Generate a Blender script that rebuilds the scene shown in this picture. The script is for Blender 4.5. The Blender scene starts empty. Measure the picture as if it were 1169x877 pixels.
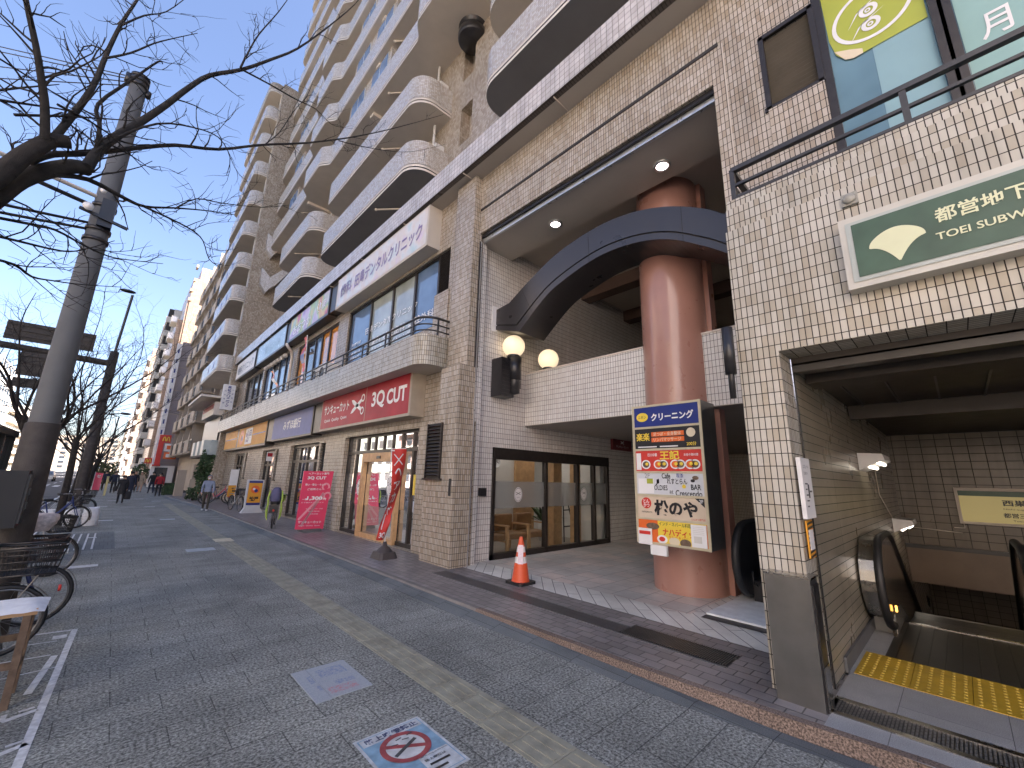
import bpy, bmesh, math, random
from math import sin, cos, pi, radians, sqrt, atan2
from mathutils import Vector, Matrix
random.seed(7)
scene = bpy.context.scene
COL = scene.collection
V = Vector

# ---------------------------------------------------------------- materials
def rgb(c):
    return (c[0], c[1], c[2], 1.0)

class NT:
    """tiny node helper"""
    def __init__(self, name):
        self.m = bpy.data.materials.new(name)
        self.m.use_nodes = True
        self.t = self.m.node_tree
        self.p = self.t.nodes['Principled BSDF']
        self.out = self.t.nodes['Material Output']
    def n(self, typ, **kw):
        x = self.t.nodes.new(typ)
        for k, v in kw.items():
            if k in x.inputs:
                x.inputs[k].default_value = v
            else:
                setattr(x, k, v)
        return x
    def l(self, a, b):
        self.t.links.new(a, b)
    def noise(self, vec, scale, detail=3.0, rough=0.55):
        x = self.n('ShaderNodeTexNoise', Scale=scale, Detail=detail, Roughness=rough)
        if vec is not None:
            self.l(vec, x.inputs['Vector'])
        return x.outputs['Fac']
    def ramp(self, fac, stops):
        r = self.n('ShaderNodeValToRGB')
        e = r.color_ramp.elements
        e[0].position, e[0].color = stops[0][0], rgb(stops[0][1])
        e[1].position, e[1].color = stops[-1][0], rgb(stops[-1][1])
        for p, c in stops[1:-1]:
            q = e.new(p)
            q.color = rgb(c)
        self.l(fac, r.inputs['Fac'])
        return r.outputs['Color']
    def mix(self, fac, a, b, typ='MIX'):
        x = self.n('ShaderNodeMixRGB', blend_type=typ)
        if isinstance(fac, (int, float)):
            x.inputs['Fac'].default_value = fac
        else:
            self.l(fac, x.inputs['Fac'])
        for s, v in (('Color1', a), ('Color2', b)):
            if isinstance(v, (tuple, list)):
                x.inputs[s].default_value = rgb(v)
            else:
                self.l(v, x.inputs[s])
        return x.outputs['Color']
    def math(self, op, a, b=None):
        x = self.n('ShaderNodeMath', operation=op)
        for i, v in enumerate((a, b)):
            if v is None:
                continue
            if isinstance(v, (int, float)):
                x.inputs[i].default_value = v
            else:
                self.l(v, x.inputs[i])
        return x.outputs[0]
    def bump(self, h, strength=0.3, dist=0.01):
        b = self.n('ShaderNodeBump', Strength=strength, Distance=dist)
        self.l(h, b.inputs['Height'])
        self.l(b.outputs['Normal'], self.p.inputs['Normal'])

def mat(name, c, rough=0.6, var=0.12, scale=6.0, metal=0.0, bump=0.0, spec=0.5, coat=0.0):
    """plain painted / plastic / metal stuff with soft large and small variation"""
    k = NT(name)
    tc = k.n('ShaderNodeTexCoord')
    f = k.noise(tc.outputs['Object'], scale, 5.0)
    lo = tuple(max(0, x * (1 - var)) for x in c)
    hi = tuple(min(1, x * (1 + var)) for x in c)
    k.l(k.ramp(f, [(0.3, lo), (0.7, hi)]), k.p.inputs['Base Color'])
    k.p.inputs['Metallic'].default_value = metal
    k.p.inputs['Specular IOR Level'].default_value = spec
    k.p.inputs['Coat Weight'].default_value = coat
    r = k.noise(tc.outputs['Object'], scale * 2.3, 3.0)
    k.l(k.math('ADD', k.math('MULTIPLY', r, 0.16), rough - 0.08), k.p.inputs['Roughness'])
    if bump:
        k.bump(k.noise(tc.outputs['Object'], scale * 12, 4.0), bump, 0.01)
    return k.m

def tile_mat(name, c1, c2, mortar, w=0.0523, h=0.1165, joint=0.0045, rough=0.3, bump=0.5, offset=0.0, stain=0.25, bias=0.0, spec=0.5):
    """glazed wall tile: stack bond from UVs in metres, random tint per tile, grimy joints and rain stains"""
    k = NT(name)
    uv = k.n('ShaderNodeTexCoord').outputs['UV']
    b = k.n('ShaderNodeTexBrick', offset=offset, squash=1.0)
    b.inputs['Scale'].default_value = 1.0
    b.inputs['Mortar Size'].default_value = joint / 2
    b.inputs['Mortar Smooth'].default_value = 0.05
    b.inputs['Bias'].default_value = bias
    b.inputs['Brick Width'].default_value = w
    b.inputs['Row Height'].default_value = h
    b.inputs['Color1'].default_value = rgb(c1)
    b.inputs['Color2'].default_value = rgb(c2)
    b.inputs['Mortar'].default_value = rgb(mortar)
    k.l(uv, b.inputs['Vector'])
    geo = k.n('ShaderNodeNewGeometry').outputs['Position']
    g = k.noise(geo, 1.3, 6.0, 0.6)
    dark = k.ramp(g, [(0.35, (1, 1, 1)), (0.75, (1 - stain, 1 - stain, 1 - stain * 1.1))])
    mp = k.n('ShaderNodeMapping')
    mp.inputs['Scale'].default_value = (2.2, 2.2, 0.12)
    k.l(geo, mp.inputs['Vector'])
    st = k.ramp(k.noise(mp.outputs['Vector'], 2.0, 5.0), [(0.5, (1, 1, 1)), (0.8, (1 - stain, 1 - stain, 1 - stain))])
    col = k.mix(1.0, b.outputs['Color'], dark, 'MULTIPLY')
    col = k.mix(1.0, col, st, 'MULTIPLY')
    k.l(col, k.p.inputs['Base Color'])
    k.p.inputs['Specular IOR Level'].default_value = spec
    k.l(k.math('ADD', k.math('MULTIPLY', b.outputs['Fac'], 0.5), k.math('ADD', k.math('MULTIPLY', g, 0.2), rough - 0.1)), k.p.inputs['Roughness'])
    k.bump(k.math('SUBTRACT', 1.0, b.outputs['Fac']), bump, 0.004)
    return k.m

def paver_mat(name, c1, c2, mortar, w, h, joint=0.006, offset=0.5, rough=0.75, speck=0.35, rot=0.0, speckscale=140, bump=0.25, blotch=0.3):
    k = NT(name)
    uv = k.n('ShaderNodeTexCoord').outputs['UV']
    if rot:
        mp = k.n('ShaderNodeMapping')
        mp.inputs['Rotation'].default_value = (0, 0, rot)
        k.l(uv, mp.inputs['Vector'])
        uv2 = mp.outputs['Vector']
    else:
        uv2 = uv
    b = k.n('ShaderNodeTexBrick', offset=offset)
    b.inputs['Scale'].default_value = 1.0
    b.inputs['Mortar Size'].default_value = joint / 2
    b.inputs['Mortar Smooth'].default_value = 0.3
    b.inputs['Brick Width'].default_value = w
    b.inputs['Row Height'].default_value = h
    b.inputs['Color1'].default_value = rgb(c1)
    b.inputs['Color2'].default_value = rgb(c2)
    b.inputs['Mortar'].default_value = rgb(mortar)
    k.l(uv2, b.inputs['Vector'])
    sp = k.noise(uv, speckscale, 2.0, 0.7)
    s = k.ramp(sp, [(0.36, (1 - speck,) * 3), (0.5, (1, 1, 1)), (0.66, (1 + speck * 1.3,) * 3)])
    bl = k.ramp(k.noise(uv, 0.9, 6.0, 0.65), [(0.32, (1 - blotch,) * 3), (0.68, (1 + blotch * 0.5,) * 3)])
    gum = k.ramp(k.n('ShaderNodeTexVoronoi', Scale=2.6, Randomness=1.0).outputs['Distance'], [(0.03, (0.55, 0.55, 0.56)), (0.05, (1, 1, 1))])
    vn = [x for x in k.t.nodes if x.bl_idname == 'ShaderNodeTexVoronoi'][-1]
    k.l(uv, vn.inputs['Vector'])
    col = k.mix(1.0, b.outputs['Color'], s, 'MULTIPLY')
    col = k.mix(1.0, col, bl, 'MULTIPLY')
    col = k.mix(0.6, col, gum, 'MULTIPLY')
    k.l(col, k.p.inputs['Base Color'])
    k.p.inputs['Roughness'].default_value = rough
    k.p.inputs['Specular IOR Level'].default_value = 0.5 if rough < 0.6 else 0.22
    hgt = k.math('ADD', k.math('MULTIPLY', sp, 0.25), k.math('MULTIPLY', k.math('SUBTRACT', 1.0, b.outputs['Fac']), 0.8))
    k.bump(hgt, bump, 0.006)
    return k.m

def emit_mat(name, c, strength):
    k = NT(name)
    k.p.inputs['Base Color'].default_value = rgb(c)
    k.p.inputs['Emission Color'].default_value = rgb(c)
    k.p.inputs['Emission Strength'].default_value = strength
    return k.m

def glass_mat(name, tint=(0.9, 0.95, 0.95), refl=1.0, rough=0.02, haze=0.0, hazec=(0.6, 0.62, 0.62)):
    k = NT(name)
    k.t.nodes.remove(k.p)
    tr = k.n('ShaderNodeBsdfTransparent')
    tr.inputs['Color'].default_value = rgb(tint)
    gl = k.n('ShaderNodeBsdfGlossy', Roughness=rough)
    gl.inputs['Color'].default_value = (0.95, 0.97, 1.0, 1)
    fr = k.n('ShaderNodeFresnel', IOR=1.6)
    m = k.n('ShaderNodeMixShader')
    k.l(k.math('MULTIPLY', fr.outputs[0], refl), m.inputs[0])
    base = tr.outputs[0]
    if haze:
        df = k.n('ShaderNodeBsdfDiffuse')
        df.inputs['Color'].default_value = rgb(hazec)
        m2 = k.n('ShaderNodeMixShader')
        m2.inputs[0].default_value = haze
        k.l(tr.outputs[0], m2.inputs[1])
        k.l(df.outputs[0], m2.inputs[2])
        base = m2.outputs[0]
    k.l(base, m.inputs[1])
    k.l(gl.outputs[0], m.inputs[2])
    k.l(m.outputs[0], k.out.inputs['Surface'])
    return k.m

M = {}
M['tile'] = tile_mat('beige_wall_tile', (0.555, 0.49, 0.405), (0.385, 0.303, 0.21), (0.035, 0.028, 0.022), joint=0.0085, bias=-0.15)
M['tile2'] = tile_mat('pale_wall_tile', (0.58, 0.545, 0.465), (0.40, 0.335, 0.235), (0.035, 0.029, 0.024), joint=0.008, bias=-0.25)
M['white_tile'] = tile_mat('white_wall_tile', (0.76, 0.74, 0.70), (0.70, 0.66, 0.61), (0.09, 0.08, 0.07), w=0.06, h=0.118, joint=0.0075, stain=0.12, rough=0.22)
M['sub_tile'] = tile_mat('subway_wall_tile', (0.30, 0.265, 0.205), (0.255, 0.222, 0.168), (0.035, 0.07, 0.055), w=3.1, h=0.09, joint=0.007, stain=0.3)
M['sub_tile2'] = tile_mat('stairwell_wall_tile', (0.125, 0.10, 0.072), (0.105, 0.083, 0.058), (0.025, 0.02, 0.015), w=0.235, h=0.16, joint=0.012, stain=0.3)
M['tower_tile'] = tile_mat('brown_tower_tile', (0.52, 0.45, 0.355), (0.32, 0.25, 0.175), (0.10, 0.08, 0.065), w=0.07, h=0.11, joint=0.006, stain=0.15, rough=0.34)
M['balc_tile'] = tile_mat('balcony_wall_tile', (0.66, 0.62, 0.56), (0.49, 0.43, 0.36), (0.13, 0.11, 0.095), w=0.07, h=0.07, joint=0.006, stain=0.12, rough=0.22, spec=0.8)
M['band_tile'] = tile_mat('cornice_tile', (0.70, 0.65, 0.60), (0.58, 0.52, 0.47), (0.07, 0.06, 0.055), w=0.118, h=0.118, joint=0.008, rough=0.18, spec=0.8)
M['plaster'] = mat('beige_plaster', (0.54, 0.485, 0.41), 0.8, 0.06, 1.5, bump=0.05)
M['soffit'] = mat('grey_soffit_panel', (0.40, 0.365, 0.32), 0.6, 0.05, 1.2)
M['cream_trim'] = mat('cream_trim', (0.66, 0.59, 0.50), 0.55, 0.06, 3)
M['dark_gap'] = mat('dark_recess', (0.03, 0.027, 0.024), 0.7, 0.1, 3)
M['bronze'] = mat('dark_bronze_frame', (0.045, 0.038, 0.033), 0.35, 0.15, 8, metal=0.4)
M['black_metal'] = mat('black_painted_metal', (0.022, 0.021, 0.022), 0.32, 0.2, 8)
M['rail'] = mat('dark_grey_rail', (0.055, 0.053, 0.052), 0.35, 0.15, 10, metal=0.3)
M['steel'] = mat('stainless_steel', (0.42, 0.41, 0.385), 0.26, 0.06, 3, metal=1.0)
M['dark_steel'] = mat('worn_stainless_steel', (0.24, 0.237, 0.228), 0.34, 0.12, 3, metal=0.9)
M['alu'] = mat('aluminium_edge', (0.72, 0.72, 0.70), 0.3, 0.05, 4, metal=0.7)
M['white_plastic'] = mat('white_plastic', (0.75, 0.74, 0.72), 0.4, 0.05, 6)
M['white_cloth'] = mat('white_cloth', (0.72, 0.74, 0.76), 0.9, 0.08, 14, bump=0.15)
M['white_paint'] = mat('road_paint', (0.58, 0.60, 0.60), 0.7, 0.25, 20, bump=0.1)
M['white_wall'] = mat('white_interior_wall', (0.72, 0.69, 0.64), 0.8, 0.05, 2)
M['grey_ac'] = mat('cream_metal_box', (0.62, 0.60, 0.55), 0.5, 0.05, 5)
M['terracotta'] = mat('terracotta_enamel', (0.40, 0.205, 0.158), 0.3, 0.05, 2.0, coat=0.3)
M['arch'] = mat('bronze_arch_panel', (0.05, 0.046, 0.047), 0.30, 0.05, 0.8, metal=0.35, spec=0.7)
M['wood'] = mat('pale_wood', (0.56, 0.34, 0.165), 0.45, 0.15, 8)
M['wood_dark'] = mat('weathered_wood', (0.15, 0.10, 0.065), 0.8, 0.3, 18, bump=0.3)
M['leather'] = mat('tan_leather', (0.30, 0.165, 0.075), 0.45, 0.12, 9)
M['rubber'] = mat('black_rubber', (0.016, 0.016, 0.017), 0.5, 0.2, 10)
M['bark'] = mat('dark_bark', (0.026, 0.022, 0.019), 0.95, 0.4, 14, bump=0.7)
M['bark_grey'] = mat('grey_bark', (0.115, 0.098, 0.084), 0.9, 0.4, 18, bump=0.7)
M['concrete'] = mat('grey_concrete', (0.105, 0.108, 0.108), 0.7, 0.1, 3, bump=0.15)
M['brown_conc'] = mat('brown_post_sheet', (0.042, 0.035, 0.03), 0.7, 0.3, 8, bump=0.3)
M['red'] = mat('bright_red', (0.62, 0.045, 0.03), 0.45, 0.08, 5)
M['cone_red'] = mat('cone_orange_red', (0.72, 0.10, 0.03), 0.45, 0.1, 5)
M['sign_red'] = mat('dark_red_sign_face', (0.40, 0.024, 0.034), 0.45, 0.2, 1.2, spec=0.3)
M['pink'] = mat('crimson_sign_face', (0.72, 0.05, 0.12), 0.35, 0.05, 2)
M['pink_light'] = mat('pink_print', (0.80, 0.32, 0.36), 0.4, 0.05, 3)
M['white_ink'] = mat('white_print', (0.80, 0.79, 0.77), 0.4, 0.03, 4)
M['black_ink'] = mat('black_print', (0.02, 0.02, 0.022), 0.4, 0.1, 4)
M['navy'] = mat('navy_print', (0.018, 0.035, 0.20), 0.35, 0.08, 3)
M['blue_sign'] = mat('lavender_blue_sign_face', (0.13, 0.155, 0.36), 0.45, 0.08, 3, spec=0.3)
M['orange'] = mat('orange_yellow_sign_face', (0.74, 0.34, 0.04), 0.5, 0.06, 3, spec=0.3)
M['orange_red'] = mat('orange_red_print', (0.75, 0.15, 0.03), 0.35, 0.08, 5)
M['yellow'] = mat('yellow_print', (0.82, 0.60, 0.06), 0.4, 0.06, 4)
M['sub_green'] = mat('deep_green_sign_face', (0.042, 0.095, 0.058), 0.42, 0.18, 3)
M['sub_cream'] = mat('pale_yellow_print', (0.70, 0.72, 0.46), 0.4, 0.05, 4)
M['lime'] = mat('lime_fabric', (0.44, 0.60, 0.10), 0.7, 0.12, 12, bump=0.2)
M['violet'] = mat('violet_grey_fabric', (0.10, 0.095, 0.17), 0.8, 0.12, 10)
M['mint'] = mat('mint_blind', (0.27, 0.45, 0.42), 0.5, 0.04, 1.5)
M['olive'] = mat('olive_green_poster', (0.40, 0.44, 0.05), 0.4, 0.04, 2)
M['cream'] = mat('cream_panel', (0.72, 0.62, 0.44), 0.45, 0.05, 3)
M['asphalt'] = mat('asphalt', (0.05, 0.051, 0.053), 0.85, 0.25, 3, bump=0.4)
M['leaf'] = mat('dark_leaf', (0.045, 0.085, 0.03), 0.6, 0.5, 3)
M['leaf2'] = mat('olive_leaf', (0.09, 0.105, 0.04), 0.6, 0.4, 3)
M['skin'] = mat('skin', (0.52, 0.32, 0.23), 0.5, 0.05, 8)
M['hair'] = mat('dark_hair', (0.018, 0.014, 0.012), 0.6, 0.2, 20)
M['chrome'] = mat('dull_metal', (0.22, 0.22, 0.22), 0.35, 0.05, 5, metal=1.0)
M['glass'] = glass_mat('clear_glass', refl=0.55)
M['frost'] = glass_mat('frosted_glass', haze=0.62, hazec=(0.30, 0.31, 0.30))
def window_mat(name, c, rough=0.06, spec=0.9):
    k = NT(name)
    tc = k.n('ShaderNodeTexCoord')
    f = k.noise(tc.outputs['Object'], 0.8, 3.0)
    k.l(k.ramp(f, [(0.3, tuple(x * 0.7 for x in c)), (0.7, tuple(min(1, x * 1.25) for x in c))]), k.p.inputs['Base Color'])
    k.p.inputs['Roughness'].default_value = rough
    k.p.inputs['Specular IOR Level'].default_value = spec
    k.p.inputs['IOR'].default_value = 1.7
    return k.m
M['pane'] = window_mat('dark_window_pane', (0.05, 0.06, 0.07))
M['pane_dull'] = window_mat('dull_dark_pane', (0.05, 0.055, 0.06), 0.3, 0.25)
M['pane_blue'] = window_mat('bluish_window_pane', (0.12, 0.19, 0.30))
M['pane_pale'] = window_mat('curtained_window_pane', (0.40, 0.44, 0.40))
M['pane_orange'] = window_mat('orange_curtain_pane', (0.72, 0.30, 0.06))
M['lamp_globe'] = emit_mat('lit_globe', (1.0, 0.83, 0.52), 0.12)
M['lamp_spot'] = emit_mat('lit_downlight', (1.0, 0.97, 0.9), 4.0)
M['lamp_tube'] = emit_mat('lit_tube', (1.0, 0.93, 0.72), 0.8)
M['lamp_ceiling'] = emit_mat('lit_ceiling_panel', (1.0, 0.96, 0.88), 0.8)
M['lit_sign'] = emit_mat('lit_sign_face', (0.50, 0.43, 0.17), 0.045)

# ---------------------------------------------------------------- mesh builder
class MB:
    def __init__(self):
        self.v, self.f, self.uv, self.mi, self.sm = [], [], [], [], []
    def face(self, pts, mi=0, uv=None, smooth=False):
        k = len(self.v)
        pts = [V(p) for p in pts]
        self.v += pts
        self.f.append(tuple(range(k, k + len(pts))))
        self._uv(pts, uv)
        self.mi.append(mi)
        self.sm.append(smooth)
        return self
    def _uv(self, pts, uv):
        if uv is None:
            n = V((0, 0, 0))
            for i in range(len(pts)):
                a, b = pts[i], pts[(i + 1) % len(pts)]
                n += V(((a.y - b.y) * (a.z + b.z), (a.z - b.z) * (a.x + b.x), (a.x - b.x) * (a.y + b.y)))
            ax, ay, az = abs(n.x), abs(n.y), abs(n.z)
            if az >= ax and az >= ay:
                uv = [(p.x, p.y) for p in pts]
            elif ax >= ay:
                uv = [(p.y, p.z) for p in pts]
            else:
                uv = [(p.x, p.z) for p in pts]
        self.uv.append(uv)
    def mesh(self, verts, faces, mi=0, smooth=False, uvs=None):
        k = len(self.v)
        vs = [V(p) for p in verts]
        self.v += vs
        for j, f in enumerate(faces):
            self.f.append(tuple(k + i for i in f))
            self._uv([vs[i] for i in f], uvs[j] if uvs else None)
            self.mi.append(mi)
            self.sm.append(smooth)
        return self
    def box(self, x0, x1, y0, y1, z0, z1, mi=0):
        P = [(x0, y0, z0), (x1, y0, z0), (x1, y1, z0), (x0, y1, z0), (x0, y0, z1), (x1, y0, z1), (x1, y1, z1), (x0, y1, z1)]
        return self.mesh(P, [(0, 3, 2, 1), (4, 5, 6, 7), (0, 1, 5, 4), (1, 2, 6, 5), (2, 3, 7, 6), (3, 0, 4, 7)], mi)
    def obox(self, c, ax, ay, az, mi=0):
        """box from centre and three half-axis vectors"""
        c, ax, ay, az = V(c), V(ax), V(ay), V(az)
        P = [c + sx * ax + sy * ay + sz * az for sz in (-1, 1) for sx, sy in ((-1, -1), (1, -1), (1, 1), (-1, 1))]
        return self.mesh(P, [(0, 3, 2, 1), (4, 5, 6, 7), (0, 1, 5, 4), (1, 2, 6, 5), (2, 3, 7, 6), (3, 0, 4, 7)], mi)
    def bar(self, a, b, w, h=None, mi=0, up=(0, 0, 1)):
        a, b = V(a), V(b)
        d = (b - a)
        L = d.length
        d.normalize()
        s = d.cross(V(up))
        if s.length < 1e-4:
            s = d.cross(V((0, 1, 0)))
        s.normalize()
        u = s.cross(d)
        return self.obox((a + b) / 2, d * L / 2, s * w / 2, u * (h or w) / 2, mi)
    def tube(self, pts, r, n=8, mi=0, cap=True, smooth=True, closed=False):
        pts = [V(p) for p in pts]
        rs = r if isinstance(r, (list, tuple)) else [r] * len(pts)
        K = len(pts)
        rings = []
        prev = None
        for i, p in enumerate(pts):
            if closed:
                d = pts[(i + 1) % K] - pts[i - 1]
            else:
                d = (pts[min(i + 1, K - 1)] - pts[max(i - 1, 0)])
            d.normalize()
            if prev is None:
                a = V((0, 0, 1)) if abs(d.z) < 0.9 else V((1, 0, 0))
                s = d.cross(a).normalized()
            else:
                s = (prev - d * prev.dot(d))
                if s.length < 1e-5:
                    s = d.cross(V((0.3, 0.5, 0.8)))
                s.normalize()
            prev = s
            t = d.cross(s)
            rings.append([p + (s * cos(2 * pi * j / n) + t * sin(2 * pi * j / n)) * rs[i] for j in range(n)])
        vs = [q for R in rings for q in R]
        fs = []
        for i in range(K if closed else K - 1):
            for j in range(n):
                a, b = i * n + j, i * n + (j + 1) % n
                c, d2 = ((i + 1) % K) * n + (j + 1) % n, ((i + 1) % K) * n + j
                fs.append((a, b, c, d2))
        self.mesh(vs, fs, mi, smooth)
        if cap and not closed:
            self.face(list(reversed(rings[0])), mi)
            self.face(rings[-1], mi)
        return self
    def lathe(self, c, prof, n=24, mi=0, smooth=True, axis=(0, 0, 1), a0=0.0, a1=2 * pi):
        c, w = V(c), V(axis).normalized()
        u = w.cross(V((0, 1, 0)))
        if u.length < 1e-3:
            u = w.cross(V((1, 0, 0)))
        u.normalize()
        t = w.cross(u)
        full = abs(a1 - a0 - 2 * pi) < 1e-6
        m = n if full else n + 1
        vs, fs, uvs = [], [], []
        for r, z in prof:
            for j in range(m):
                a = a0 + (a1 - a0) * j / n
                vs.append(c + w * z + (u * cos(a) + t * sin(a)) * r)
        R = max(p[0] for p in prof)
        for i in range(len(prof) - 1):
            for j in range(n):
                k = (j + 1) % m
                fs.append((i * m + j, i * m + k, (i + 1) * m + k, (i + 1) * m + j))
                A, B = (a1 - a0) * j / n * R, (a1 - a0) * (j + 1) / n * R
                uvs.append([(A, prof[i][1]), (B, prof[i][1]), (B, prof[i + 1][1]), (A, prof[i + 1][1])])
        return self.mesh(vs, fs, mi, smooth, uvs)
    def sphere(self, c, r, n=20, m=12, mi=0, sq=(1, 1, 1)):
        c = V(c)
        vs, fs = [], []
        for i in range(m + 1):
            t = pi * i / m
            for j in range(n):
                a = 2 * pi * j / n
                vs.append(c + V((r * sin(t) * cos(a) * sq[0], r * sin(t) * sin(a) * sq[1], -r * cos(t) * sq[2])))
        for i in range(m):
            for j in range(n):
                fs.append((i * n + j, i * n + (j + 1) % n, (i + 1) * n + (j + 1) % n, (i + 1) * n + j))
        return self.mesh(vs, fs, mi, True)
    def prism(self, poly, fn, a, b, mi=0, smooth=False):
        """2-D polygon swept between two depths; fn(u, v, d) -> point"""
        A = [V(fn(u, v, a)) for u, v in poly]
        B = [V(fn(u, v, b)) for u, v in poly]
        self.face(list(reversed(A)), mi)
        self.face(B, mi)
        k = len(poly)
        L = 0.0
        for i in range(k):
            j = (i + 1) % k
            e = (A[j] - A[i]).length
            self.face([A[i], A[j], B[j], B[i]], mi, smooth=smooth)
            L += e
        return self
    def ribbon(self, path, z0, z1, mi=0, smooth=True):
        """upright strip over a plan polyline, UVs by arc length"""
        L = 0.0
        for i in range(len(path) - 1):
            a, b = V(path[i]).to_2d(), V(path[i + 1]).to_2d()
            d = (b - a).length
            self.face([(a.x, a.y, z0), (b.x, b.y, z0), (b.x, b.y, z1), (a.x, a.y, z1)], mi, [(L, z0), (L + d, z0), (L + d, z1), (L, z1)], smooth)
            L += d
        return self
    def wall_x(self, X, T, y0, y1, z0, z1, holes=(), mi=0, mr=None, rims=True):
        """wall in the plane x = X (front) to X + T with rectangular holes (ya, yb, za, zb)"""
        return self._wall(lambda a, z, d: (X + d, a, z), T, y0, y1, z0, z1, holes, mi, mr, rims)
    def wall_y(self, Y, T, x0, x1, z0, z1, holes=(), mi=0, mr=None):
        return self._wall(lambda a, z, d: (a, Y + d, z), T, x0, x1, z0, z1, holes, mi, mr)
    def _wall(self, fn, T, a0, a1, z0, z1, holes, mi, mr, rims=True):
        mr = mi if mr is None else mr
        A = sorted({a0, a1, *[min(max(h[i], a0), a1) for h in holes for i in (0, 1)]})
        Z = sorted({z0, z1, *[min(max(h[i], z0), z1) for h in holes for i in (2, 3)]})
        def inside(a, z):
            return any(h[0] < a < h[1] and h[2] < z < h[3] for h in holes) or (rims and not (a0 < a < a1 and z0 < z < z1))
        for i in range(len(A) - 1):
            for j in range(len(Z) - 1):
                p, q, r, s = A[i], A[i + 1], Z[j], Z[j + 1]
                am, zm = (p + q) / 2, (r + s) / 2
                if inside(am, zm):
                    continue
                self.face([fn(p, r, 0), fn(q, r, 0), fn(q, s, 0), fn(p, s, 0)], mi)
                self.face([fn(p, r, T), fn(p, s, T), fn(q, s, T), fn(q, r, T)], mi)
                ia = lambda k: (A[k] + A[k + 1]) / 2 if 0 <= k < len(A) - 1 else -1e9
                iz = lambda k: (Z[k] + Z[k + 1]) / 2 if 0 <= k < len(Z) - 1 else -1e9
                if inside(ia(i - 1), zm):
                    self.face([fn(p, r, 0), fn(p, s, 0), fn(p, s, T), fn(p, r, T)], mr)
                if inside(ia(i + 1), zm):
                    self.face([fn(q, r, 0), fn(q, r, T), fn(q, s, T), fn(q, s, 0)], mr)
                if inside(am, iz(j - 1)):
                    self.face([fn(p, r, 0), fn(p, r, T), fn(q, r, T), fn(q, r, 0)], mr)
                if inside(am, iz(j + 1)):
                    self.face([fn(p, s, 0), fn(q, s, 0), fn(q, s, T), fn(p, s, T)], mr)
        return self
    def text(self, s, c, right, up, h, w=None, mi=0, bold=0.0, anchor='c', depth=0.0, shear=0.0):
        """flat lettering; c = centre (anchor 'c') or lower left (anchor 'l')"""
        tv, tf = text_geo(s, bold)
        if not tv:
            return self
        x0, x1 = min(p[0] for p in tv), max(p[0] for p in tv)
        y0, y1 = min(p[1] for p in tv), max(p[1] for p in tv)
        sy = h / max(1e-6, y1 - y0)
        sx = sy if w is None else w / max(1e-6, x1 - x0)
        c, right, up = V(c), V(right).normalized(), V(up).normalized()
        nrm = right.cross(up)
        ox, oy = ((x0 + x1) / 2, (y0 + y1) / 2) if anchor == 'c' else (x0, y0)
        vs = [c + right * ((p[0] - ox) * sx + shear * (p[1] - oy) * sy) + up * ((p[1] - oy) * sy) + nrm * depth for p in tv]
        return self.mesh(vs, tf, mi)
    def build(self, name, mats, parent=None, world=True):
        me = bpy.data.meshes.new(name)
        me.from_pydata([tuple(p) for p in self.v], [], self.f)
        ul = me.uv_layers.new(name='UVMap')
        flat = [c for fuv in self.uv for q in fuv for c in q]
        ul.data.foreach_set('uv', flat)
        me.polygons.foreach_set('material_index', self.mi)
        me.polygons.foreach_set('use_smooth', self.sm)
        for m in (mats if isinstance(mats, (list, tuple)) else [mats]):
            me.materials.append(M[m] if isinstance(m, str) else m)
        me.update()
        o = bpy.data.objects.new(name, me)
        COL.objects.link(o)
        if parent is not None:
            o.parent = parent
            if world:
                o.matrix_parent_inverse = Matrix.Translation(-org(parent))
        return o

def org(o):
    """world origin of an unrotated chain of parents"""
    p = V(o.location)
    q = o
    while q.parent is not None:
        if q.get('_w'):
            break
        q = q.parent
        p = p + V(q.location) if not ORIGIN.get(q.name) else V(ORIGIN[q.name])
    return ORIGIN.get(o.name, V((0, 0, 0)))
ORIGIN = {}

_TX = {}
_tc = bpy.data.curves.new('lettering_source', 'FONT')
_to = bpy.data.objects.new('lettering_source', _tc)
def text_geo(s, bold=0.0):
    key = (s, round(bold, 3))
    if key not in _TX:
        if _to.name not in COL.objects:
            COL.objects.link(_to)
        _tc.body = s
        _tc.offset = bold
        _tc.resolution_u = 3
        dg = bpy.context.evaluated_depsgraph_get()
        dg.update()
        me = bpy.data.meshes.new_from_object(_to.evaluated_get(dg))
        _TX[key] = ([tuple(v.co) for v in me.vertices], [tuple(p.vertices) for p in me.polygons])
        bpy.data.meshes.remove(me)
    return _TX[key]

def tag(o, label, cat, group=None, kind=None):
    if label:
        o['label'] = label
    if cat:
        o['category'] = cat
    if group:
        o['group'] = group
    if kind:
        o['kind'] = kind
    return o
def thing(name, label, cat, loc=(0, 0, 0), rz=0.0, group=None):
    o = bpy.data.objects.new(name, None)
    o.empty_display_size = 0.2
    COL.objects.link(o)
    o.location = loc
    o.rotation_euler = (0, 0, rz)
    ORIGIN[o.name] = V(loc)
    return tag(o, label, cat, group)
def struct(name, mb, mats, kind='structure'):
    o = mb.build(name, mats)
    o['kind'] = kind
    return o
def copy_tree(o, parent=None):
    c = o.copy()
    COL.objects.link(c)
    if parent is not None:
        c.parent = parent
    for ch in list(o.children):
        copy_tree(ch, c)
    return c
XR, XU = (0, -1, 0), (0, 0, 1)      # lettering on faces that look towards the road (-x)
YR, YU = (1, 0, 0), (0, 0, 1)       # lettering on faces that look back along the pavement (-y)

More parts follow.
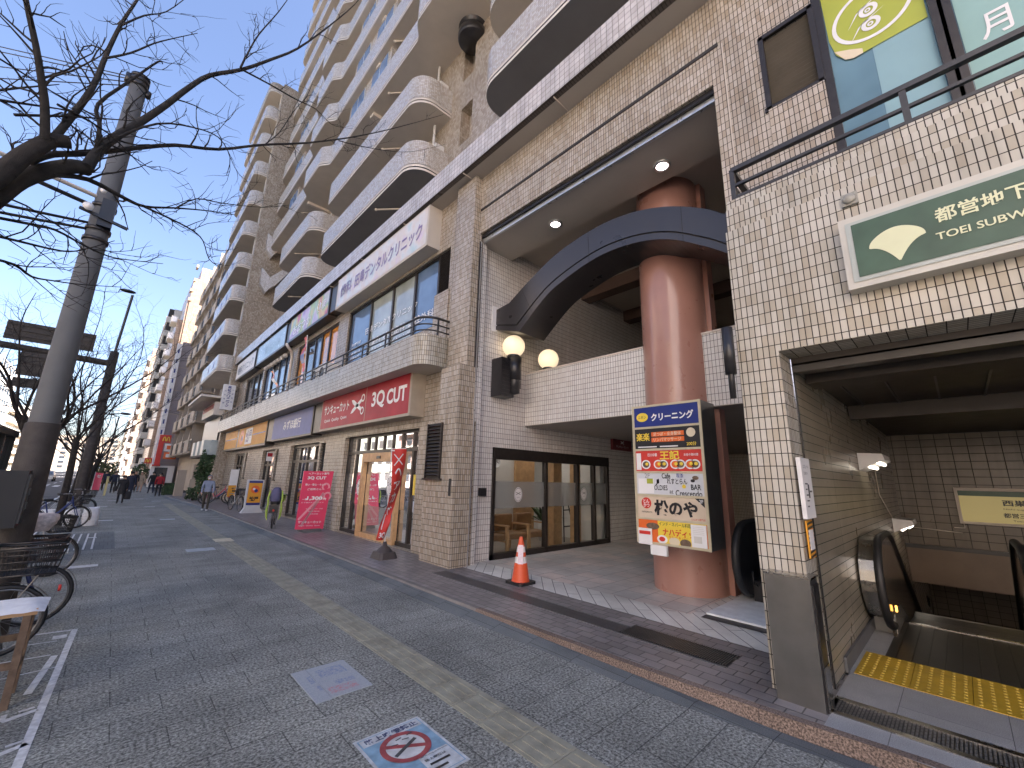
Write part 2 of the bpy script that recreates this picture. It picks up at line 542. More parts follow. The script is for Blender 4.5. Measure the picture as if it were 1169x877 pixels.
# ---------------------------------------------------------------- camera, sky, sun
CAM_H = 1.8
pitch, roll, yaw = 0.22695, 0.02524, 0.75341
f_ = V((sin(yaw) * cos(pitch), cos(yaw) * cos(pitch), sin(pitch)))
r_ = V((cos(yaw), -sin(yaw), 0))
u_ = r_.cross(f_)
r2 = r_ * cos(roll) + u_ * sin(roll)
u2 = -r_ * sin(roll) + u_ * cos(roll)
cam = bpy.data.cameras.new('camera')
cam.sensor_fit = 'HORIZONTAL'
cam.sensor_width = 36.0
cam.lens = 470.6 / 1169 * 36.0
cam.clip_start, cam.clip_end = 0.05, 3000
co = bpy.data.objects.new('camera', cam)
COL.objects.link(co)
mw = Matrix((r2, u2, -f_)).transposed().to_4x4()
mw.translation = (0, 0, CAM_H)
co.matrix_world = mw
scene.camera = co

SUN_EL, SUN_TO = radians(38), V((0.86, -0.50, 0)).normalized()   # direction towards the sun, over the towers
w = bpy.data.worlds.new('World')
scene.world = w
w.use_nodes = True
nt = w.node_tree
bg = nt.nodes['Background']
sky = nt.nodes.new('ShaderNodeTexSky')
sky.sky_type = 'NISHITA'
sky.sun_disc = False
sky.sun_elevation = SUN_EL
sky.sun_rotation = atan2(SUN_TO.x, SUN_TO.y)
sky.air_density, sky.dust_density, sky.ozone_density = 1.0, 1.6, 1.6
nt.links.new(sky.outputs['Color'], bg.inputs['Color'])
bg.inputs['Strength'].default_value = 0.055
sl = bpy.data.lights.new('sun', 'SUN')
sl.energy, sl.angle, sl.color = 5.0, radians(0.53), (1.0, 0.93, 0.82)
so = bpy.data.objects.new('sun', sl)
COL.objects.link(so)
sd = SUN_TO * cos(SUN_EL) + V((0, 0, sin(SUN_EL)))
so.rotation_euler = sd.to_track_quat('Z', 'Y').to_euler()
so.location = (20, -20, 60)
vs_ = scene.view_settings
scene.display_settings.display_device = 'sRGB'
vs_.view_transform, vs_.look, vs_.gamma, vs_.use_curve_mapping = 'Standard', 'None', 1.0, False
vs_.use_white_balance = True
vs_.white_balance_temperature = 6350
vs_.white_balance_tint = 20
vs_.exposure = 2.75
scene.cycles.use_denoising = True
scene.cycles.denoiser = 'OPENIMAGEDENOISE'
scene.cycles.max_bounces = 7
scene.cycles.diffuse_bounces = 4
scene.cycles.glossy_bounces = 3
scene.cycles.transmission_bounces = 4
scene.cycles.transparent_max_bounces = 12
scene.cycles.sample_clamp_indirect = 6.0
# ================================================================ ground
FZ = 0.085                     # level of the building's own paving
M['walk'] = paver_mat('speckled_pavers', (0.248, 0.258, 0.235), (0.222, 0.231, 0.212), (0.10, 0.104, 0.097), 0.6, 0.3, joint=0.0095, speck=0.62, speckscale=48, bump=0.5, blotch=0.35)
M['terrace'] = paver_mat('brown_paving_tile', (0.265, 0.238, 0.225), (0.19, 0.172, 0.162), (0.055, 0.05, 0.047), 0.2, 0.14, joint=0.013, speck=0.12, rough=0.42, offset=0.5, rot=radians(90))
M['arcade'] = paver_mat('pale_arcade_tile', (0.74, 0.73, 0.67), (0.64, 0.63, 0.58), (0.07, 0.065, 0.06), 1.4, 0.18, joint=0.012, speck=0.08, rough=0.38, rot=radians(-45), bump=0.12)
M['arcade_in'] = paver_mat('inner_arcade_tile', (0.68, 0.58, 0.51), (0.52, 0.52, 0.485), (0.10, 0.09, 0.08), 0.4, 0.4, joint=0.010, speck=0.08, rough=0.35, bump=0.12)
M['granite'] = paver_mat('pale_granite_slab', (0.37, 0.37, 0.36), (0.33, 0.33, 0.325), (0.12, 0.12, 0.12), 0.9, 0.6, joint=0.006, speck=0.3, speckscale=160, rough=0.5)
M['granite_red'] = paver_mat('pink_granite_kerb', (0.205, 0.155, 0.125), (0.16, 0.117, 0.092), (0.10, 0.08, 0.07), 0.9, 2.0, joint=0.008, speck=0.65, speckscale=70, rough=0.75, bump=0.6)
M['gutter'] = paver_mat('dark_edge_slab', (0.15, 0.165, 0.165), (0.13, 0.143, 0.143), (0.03, 0.03, 0.03), 0.15, 0.6, joint=0.006, speck=0.3, rough=0.7)
M['plate'] = paver_mat('steel_landing_plate', (0.035, 0.032, 0.028), (0.026, 0.024, 0.021), (0.004, 0.006, 0.006), 3.0, 0.12, joint=0.012, speck=0.15, rough=0.4, bump=0.6, offset=0)
M['grate'] = paver_mat('steel_grating', (0.14, 0.135, 0.125), (0.10, 0.098, 0.09), (0.008, 0.008, 0.008), 0.06, 0.022, joint=0.009, speck=0.1, rough=0.4, bump=0.8)
M['grate_dark'] = paver_mat('dark_drain_cover', (0.075, 0.068, 0.064), (0.06, 0.055, 0.052), (0.03, 0.03, 0.03), 0.5, 0.25, joint=0.006, speck=0.2, rough=0.5)

def plate(x0, x1, y0, y1, z, holes=()):
    m = MB()
    X = sorted({x0, x1, *[h[i] for h in holes for i in (0, 1)]})
    Y = sorted({y0, y1, *[h[i] for h in holes for i in (2, 3)]})
    for i in range(len(X) - 1):
        for j in range(len(Y) - 1):
            xm, ym = (X[i] + X[i + 1]) / 2, (Y[j] + Y[j + 1]) / 2
            if any(h[0] < xm < h[1] and h[2] < ym < h[3] for h in holes):
                continue
            m.face([(X[i], Y[j], z), (X[i + 1], Y[j], z), (X[i + 1], Y[j + 1], z), (X[i], Y[j + 1], z)])
    return m

struct('ground', plate(-1500, 1500, -1500, 1500, -0.165, [(7.6, 40, -9.0, 1.25)]), 'asphalt')
# carriageway with lane lines
rd = MB()
rd.box(-21.0, -2.0, -120, 900, -0.3, -0.15)
struct('road', rd, 'asphalt')
mk = MB()
for x in (-5.2, -8.4, -14.6, -17.8):
    for k in range(-4, 60):
        mk.face([(x - 0.07, k * 8, -0.146), (x + 0.07, k * 8, -0.146), (x + 0.07, k * 8 + 4, -0.146), (x - 0.07, k * 8 + 4, -0.146)])
for x in (-2.35, -11.5, -20.6):
    mk.face([(x - 0.07, -100, -0.146), (x + 0.07, -100, -0.146), (x + 0.07, 700, -0.146), (x - 0.07, 700, -0.146)])
for k in range(14):
    mk.face([(-2.6 - k * 0.9, 66, -0.146), (-2.15 - k * 0.9, 66, -0.146), (-2.15 - k * 0.9, 70, -0.146), (-2.6 - k * 0.9, 70, -0.146)])
struct('road_markings', mk, 'white_paint')
# pavement slab, from the road kerb to the building kerb
KERB = [(4.12, -30.0), (4.10, 0.4), (4.02, 1.2), (3.93, 2.5), (3.88, 4.75), (3.86, 6.93), (3.80, 12.0), (3.66, 24.0), (3.40, 30.0), (3.05, 35.8), (3.0, 43.0)]
pv = MB()
def kx(y):
    for (x0, y0), (x1, y1) in zip(KERB, KERB[1:]):
        if y <= y1:
            return x0 + (x1 - x0) * (y - y0) / (y1 - y0)
    return KERB[-1][0]
ys = [-30, -10, 0.4, 1.2, 2.5, 4.75, 6.93, 12, 24, 30, 35.8, 43, 300]
for a, b in zip(ys, ys[1:]):
    pv.face([(-1.72, a, 0), (kx(a) - 0.2, a, 0), (kx(b) - 0.2, b, 0), (-1.72, b, 0)])
pv.face([(-1.72, -30, 0), (-1.72, 300, 0), (-1.72, 300, -0.2), (-1.72, -30, -0.2)])
struct('pavement', pv, 'walk')
gt = MB()
def gz(y):                          # the edge slab ramps up until it is nearly flush with the terrace
    return 0.001 - 0.03 * max(0.0, min(1.0, 2.0 - y)) + 0.058 * min(1.0, max(0.0, (y - 0.9) / 4.5))
for a, b in zip(ys[:-1], ys[1:-1]):
    gt.face([(kx(a) - 0.2, a, 0.001), (kx(a), a, gz(a)), (kx(b), b, gz(b)), (kx(b) - 0.2, b, 0.001)])
gt.face([(2.8, 43, 0.001), (3.0, 43, 0.001), (3.0, 300, 0.001), (2.8, 300, 0.001)])
struct('pavement_edge', gt, 'gutter')
kb = MB()
for k in range(-12, 110):
    kb.box(-1.9, -1.722, k * 1.5, k * 1.5 + 1.49, -0.25, 0.02)
struct('road_kerb', kb, 'concrete')
fp = plate(-25.5, -21.2, -120, 900, 0.0)
fp.face([(-21.2, -120, 0), (-21.2, 900, 0), (-21.2, 900, -0.2), (-21.2, -120, -0.2)])
struct('far_pavement', fp, 'walk')
tc_ = MB()
# worn tactile guide strip with four raised bars per block
for k in range(0, 96):
    y = -2.0 + k * 0.34
    tc_.box(2.315, 2.655, y, y + 0.334, -0.01, 0.004)
    if y < 15:
        for q in range(4):
            x = 2.315 + 0.045 + q * 0.083
            tc_.box(x - 0.017, x + 0.017, y + 0.02, y + 0.314, 0.003, 0.0085)
struct('tactile_strip', tc_, mat('worn_yellow_concrete', (0.27, 0.265, 0.205), 0.8, 0.25, 5, bump=0.3))

# building terrace: kerb stone, brown tile apron, pale arcade floor
kb = MB()
for (x0, y0), (x1, y1) in zip(KERB, KERB[1:]):
    kb.face([(x0, y0, gz(y0) - .001), (x0 + 0.012, y0, FZ), (x1 + 0.012, y1, FZ), (x1, y1, gz(y1) - .001)], 0 if y0 < 4 else 2, uv=[(y0, 0), (y0, .1), (y1, .1), (y1, 0)])
    kb.face([(x0 + 0.012, y0, FZ), (x0 + 0.09, y0, FZ + 0.002), (x1 + 0.09, y1, FZ + 0.002), (x1 + 0.012, y1, FZ)], 2 if y0 > 4 else 0, uv=[(y0, .1), (y0, .24), (y1, .24), (y1, .1)])
struct('terrace_kerb', kb, ['granite_red', 'gutter', mat('worn_kerb_stone', (0.19, 0.175, 0.16), 0.75, 0.2, 4)])
ap = MB()
for (x0, y0), (x1, y1) in zip(KERB, KERB[1:]):
    if y1 <= 0.5:
        continue
    y0 = max(y0, 0.95)
    ap.face([(kx(y0) + 0.09, y0, FZ), (5.34, y0, FZ), (5.34, y1, FZ), (kx(y1) + 0.09, y1, FZ)])
struct('terrace_paving', ap, 'terrace')
ar = plate(5.34, 8.3, 1.3, 7.2, FZ + 0.001)
struct('arcade_floor', ar, 'arcade')
struct('arcade_inner_floor', plate(5.96, 24, 2.75, 7.2, FZ + 0.005), 'arcade_in')
b_ = MB()
b_.face([(5.95, 1.75, FZ + .008), (6.3, 1.75, FZ + .008), (6.3, 2.6, FZ + .008), (5.95, 2.6, FZ + .008)])
struct('dark_floor_inlay', b_, 'grate_dark')
d_ = MB()
d_.face([(4.6, 3.0, FZ + .004), (4.88, 3.0, FZ + .004), (4.88, 6.9, FZ + .004), (4.6, 6.9, FZ + .004)])
for xx in (4.585, 4.88):
    d_.box(xx, xx + .015, 1.8, 6.9, FZ, FZ + .007, 1)
struct('drain_cover', d_, ['grate_dark', 'concrete'])
d_ = MB()
d_.face([(4.62, 1.8, FZ + .004), (5.0, 1.8, FZ + .004), (5.0, 3.0, FZ + .004), (4.62, 3.0, FZ + .004)], 0)
for k in range(52):
    y = 1.82 + k * 0.0225
    d_.box(4.64, 4.98, y, y + 0.008, FZ + 0.004, FZ + 0.012, 1)
struct('drain_grate', d_, ['dark_gap', 'dark_steel'])
# subway entrance floor
struct('subway_floor', plate(4.75, 5.44, -9, 0.98, FZ + 0.001), 'granite')
g_ = MB()
g_.face([(4.42, -9, FZ), (4.75, -9, FZ), (4.75, 0.98, FZ), (4.42, 0.98, FZ)], 0)
for x0, x1 in ((4.40, 4.46), (4.70, 4.76)):
    g_.box(x0, x1, -9, 0.97, FZ - .05, FZ + 0.006, 1)
struct('threshold_grate', g_, ['grate', 'steel'])
k2 = MB()
k2.face([(4.10, -9, FZ - .001), (4.42, -9, FZ - .001), (4.42, 0.97, FZ - .001), (4.10, 0.97, FZ - .001)])
struct('threshold_kerb_top', k2, 'granite')
tb = MB()
for k in range(14):
    y1 = 0.95 - k * 0.385
    tb.box(5.44, 6.22, y1 - 0.38, y1, FZ - .02, FZ + 0.006)
    if k < 5:
        for i in range(10):
            for j in range(5):
                x, y = 5.44 + 0.05 + i * 0.0755, y1 - 0.04 - j * 0.075
                tb.lathe((x, y, FZ + 0.005), [(0.015, 0), (0.011, 0.006), (0.0005, 0.007)], 8, 1)
struct('tactile_paving', tb, [mat('yellow_tactile_tile', (0.52, 0.32, 0.022), 0.5, 0.15, 6), mat('worn_tactile_stud', (0.62, 0.43, 0.08), 0.4, 0.1, 6)])
pl = plate(6.22, 7.95, -9, 0.8, FZ + 0.002)
struct('landing_plate', pl, 'plate')
sg = plate(5.44, 7.95, 0.8, 0.995, FZ + 0.001)
struct('subway_side_floor', sg, 'granite')

# painted marks on the pavement
def rect(m, x0, x1, y0, y1, z=0.004, mi=0):
    m.face([(x0, y0, z), (x1, y0, z), (x1, y1, z), (x0, y1, z)], mi)
pm = MB()
def line(a, b, w, z=0.004):
    a, b = V((*a, z)), V((*b, z))
    s = (b - a).normalized().cross(V((0, 0, 1))) * w / 2
    pm.face([a - s, a + s, b + s, b - s])
line((0.0, 7.22), (-0.16, 3.0), 0.05)
line((-0.03, 7.2), (-1.5, 7.4), 0.045)
line((-0.12, 6.86), (-1.5, 7.0), 0.03)
line((-0.10, 6.36), (-0.19, 5.45), 0.05)
line((-0.13, 6.4), (-1.4, 6.5), 0.025)
line((-0.07, 6.0), (-0.9, 5.9), 0.02)
rect(pm, -0.16, -0.05, 6.93, 7.06)
for y in (5.0, 4.45):
    line((-0.27, y), (-0.1, y + .08), 0.05)
    line((-0.2, y + .12), (-0.12, y + .14), 0.03)
    line((-0.27, y + .02), (-0.27, y + .12), 0.03)
for x0, y in ((-0.31, 11.45), (-0.1, 21.1), (-0.3, 28.7), (1.45, 28.0), (1.3, 35.6), (0.1, 34.0), (2.0, 33.0)):
    rect(pm, x0, x0 + 0.42, y, y + 0.26)
for k in range(5):
    x = -0.62 + k * 0.14
    rect(pm, x, x + 0.035, 13.9, 17.2)
rect(pm, -0.2, 0.0, 16.1, 16.25)
struct('pavement_marks', pm, 'white_paint')
gp = plate(-0.75, 0.35, 13.7, 17.4, 0.003)
struct('pavement_cover', gp, 'gutter')
ps = MB()
rect(ps, 1.55, 2.1, 12.3, 12.75)
rect(ps, 1.6, 2.05, 20.6, 21.0)
struct('pavement_plate', ps, mat('pale_blue_plate', (0.35, 0.40, 0.43), 0.6, 0.2, 8))
ps = MB()
rect(ps, 2.28, 2.7, 13.6, 14.2, 0.011)
struct('pavement_plate_yellow', ps, mat('pale_cream_plate', (0.55, 0.50, 0.36), 0.7, 0.2, 10))
# ================================================================ apartment building: podium, arcade, subway mouth
BLD = thing('apartment_building', 'long tiled apartment building with shops, arcade and rows of rounded balconies', 'building', (5.4, 16, 0))
def part(name, mb, mats, parent=None):
    return mb.build(name, mats, parent or BLD)
XF = 5.4
OPEN = (1.62, 7.24)            # arcade mouth
# main facade
w_ = MB()
W2 = [(8.21, 14.7, 5.62, 7.68), (15.65, 20.6, 5.72, 7.62), (21.7, 31.2, 5.72, 7.7)]
w_.wall_x(XF, 0.45, -12, 33.4, 7.5, 9.1, [(-6.0, 0.98, 7.4, 7.72), (-6.0, 0.40, 7.4, 7.9)] + [(a, b, 7.4, d) for a, b, c, d in W2], rims=False)
w_.wall_x(XF, 0.45, -12, OPEN[0], 4.9, 7.5, [(-6.0, 0.98, 4.9, 7.72), (-6.0, 0.40, 4.9, 7.9)], rims=False)
W2 = [(8.21, 14.7, 5.62, 7.68), (15.65, 20.6, 5.72, 7.62), (21.7, 31.2, 5.72, 7.7)]
w_.wall_x(XF, 0.45, OPEN[1], 33.4, 3.0, 7.5, [(a, b, c, 7.6) for a, b, c, d in W2], rims=False)
S1 = [(9.1, 13.75, FZ, 3.0), (16.1, 19.6, FZ, 2.97), (21.9, 24.2, FZ, 2.9), (28.3, 30.8, FZ, 2.9),
      (15.45, 15.95, 1.5, 2.93), (21.35, 21.75, 1.5, 2.9), (27.5, 27.9, 1.5, 2.9)]
w_.wall_x(XF, 0.45, OPEN[1], 33.4, 0.0, 3.0, S1, rims=False)
w_.face([(XF, OPEN[0], 7.5), (XF + .45, OPEN[0], 7.5), (XF + .45, OPEN[1], 7.5), (XF, OPEN[1], 7.5)])
w_.face([(XF, OPEN[0], 4.9), (XF + .45, OPEN[0], 4.9), (XF + .45, OPEN[0], 7.5), (XF, OPEN[0], 7.5)])
part('facade_wall', w_, 'tile')
# corner pier beside the arcade, in two steps
p_ = MB()
p_.wall_x(5.02, 0.5, 6.99, 8.1, 0.0, 3.0, rims=False)
p_.face([(5.02, 6.99, 0), (5.46, 6.99, 0), (5.46, 6.99, 4.2), (5.02, 6.99, 4.2)])
p_.face([(5.2, 7.0, 4.2), (5.46, 7.0, 4.2), (5.46, 7.0, 9.0), (5.2, 7.0, 9.0)])
p_.face([(5.02, 6.99, 4.2), (5.46, 6.99, 4.2), (5.46, 7.75, 4.2), (5.02, 7.75, 4.2)])
p_.wall_x(5.02, 0.4, 6.99, 7.7, 3.0, 4.2, rims=False)
p_.face([(5.02, 8.1, 0), (5.02, 8.1, 3), (5.4, 8.1, 3), (5.4, 8.1, 0)])
p_.face([(5.02, 7.7, 3), (5.02, 7.7, 4.2), (5.4, 7.7, 4.2), (5.4, 7.7, 3)])
p_.face([(5.02, 7.7, 3), (5.4, 7.7, 3), (5.4, 8.1, 3), (5.02, 8.1, 3)])
p_.wall_x(5.2, 0.3, 7.0, 7.75, 4.2, 9.0, rims=False)
p_.face([(5.2, 7.75, 4.2), (5.2, 7.75, 9), (5.4, 7.75, 9), (5.4, 7.75, 4.2)])
part('corner_pier', p_, 'tile')
p_ = MB()
p_.box(5.40, 5.47, 6.995, 7.03, FZ, 7.3, 0)
p_.box(5.44, 5.462, 6.985, 6.994, FZ, 7.3, 1)
part('shutter_rail', p_, ['black_metal', 'alu'])
p_ = MB()
p_.face([(5.475, 7.05, FZ), (5.67, 7.05, FZ), (5.67, 7.05, 7.45), (5.475, 7.05, 7.45)])
p_.face([(5.475, 7.05, FZ), (5.475, 7.3, FZ), (5.475, 7.3, 7.45), (5.475, 7.05, 7.45)])
p_.face([(5.67, 7.05, FZ), (5.67, 7.2, FZ), (5.67, 7.2, 7.45), (5.67, 7.05, 7.45)])
part('rail_pier', p_, 'white_tile')
# raised moulding round the arcade mouth
p_ = MB()
p_.box(5.385, 5.41, 1.5, 7.82, 8.10, 8.16)
part('mouth_moulding', p_, 'dark_gap')  # shadow of the moulding step put in as dark colour
p_ = MB()
p_.box(5.392, 5.41, 1.44, 1.455, 5.05, 8.1)
part('mouth_groove', p_, 'plaster')
p_ = MB()
p_.box(5.52, 5.58, OPEN[0], OPEN[1], 7.33, 7.42)
part('shutter_guide', p_, 'alu')
p_ = MB()
p_.box(5.46, 5.52, OPEN[0], OPEN[1], 7.42, 7.58)
part('shutter_slot', p_, 'black_metal')
# cornice: tiled band, grey soffit
p_ = MB()
p_.wall_x(4.92, 0.3, -12, 33.6, 9.06, 9.66, rims=False)
p_.box(4.96, 7.2, -12, 33.6, 9.56, 9.655)
p_.wall_y(33.6, -0.02, 4.92, 5.5, 9.06, 9.66)
part('cornice_band', p_, 'band_tile')
p_ = MB()
p_.face([(5.05, -12, 9.05), (5.05, 33.6, 9.05), (5.42, 33.6, 9.035), (5.42, -12, 9.035)])
p_.face([(4.925, -12, 9.062), (4.925, 33.6, 9.062), (5.05, 33.6, 9.05), (5.05, -12, 9.05)], 2)
for k in range(-4, 12):
    p_.box(4.95, 5.41, k * 2.9 + 1.4, k * 2.9 + 1.412, 9.02, 9.05, 1)
part('cornice_soffit', p_, ['soffit', 'plaster', tile_mat('dark_cornice_tile', (0.10, 0.085, 0.075), (0.085, 0.07, 0.06), (0.02, 0.018, 0.016), w=0.118, h=0.06, joint=0.01)])
# arcade side walls, back wall, ceiling
p_ = MB()
p_.wall_y(7.2, 0.12, 5.6, 20, FZ, 7.9, [(6.2, 10.76, FZ, 2.5)])
part('arcade_side_wall', p_, 'white_tile')
p_ = MB()
p_.face([(5.45, 1.36, FZ), (20, 1.36, FZ), (20, 1.36, 7.9), (5.45, 1.36, 7.9)])
p_.face([(5.45, 1.36, 4.9), (5.45, 1.62, 4.9), (5.45, 1.62, 7.9), (5.45, 1.36, 7.9)])
p_.wall_x(19.5, 0.2, 1.3, 7.3, FZ, 7.9)
part('arcade_back_wall', p_, 'white_tile')
p_ = MB()
p_.box(5.58, 6.6, 1.3, 7.2, 7.36, 7.5)
p_.box(6.6, 6.62, 1.3, 7.2, 7.36, 7.7)
p_.box(6.6, 20, 1.3, 7.2, 7.62, 7.8)
part('arcade_ceiling', p_, mat('arcade_ceiling_paint', (0.58, 0.52, 0.445), 0.55, 0.05, 1))
p_ = MB()
for x in (9.6, 12.0):
    p_.box(x, x + 0.4, 1.35, 7.2, 7.25, 7.63)
part('arcade_beam', p_, mat('brown_beam', (0.13, 0.08, 0.062), 0.6, 0.1, 2))
p_ = MB()
p_.wall_x(7.22, 0.25, 1.35, 7.2, 3.1, 4.4, rims=False)
p_.box(7.225, 20, 1.36, 7.19, 3.09, 3.25, 1)
p_.box(7.2, 7.49, 1.35, 7.2, 4.4, 4.43, 2)
part('bridge_parapet', p_, ['white_tile', 'soffit', 'cream_trim'])
# round column and the pier behind it
CX, CY, CR = 7.37, 3.34, 0.585
p_ = MB()
p_.lathe((CX, CY, 0), [(CR, FZ), (CR, 7.7)], 56)
part('column', p_, 'terracotta')
p_ = MB()
p_.box(CX + 0.1, CX + 0.34, CY - 0.66, CY + 0.3, FZ, 7.62)
part('column_pier', p_, 'terracotta')
# bronze arch, box section, spanning from the side wall to the pier of the subway mouth
def spline(pts, n=5):
    out = []
    for i in range(len(pts) - 1):
        p0, p1, p2, p3 = pts[max(i - 1, 0)], pts[i], pts[i + 1], pts[min(i + 2, len(pts) - 1)]
        for k in range(n):
            t = k / n
            out.append(tuple(0.5 * (2 * p1[j] + (p2[j] - p0[j]) * t + (2 * p0[j] - 5 * p1[j] + 4 * p2[j] - p3[j]) * t * t + (3 * p1[j] - p0[j] - 3 * p2[j] + p3[j]) * t ** 3) for j in (0, 1)))
    return out + [pts[-1]]
top = [(7.19, 5.83)] + spline([(6.72, 5.87), (5.97, 6.26), (5.2, 6.57), (4.23, 6.72), (3.45, 6.66), (2.78, 6.45), (2.2, 6.12), (1.9, 5.87)]) + [(1.62, 5.78)]
bot = [(7.19, 5.32)] + spline([(6.36, 5.06), (5.63, 5.62), (5.1, 5.86), (4.23, 6.06), (3.45, 6.03), (2.78, 5.82), (2.2, 5.44), (1.9, 5.20)]) + [(1.62, 5.16)]
p_ = MB()
x0, x1 = 6.14, 6.98
for i in range(len(top) - 1):
    a, b, c, d = top[i], top[i + 1], bot[i + 1], bot[i]
    P = lambda q, x: (x, q[0], q[1])
    lerp = lambda p, q, t: (p[0] + (q[0] - p[0]) * t, p[1] + (q[1] - p[1]) * t)
    m0, m1 = lerp(d, a, 0.2), lerp(c, b, 0.2)
    n0, n1 = lerp(d, a, 0.25), lerp(c, b, 0.25)
    p_.face([P(n0, x0), P(n1, x0), P(b, x0), P(a, x0)], 0)
    p_.face([P(m0, x0 + .03), P(m1, x0 + .03), P(n1, x0 + .03), P(n0, x0 + .03)], 1)
    p_.face([P(d, x0), P(c, x0), P(m1, x0), P(m0, x0)], 0)
    p_.face([P(n0, x0), P(n0, x0 + .03), P(n1, x0 + .03), P(n1, x0)], 1)
    p_.face([P(m0, x0), P(m1, x0), P(m1, x0 + .03), P(m0, x0 + .03)], 1)
    p_.face([P(d, x0), P(d, x1), P(c, x1), P(c, x0)], 0)
    p_.face([P(a, x0), P(b, x0), P(b, x1), P(a, x1)], 0)
    p_.face([P(d, x1), P(a, x1), P(b, x1), P(c, x1)], 0)
for q in (4, 15, 28):
    p_.bar((x0 - .002, *bot[q]), (x0 - .002, *top[q]), 0.004, 0.008, 1)
part('arch_beam', p_, ['arch', 'dark_gap'])
p_ = MB()
p_.box(6.02, 7.02, 7.165, 7.198, 5.26, 5.90)
part('arch_plate', p_, 'white_plastic')
# subway mouth: protruding tiled block with stepped back top
XS = 4.5
p_ = MB()
p_.face([(XS, 1.02, 0), (XS, 1.38, 0), (XS, 1.38, 4.53), (XS, 1.02, 4.53)])
p_.face([(XS, -12, 3.08), (XS, 1.02, 3.08), (XS, 1.02, 4.53), (XS, -12, 4.53)])
p_.face([(XS, 1.38, 0), (5.4, 1.38, 0), (5.4, 1.38, 4.53), (XS, 1.38, 4.53)])
p_.face([(XS, 1.02, 0), (4.9, 1.02, 0), (4.9, 1.02, 3.08), (XS, 1.02, 3.08)])
p_.face([(XS, -12, 3.08), (4.9, -12, 3.08), (4.9, 1.02, 3.08), (XS, 1.02, 3.08)])
part('subway_front', p_, 'tile2')
p_ = MB()
for x, z0, z1, y1 in ((4.60, 4.53, 4.86, 1.385), (4.71, 4.86, 5.04, 1.40)):
    p_.wall_x(x, 0.3, -12, y1, z0, z1, rims=False)
    p_.face([(x, y1, z0), (5.4, y1, z0), (5.4, y1, z1), (x, y1, z1)])
    p_.face([(x, -12, z1), (x + 0.8, -12, z1), (x + 0.8, y1, z1), (x, y1, z1)])
p_.face([(XS, -12, 4.53), (XS + .2, -12, 4.53), (XS + .2, 1.38, 4.53), (XS, 1.38, 4.53)])
part('subway_ledge', p_, 'tile2')
p_ = MB()
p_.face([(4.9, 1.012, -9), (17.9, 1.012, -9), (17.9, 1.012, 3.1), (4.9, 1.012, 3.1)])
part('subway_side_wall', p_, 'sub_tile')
p_ = MB()
p_.box(4.905, 4.918, 1.0, 1.011, FZ, 3.05)
part('subway_wall_joint', p_, 'black_metal')
p_ = MB()
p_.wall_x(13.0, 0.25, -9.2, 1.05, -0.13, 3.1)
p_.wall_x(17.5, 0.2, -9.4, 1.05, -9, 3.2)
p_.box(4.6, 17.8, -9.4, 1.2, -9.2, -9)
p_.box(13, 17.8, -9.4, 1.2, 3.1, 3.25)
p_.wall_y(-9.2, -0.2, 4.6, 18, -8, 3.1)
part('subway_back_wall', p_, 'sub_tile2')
p_ = MB()
p_.box(12.93, 13.4, -9.1, 1.0, -0.13, 0.57, 0)
p_.box(12.9, 12.95, -9.1, 1.0, 0.57, 0.65, 1)
part('subway_beam', p_, [mat('brown_metal_panel', (0.11, 0.075, 0.047), 0.45, 0.15, 2), 'black_metal'])
p_ = MB()
p_.box(4.86, 13.1, -9.2, 1.0, 3.0, 3.3, 0)
p_.box(4.86, 5.0, -9.1, 1.0, 2.93, 3.02, 1)
p_.box(5.35, 5.75, -9.1, 0.99, 2.9, 3.01, 0)
for k in range(24):
    y = 0.8 - k * 0.4
    p_.box(5.76, 7.9, y, y + 0.02, 2.985, 3.0, 1)
p_.box(7.9, 8.05, -9.1, 0.99, 2.8, 3.01, 0)
part('subway_ceiling', p_, [mat('brown_ceiling_panel', (0.045, 0.035, 0.026), 0.5, 0.1, 2), 'black_metal'])
p_ = MB()
p_.box(5.4, 7.5, 0.985, 1.008, FZ, FZ + 0.13)
part('subway_skirting', p_, 'concrete')
p_ = MB()
p_.tube([(9.9, 0.998, 2.4), (9.9, 0.998, 1.7), (11.4, 0.998, 1.2)], 0.008, 6)
p_.tube([(12.94, 0.2, 1.05), (12.94, 0.05, 1.05), (12.94, 0.05, 1.15)], 0.01, 6)
p_.tube([(12.94, 0.95, 1.0), (12.94, 0.1, 0.95)], 0.01, 6)
part('cable_conduit', p_, 'plaster')
# upper right window, louvre and railing
p_ = MB()
for k in range(17):
    z = 6.62 + k * 0.066
    p_.bar((5.46, 0.42, z), (5.46, 0.98, z), 0.05, 0.006, 0, up=(0.55, 0, 0.85))
lv = part('louvre', p_, mat('brown_grey_slat', (0.17, 0.15, 0.12), 0.5, 0.1, 5))
p_ = MB()
for a, b in (((5.4, 0.98, 6.56), (5.4, 0.98, 7.74)), ((5.4, 0.42, 6.56), (5.4, 0.42, 7.74)), ((5.4, 0.4, 6.57), (5.4, 1.03, 6.57)), ((5.4, 0.4, 7.72), (5.4, 1.0, 7.72))):
    p_.bar(a, b, 0.05, 0.06)
p_.build('louvre_frame', 'bronze', lv)
p_ = MB()
p_.box(5.56, 5.6, 0.4, 1.0, 6.6, 7.75)
p_.build('louvre_back', 'dark_gap', lv)
p_ = MB()
p_.wall_x(5.37, 0.2, 0.40, 0.99, 4.9, 6.55)
part('louvre_apron', p_, 'tile')
p_ = MB()
for y in (0.36, -0.56, -0.62, -1.6, -2.6, -3.6):
    p_.box(5.40, 5.5, y - 0.045, y + 0.045, 5.03, 7.88)
p_.box(5.40, 5.5, -6, 0.4, 7.84, 7.92)
p_.box(5.40, 5.5, -6, 0.4, 5.02, 5.1)
win = part('window_frame', p_, 'bronze')
p_ = MB()
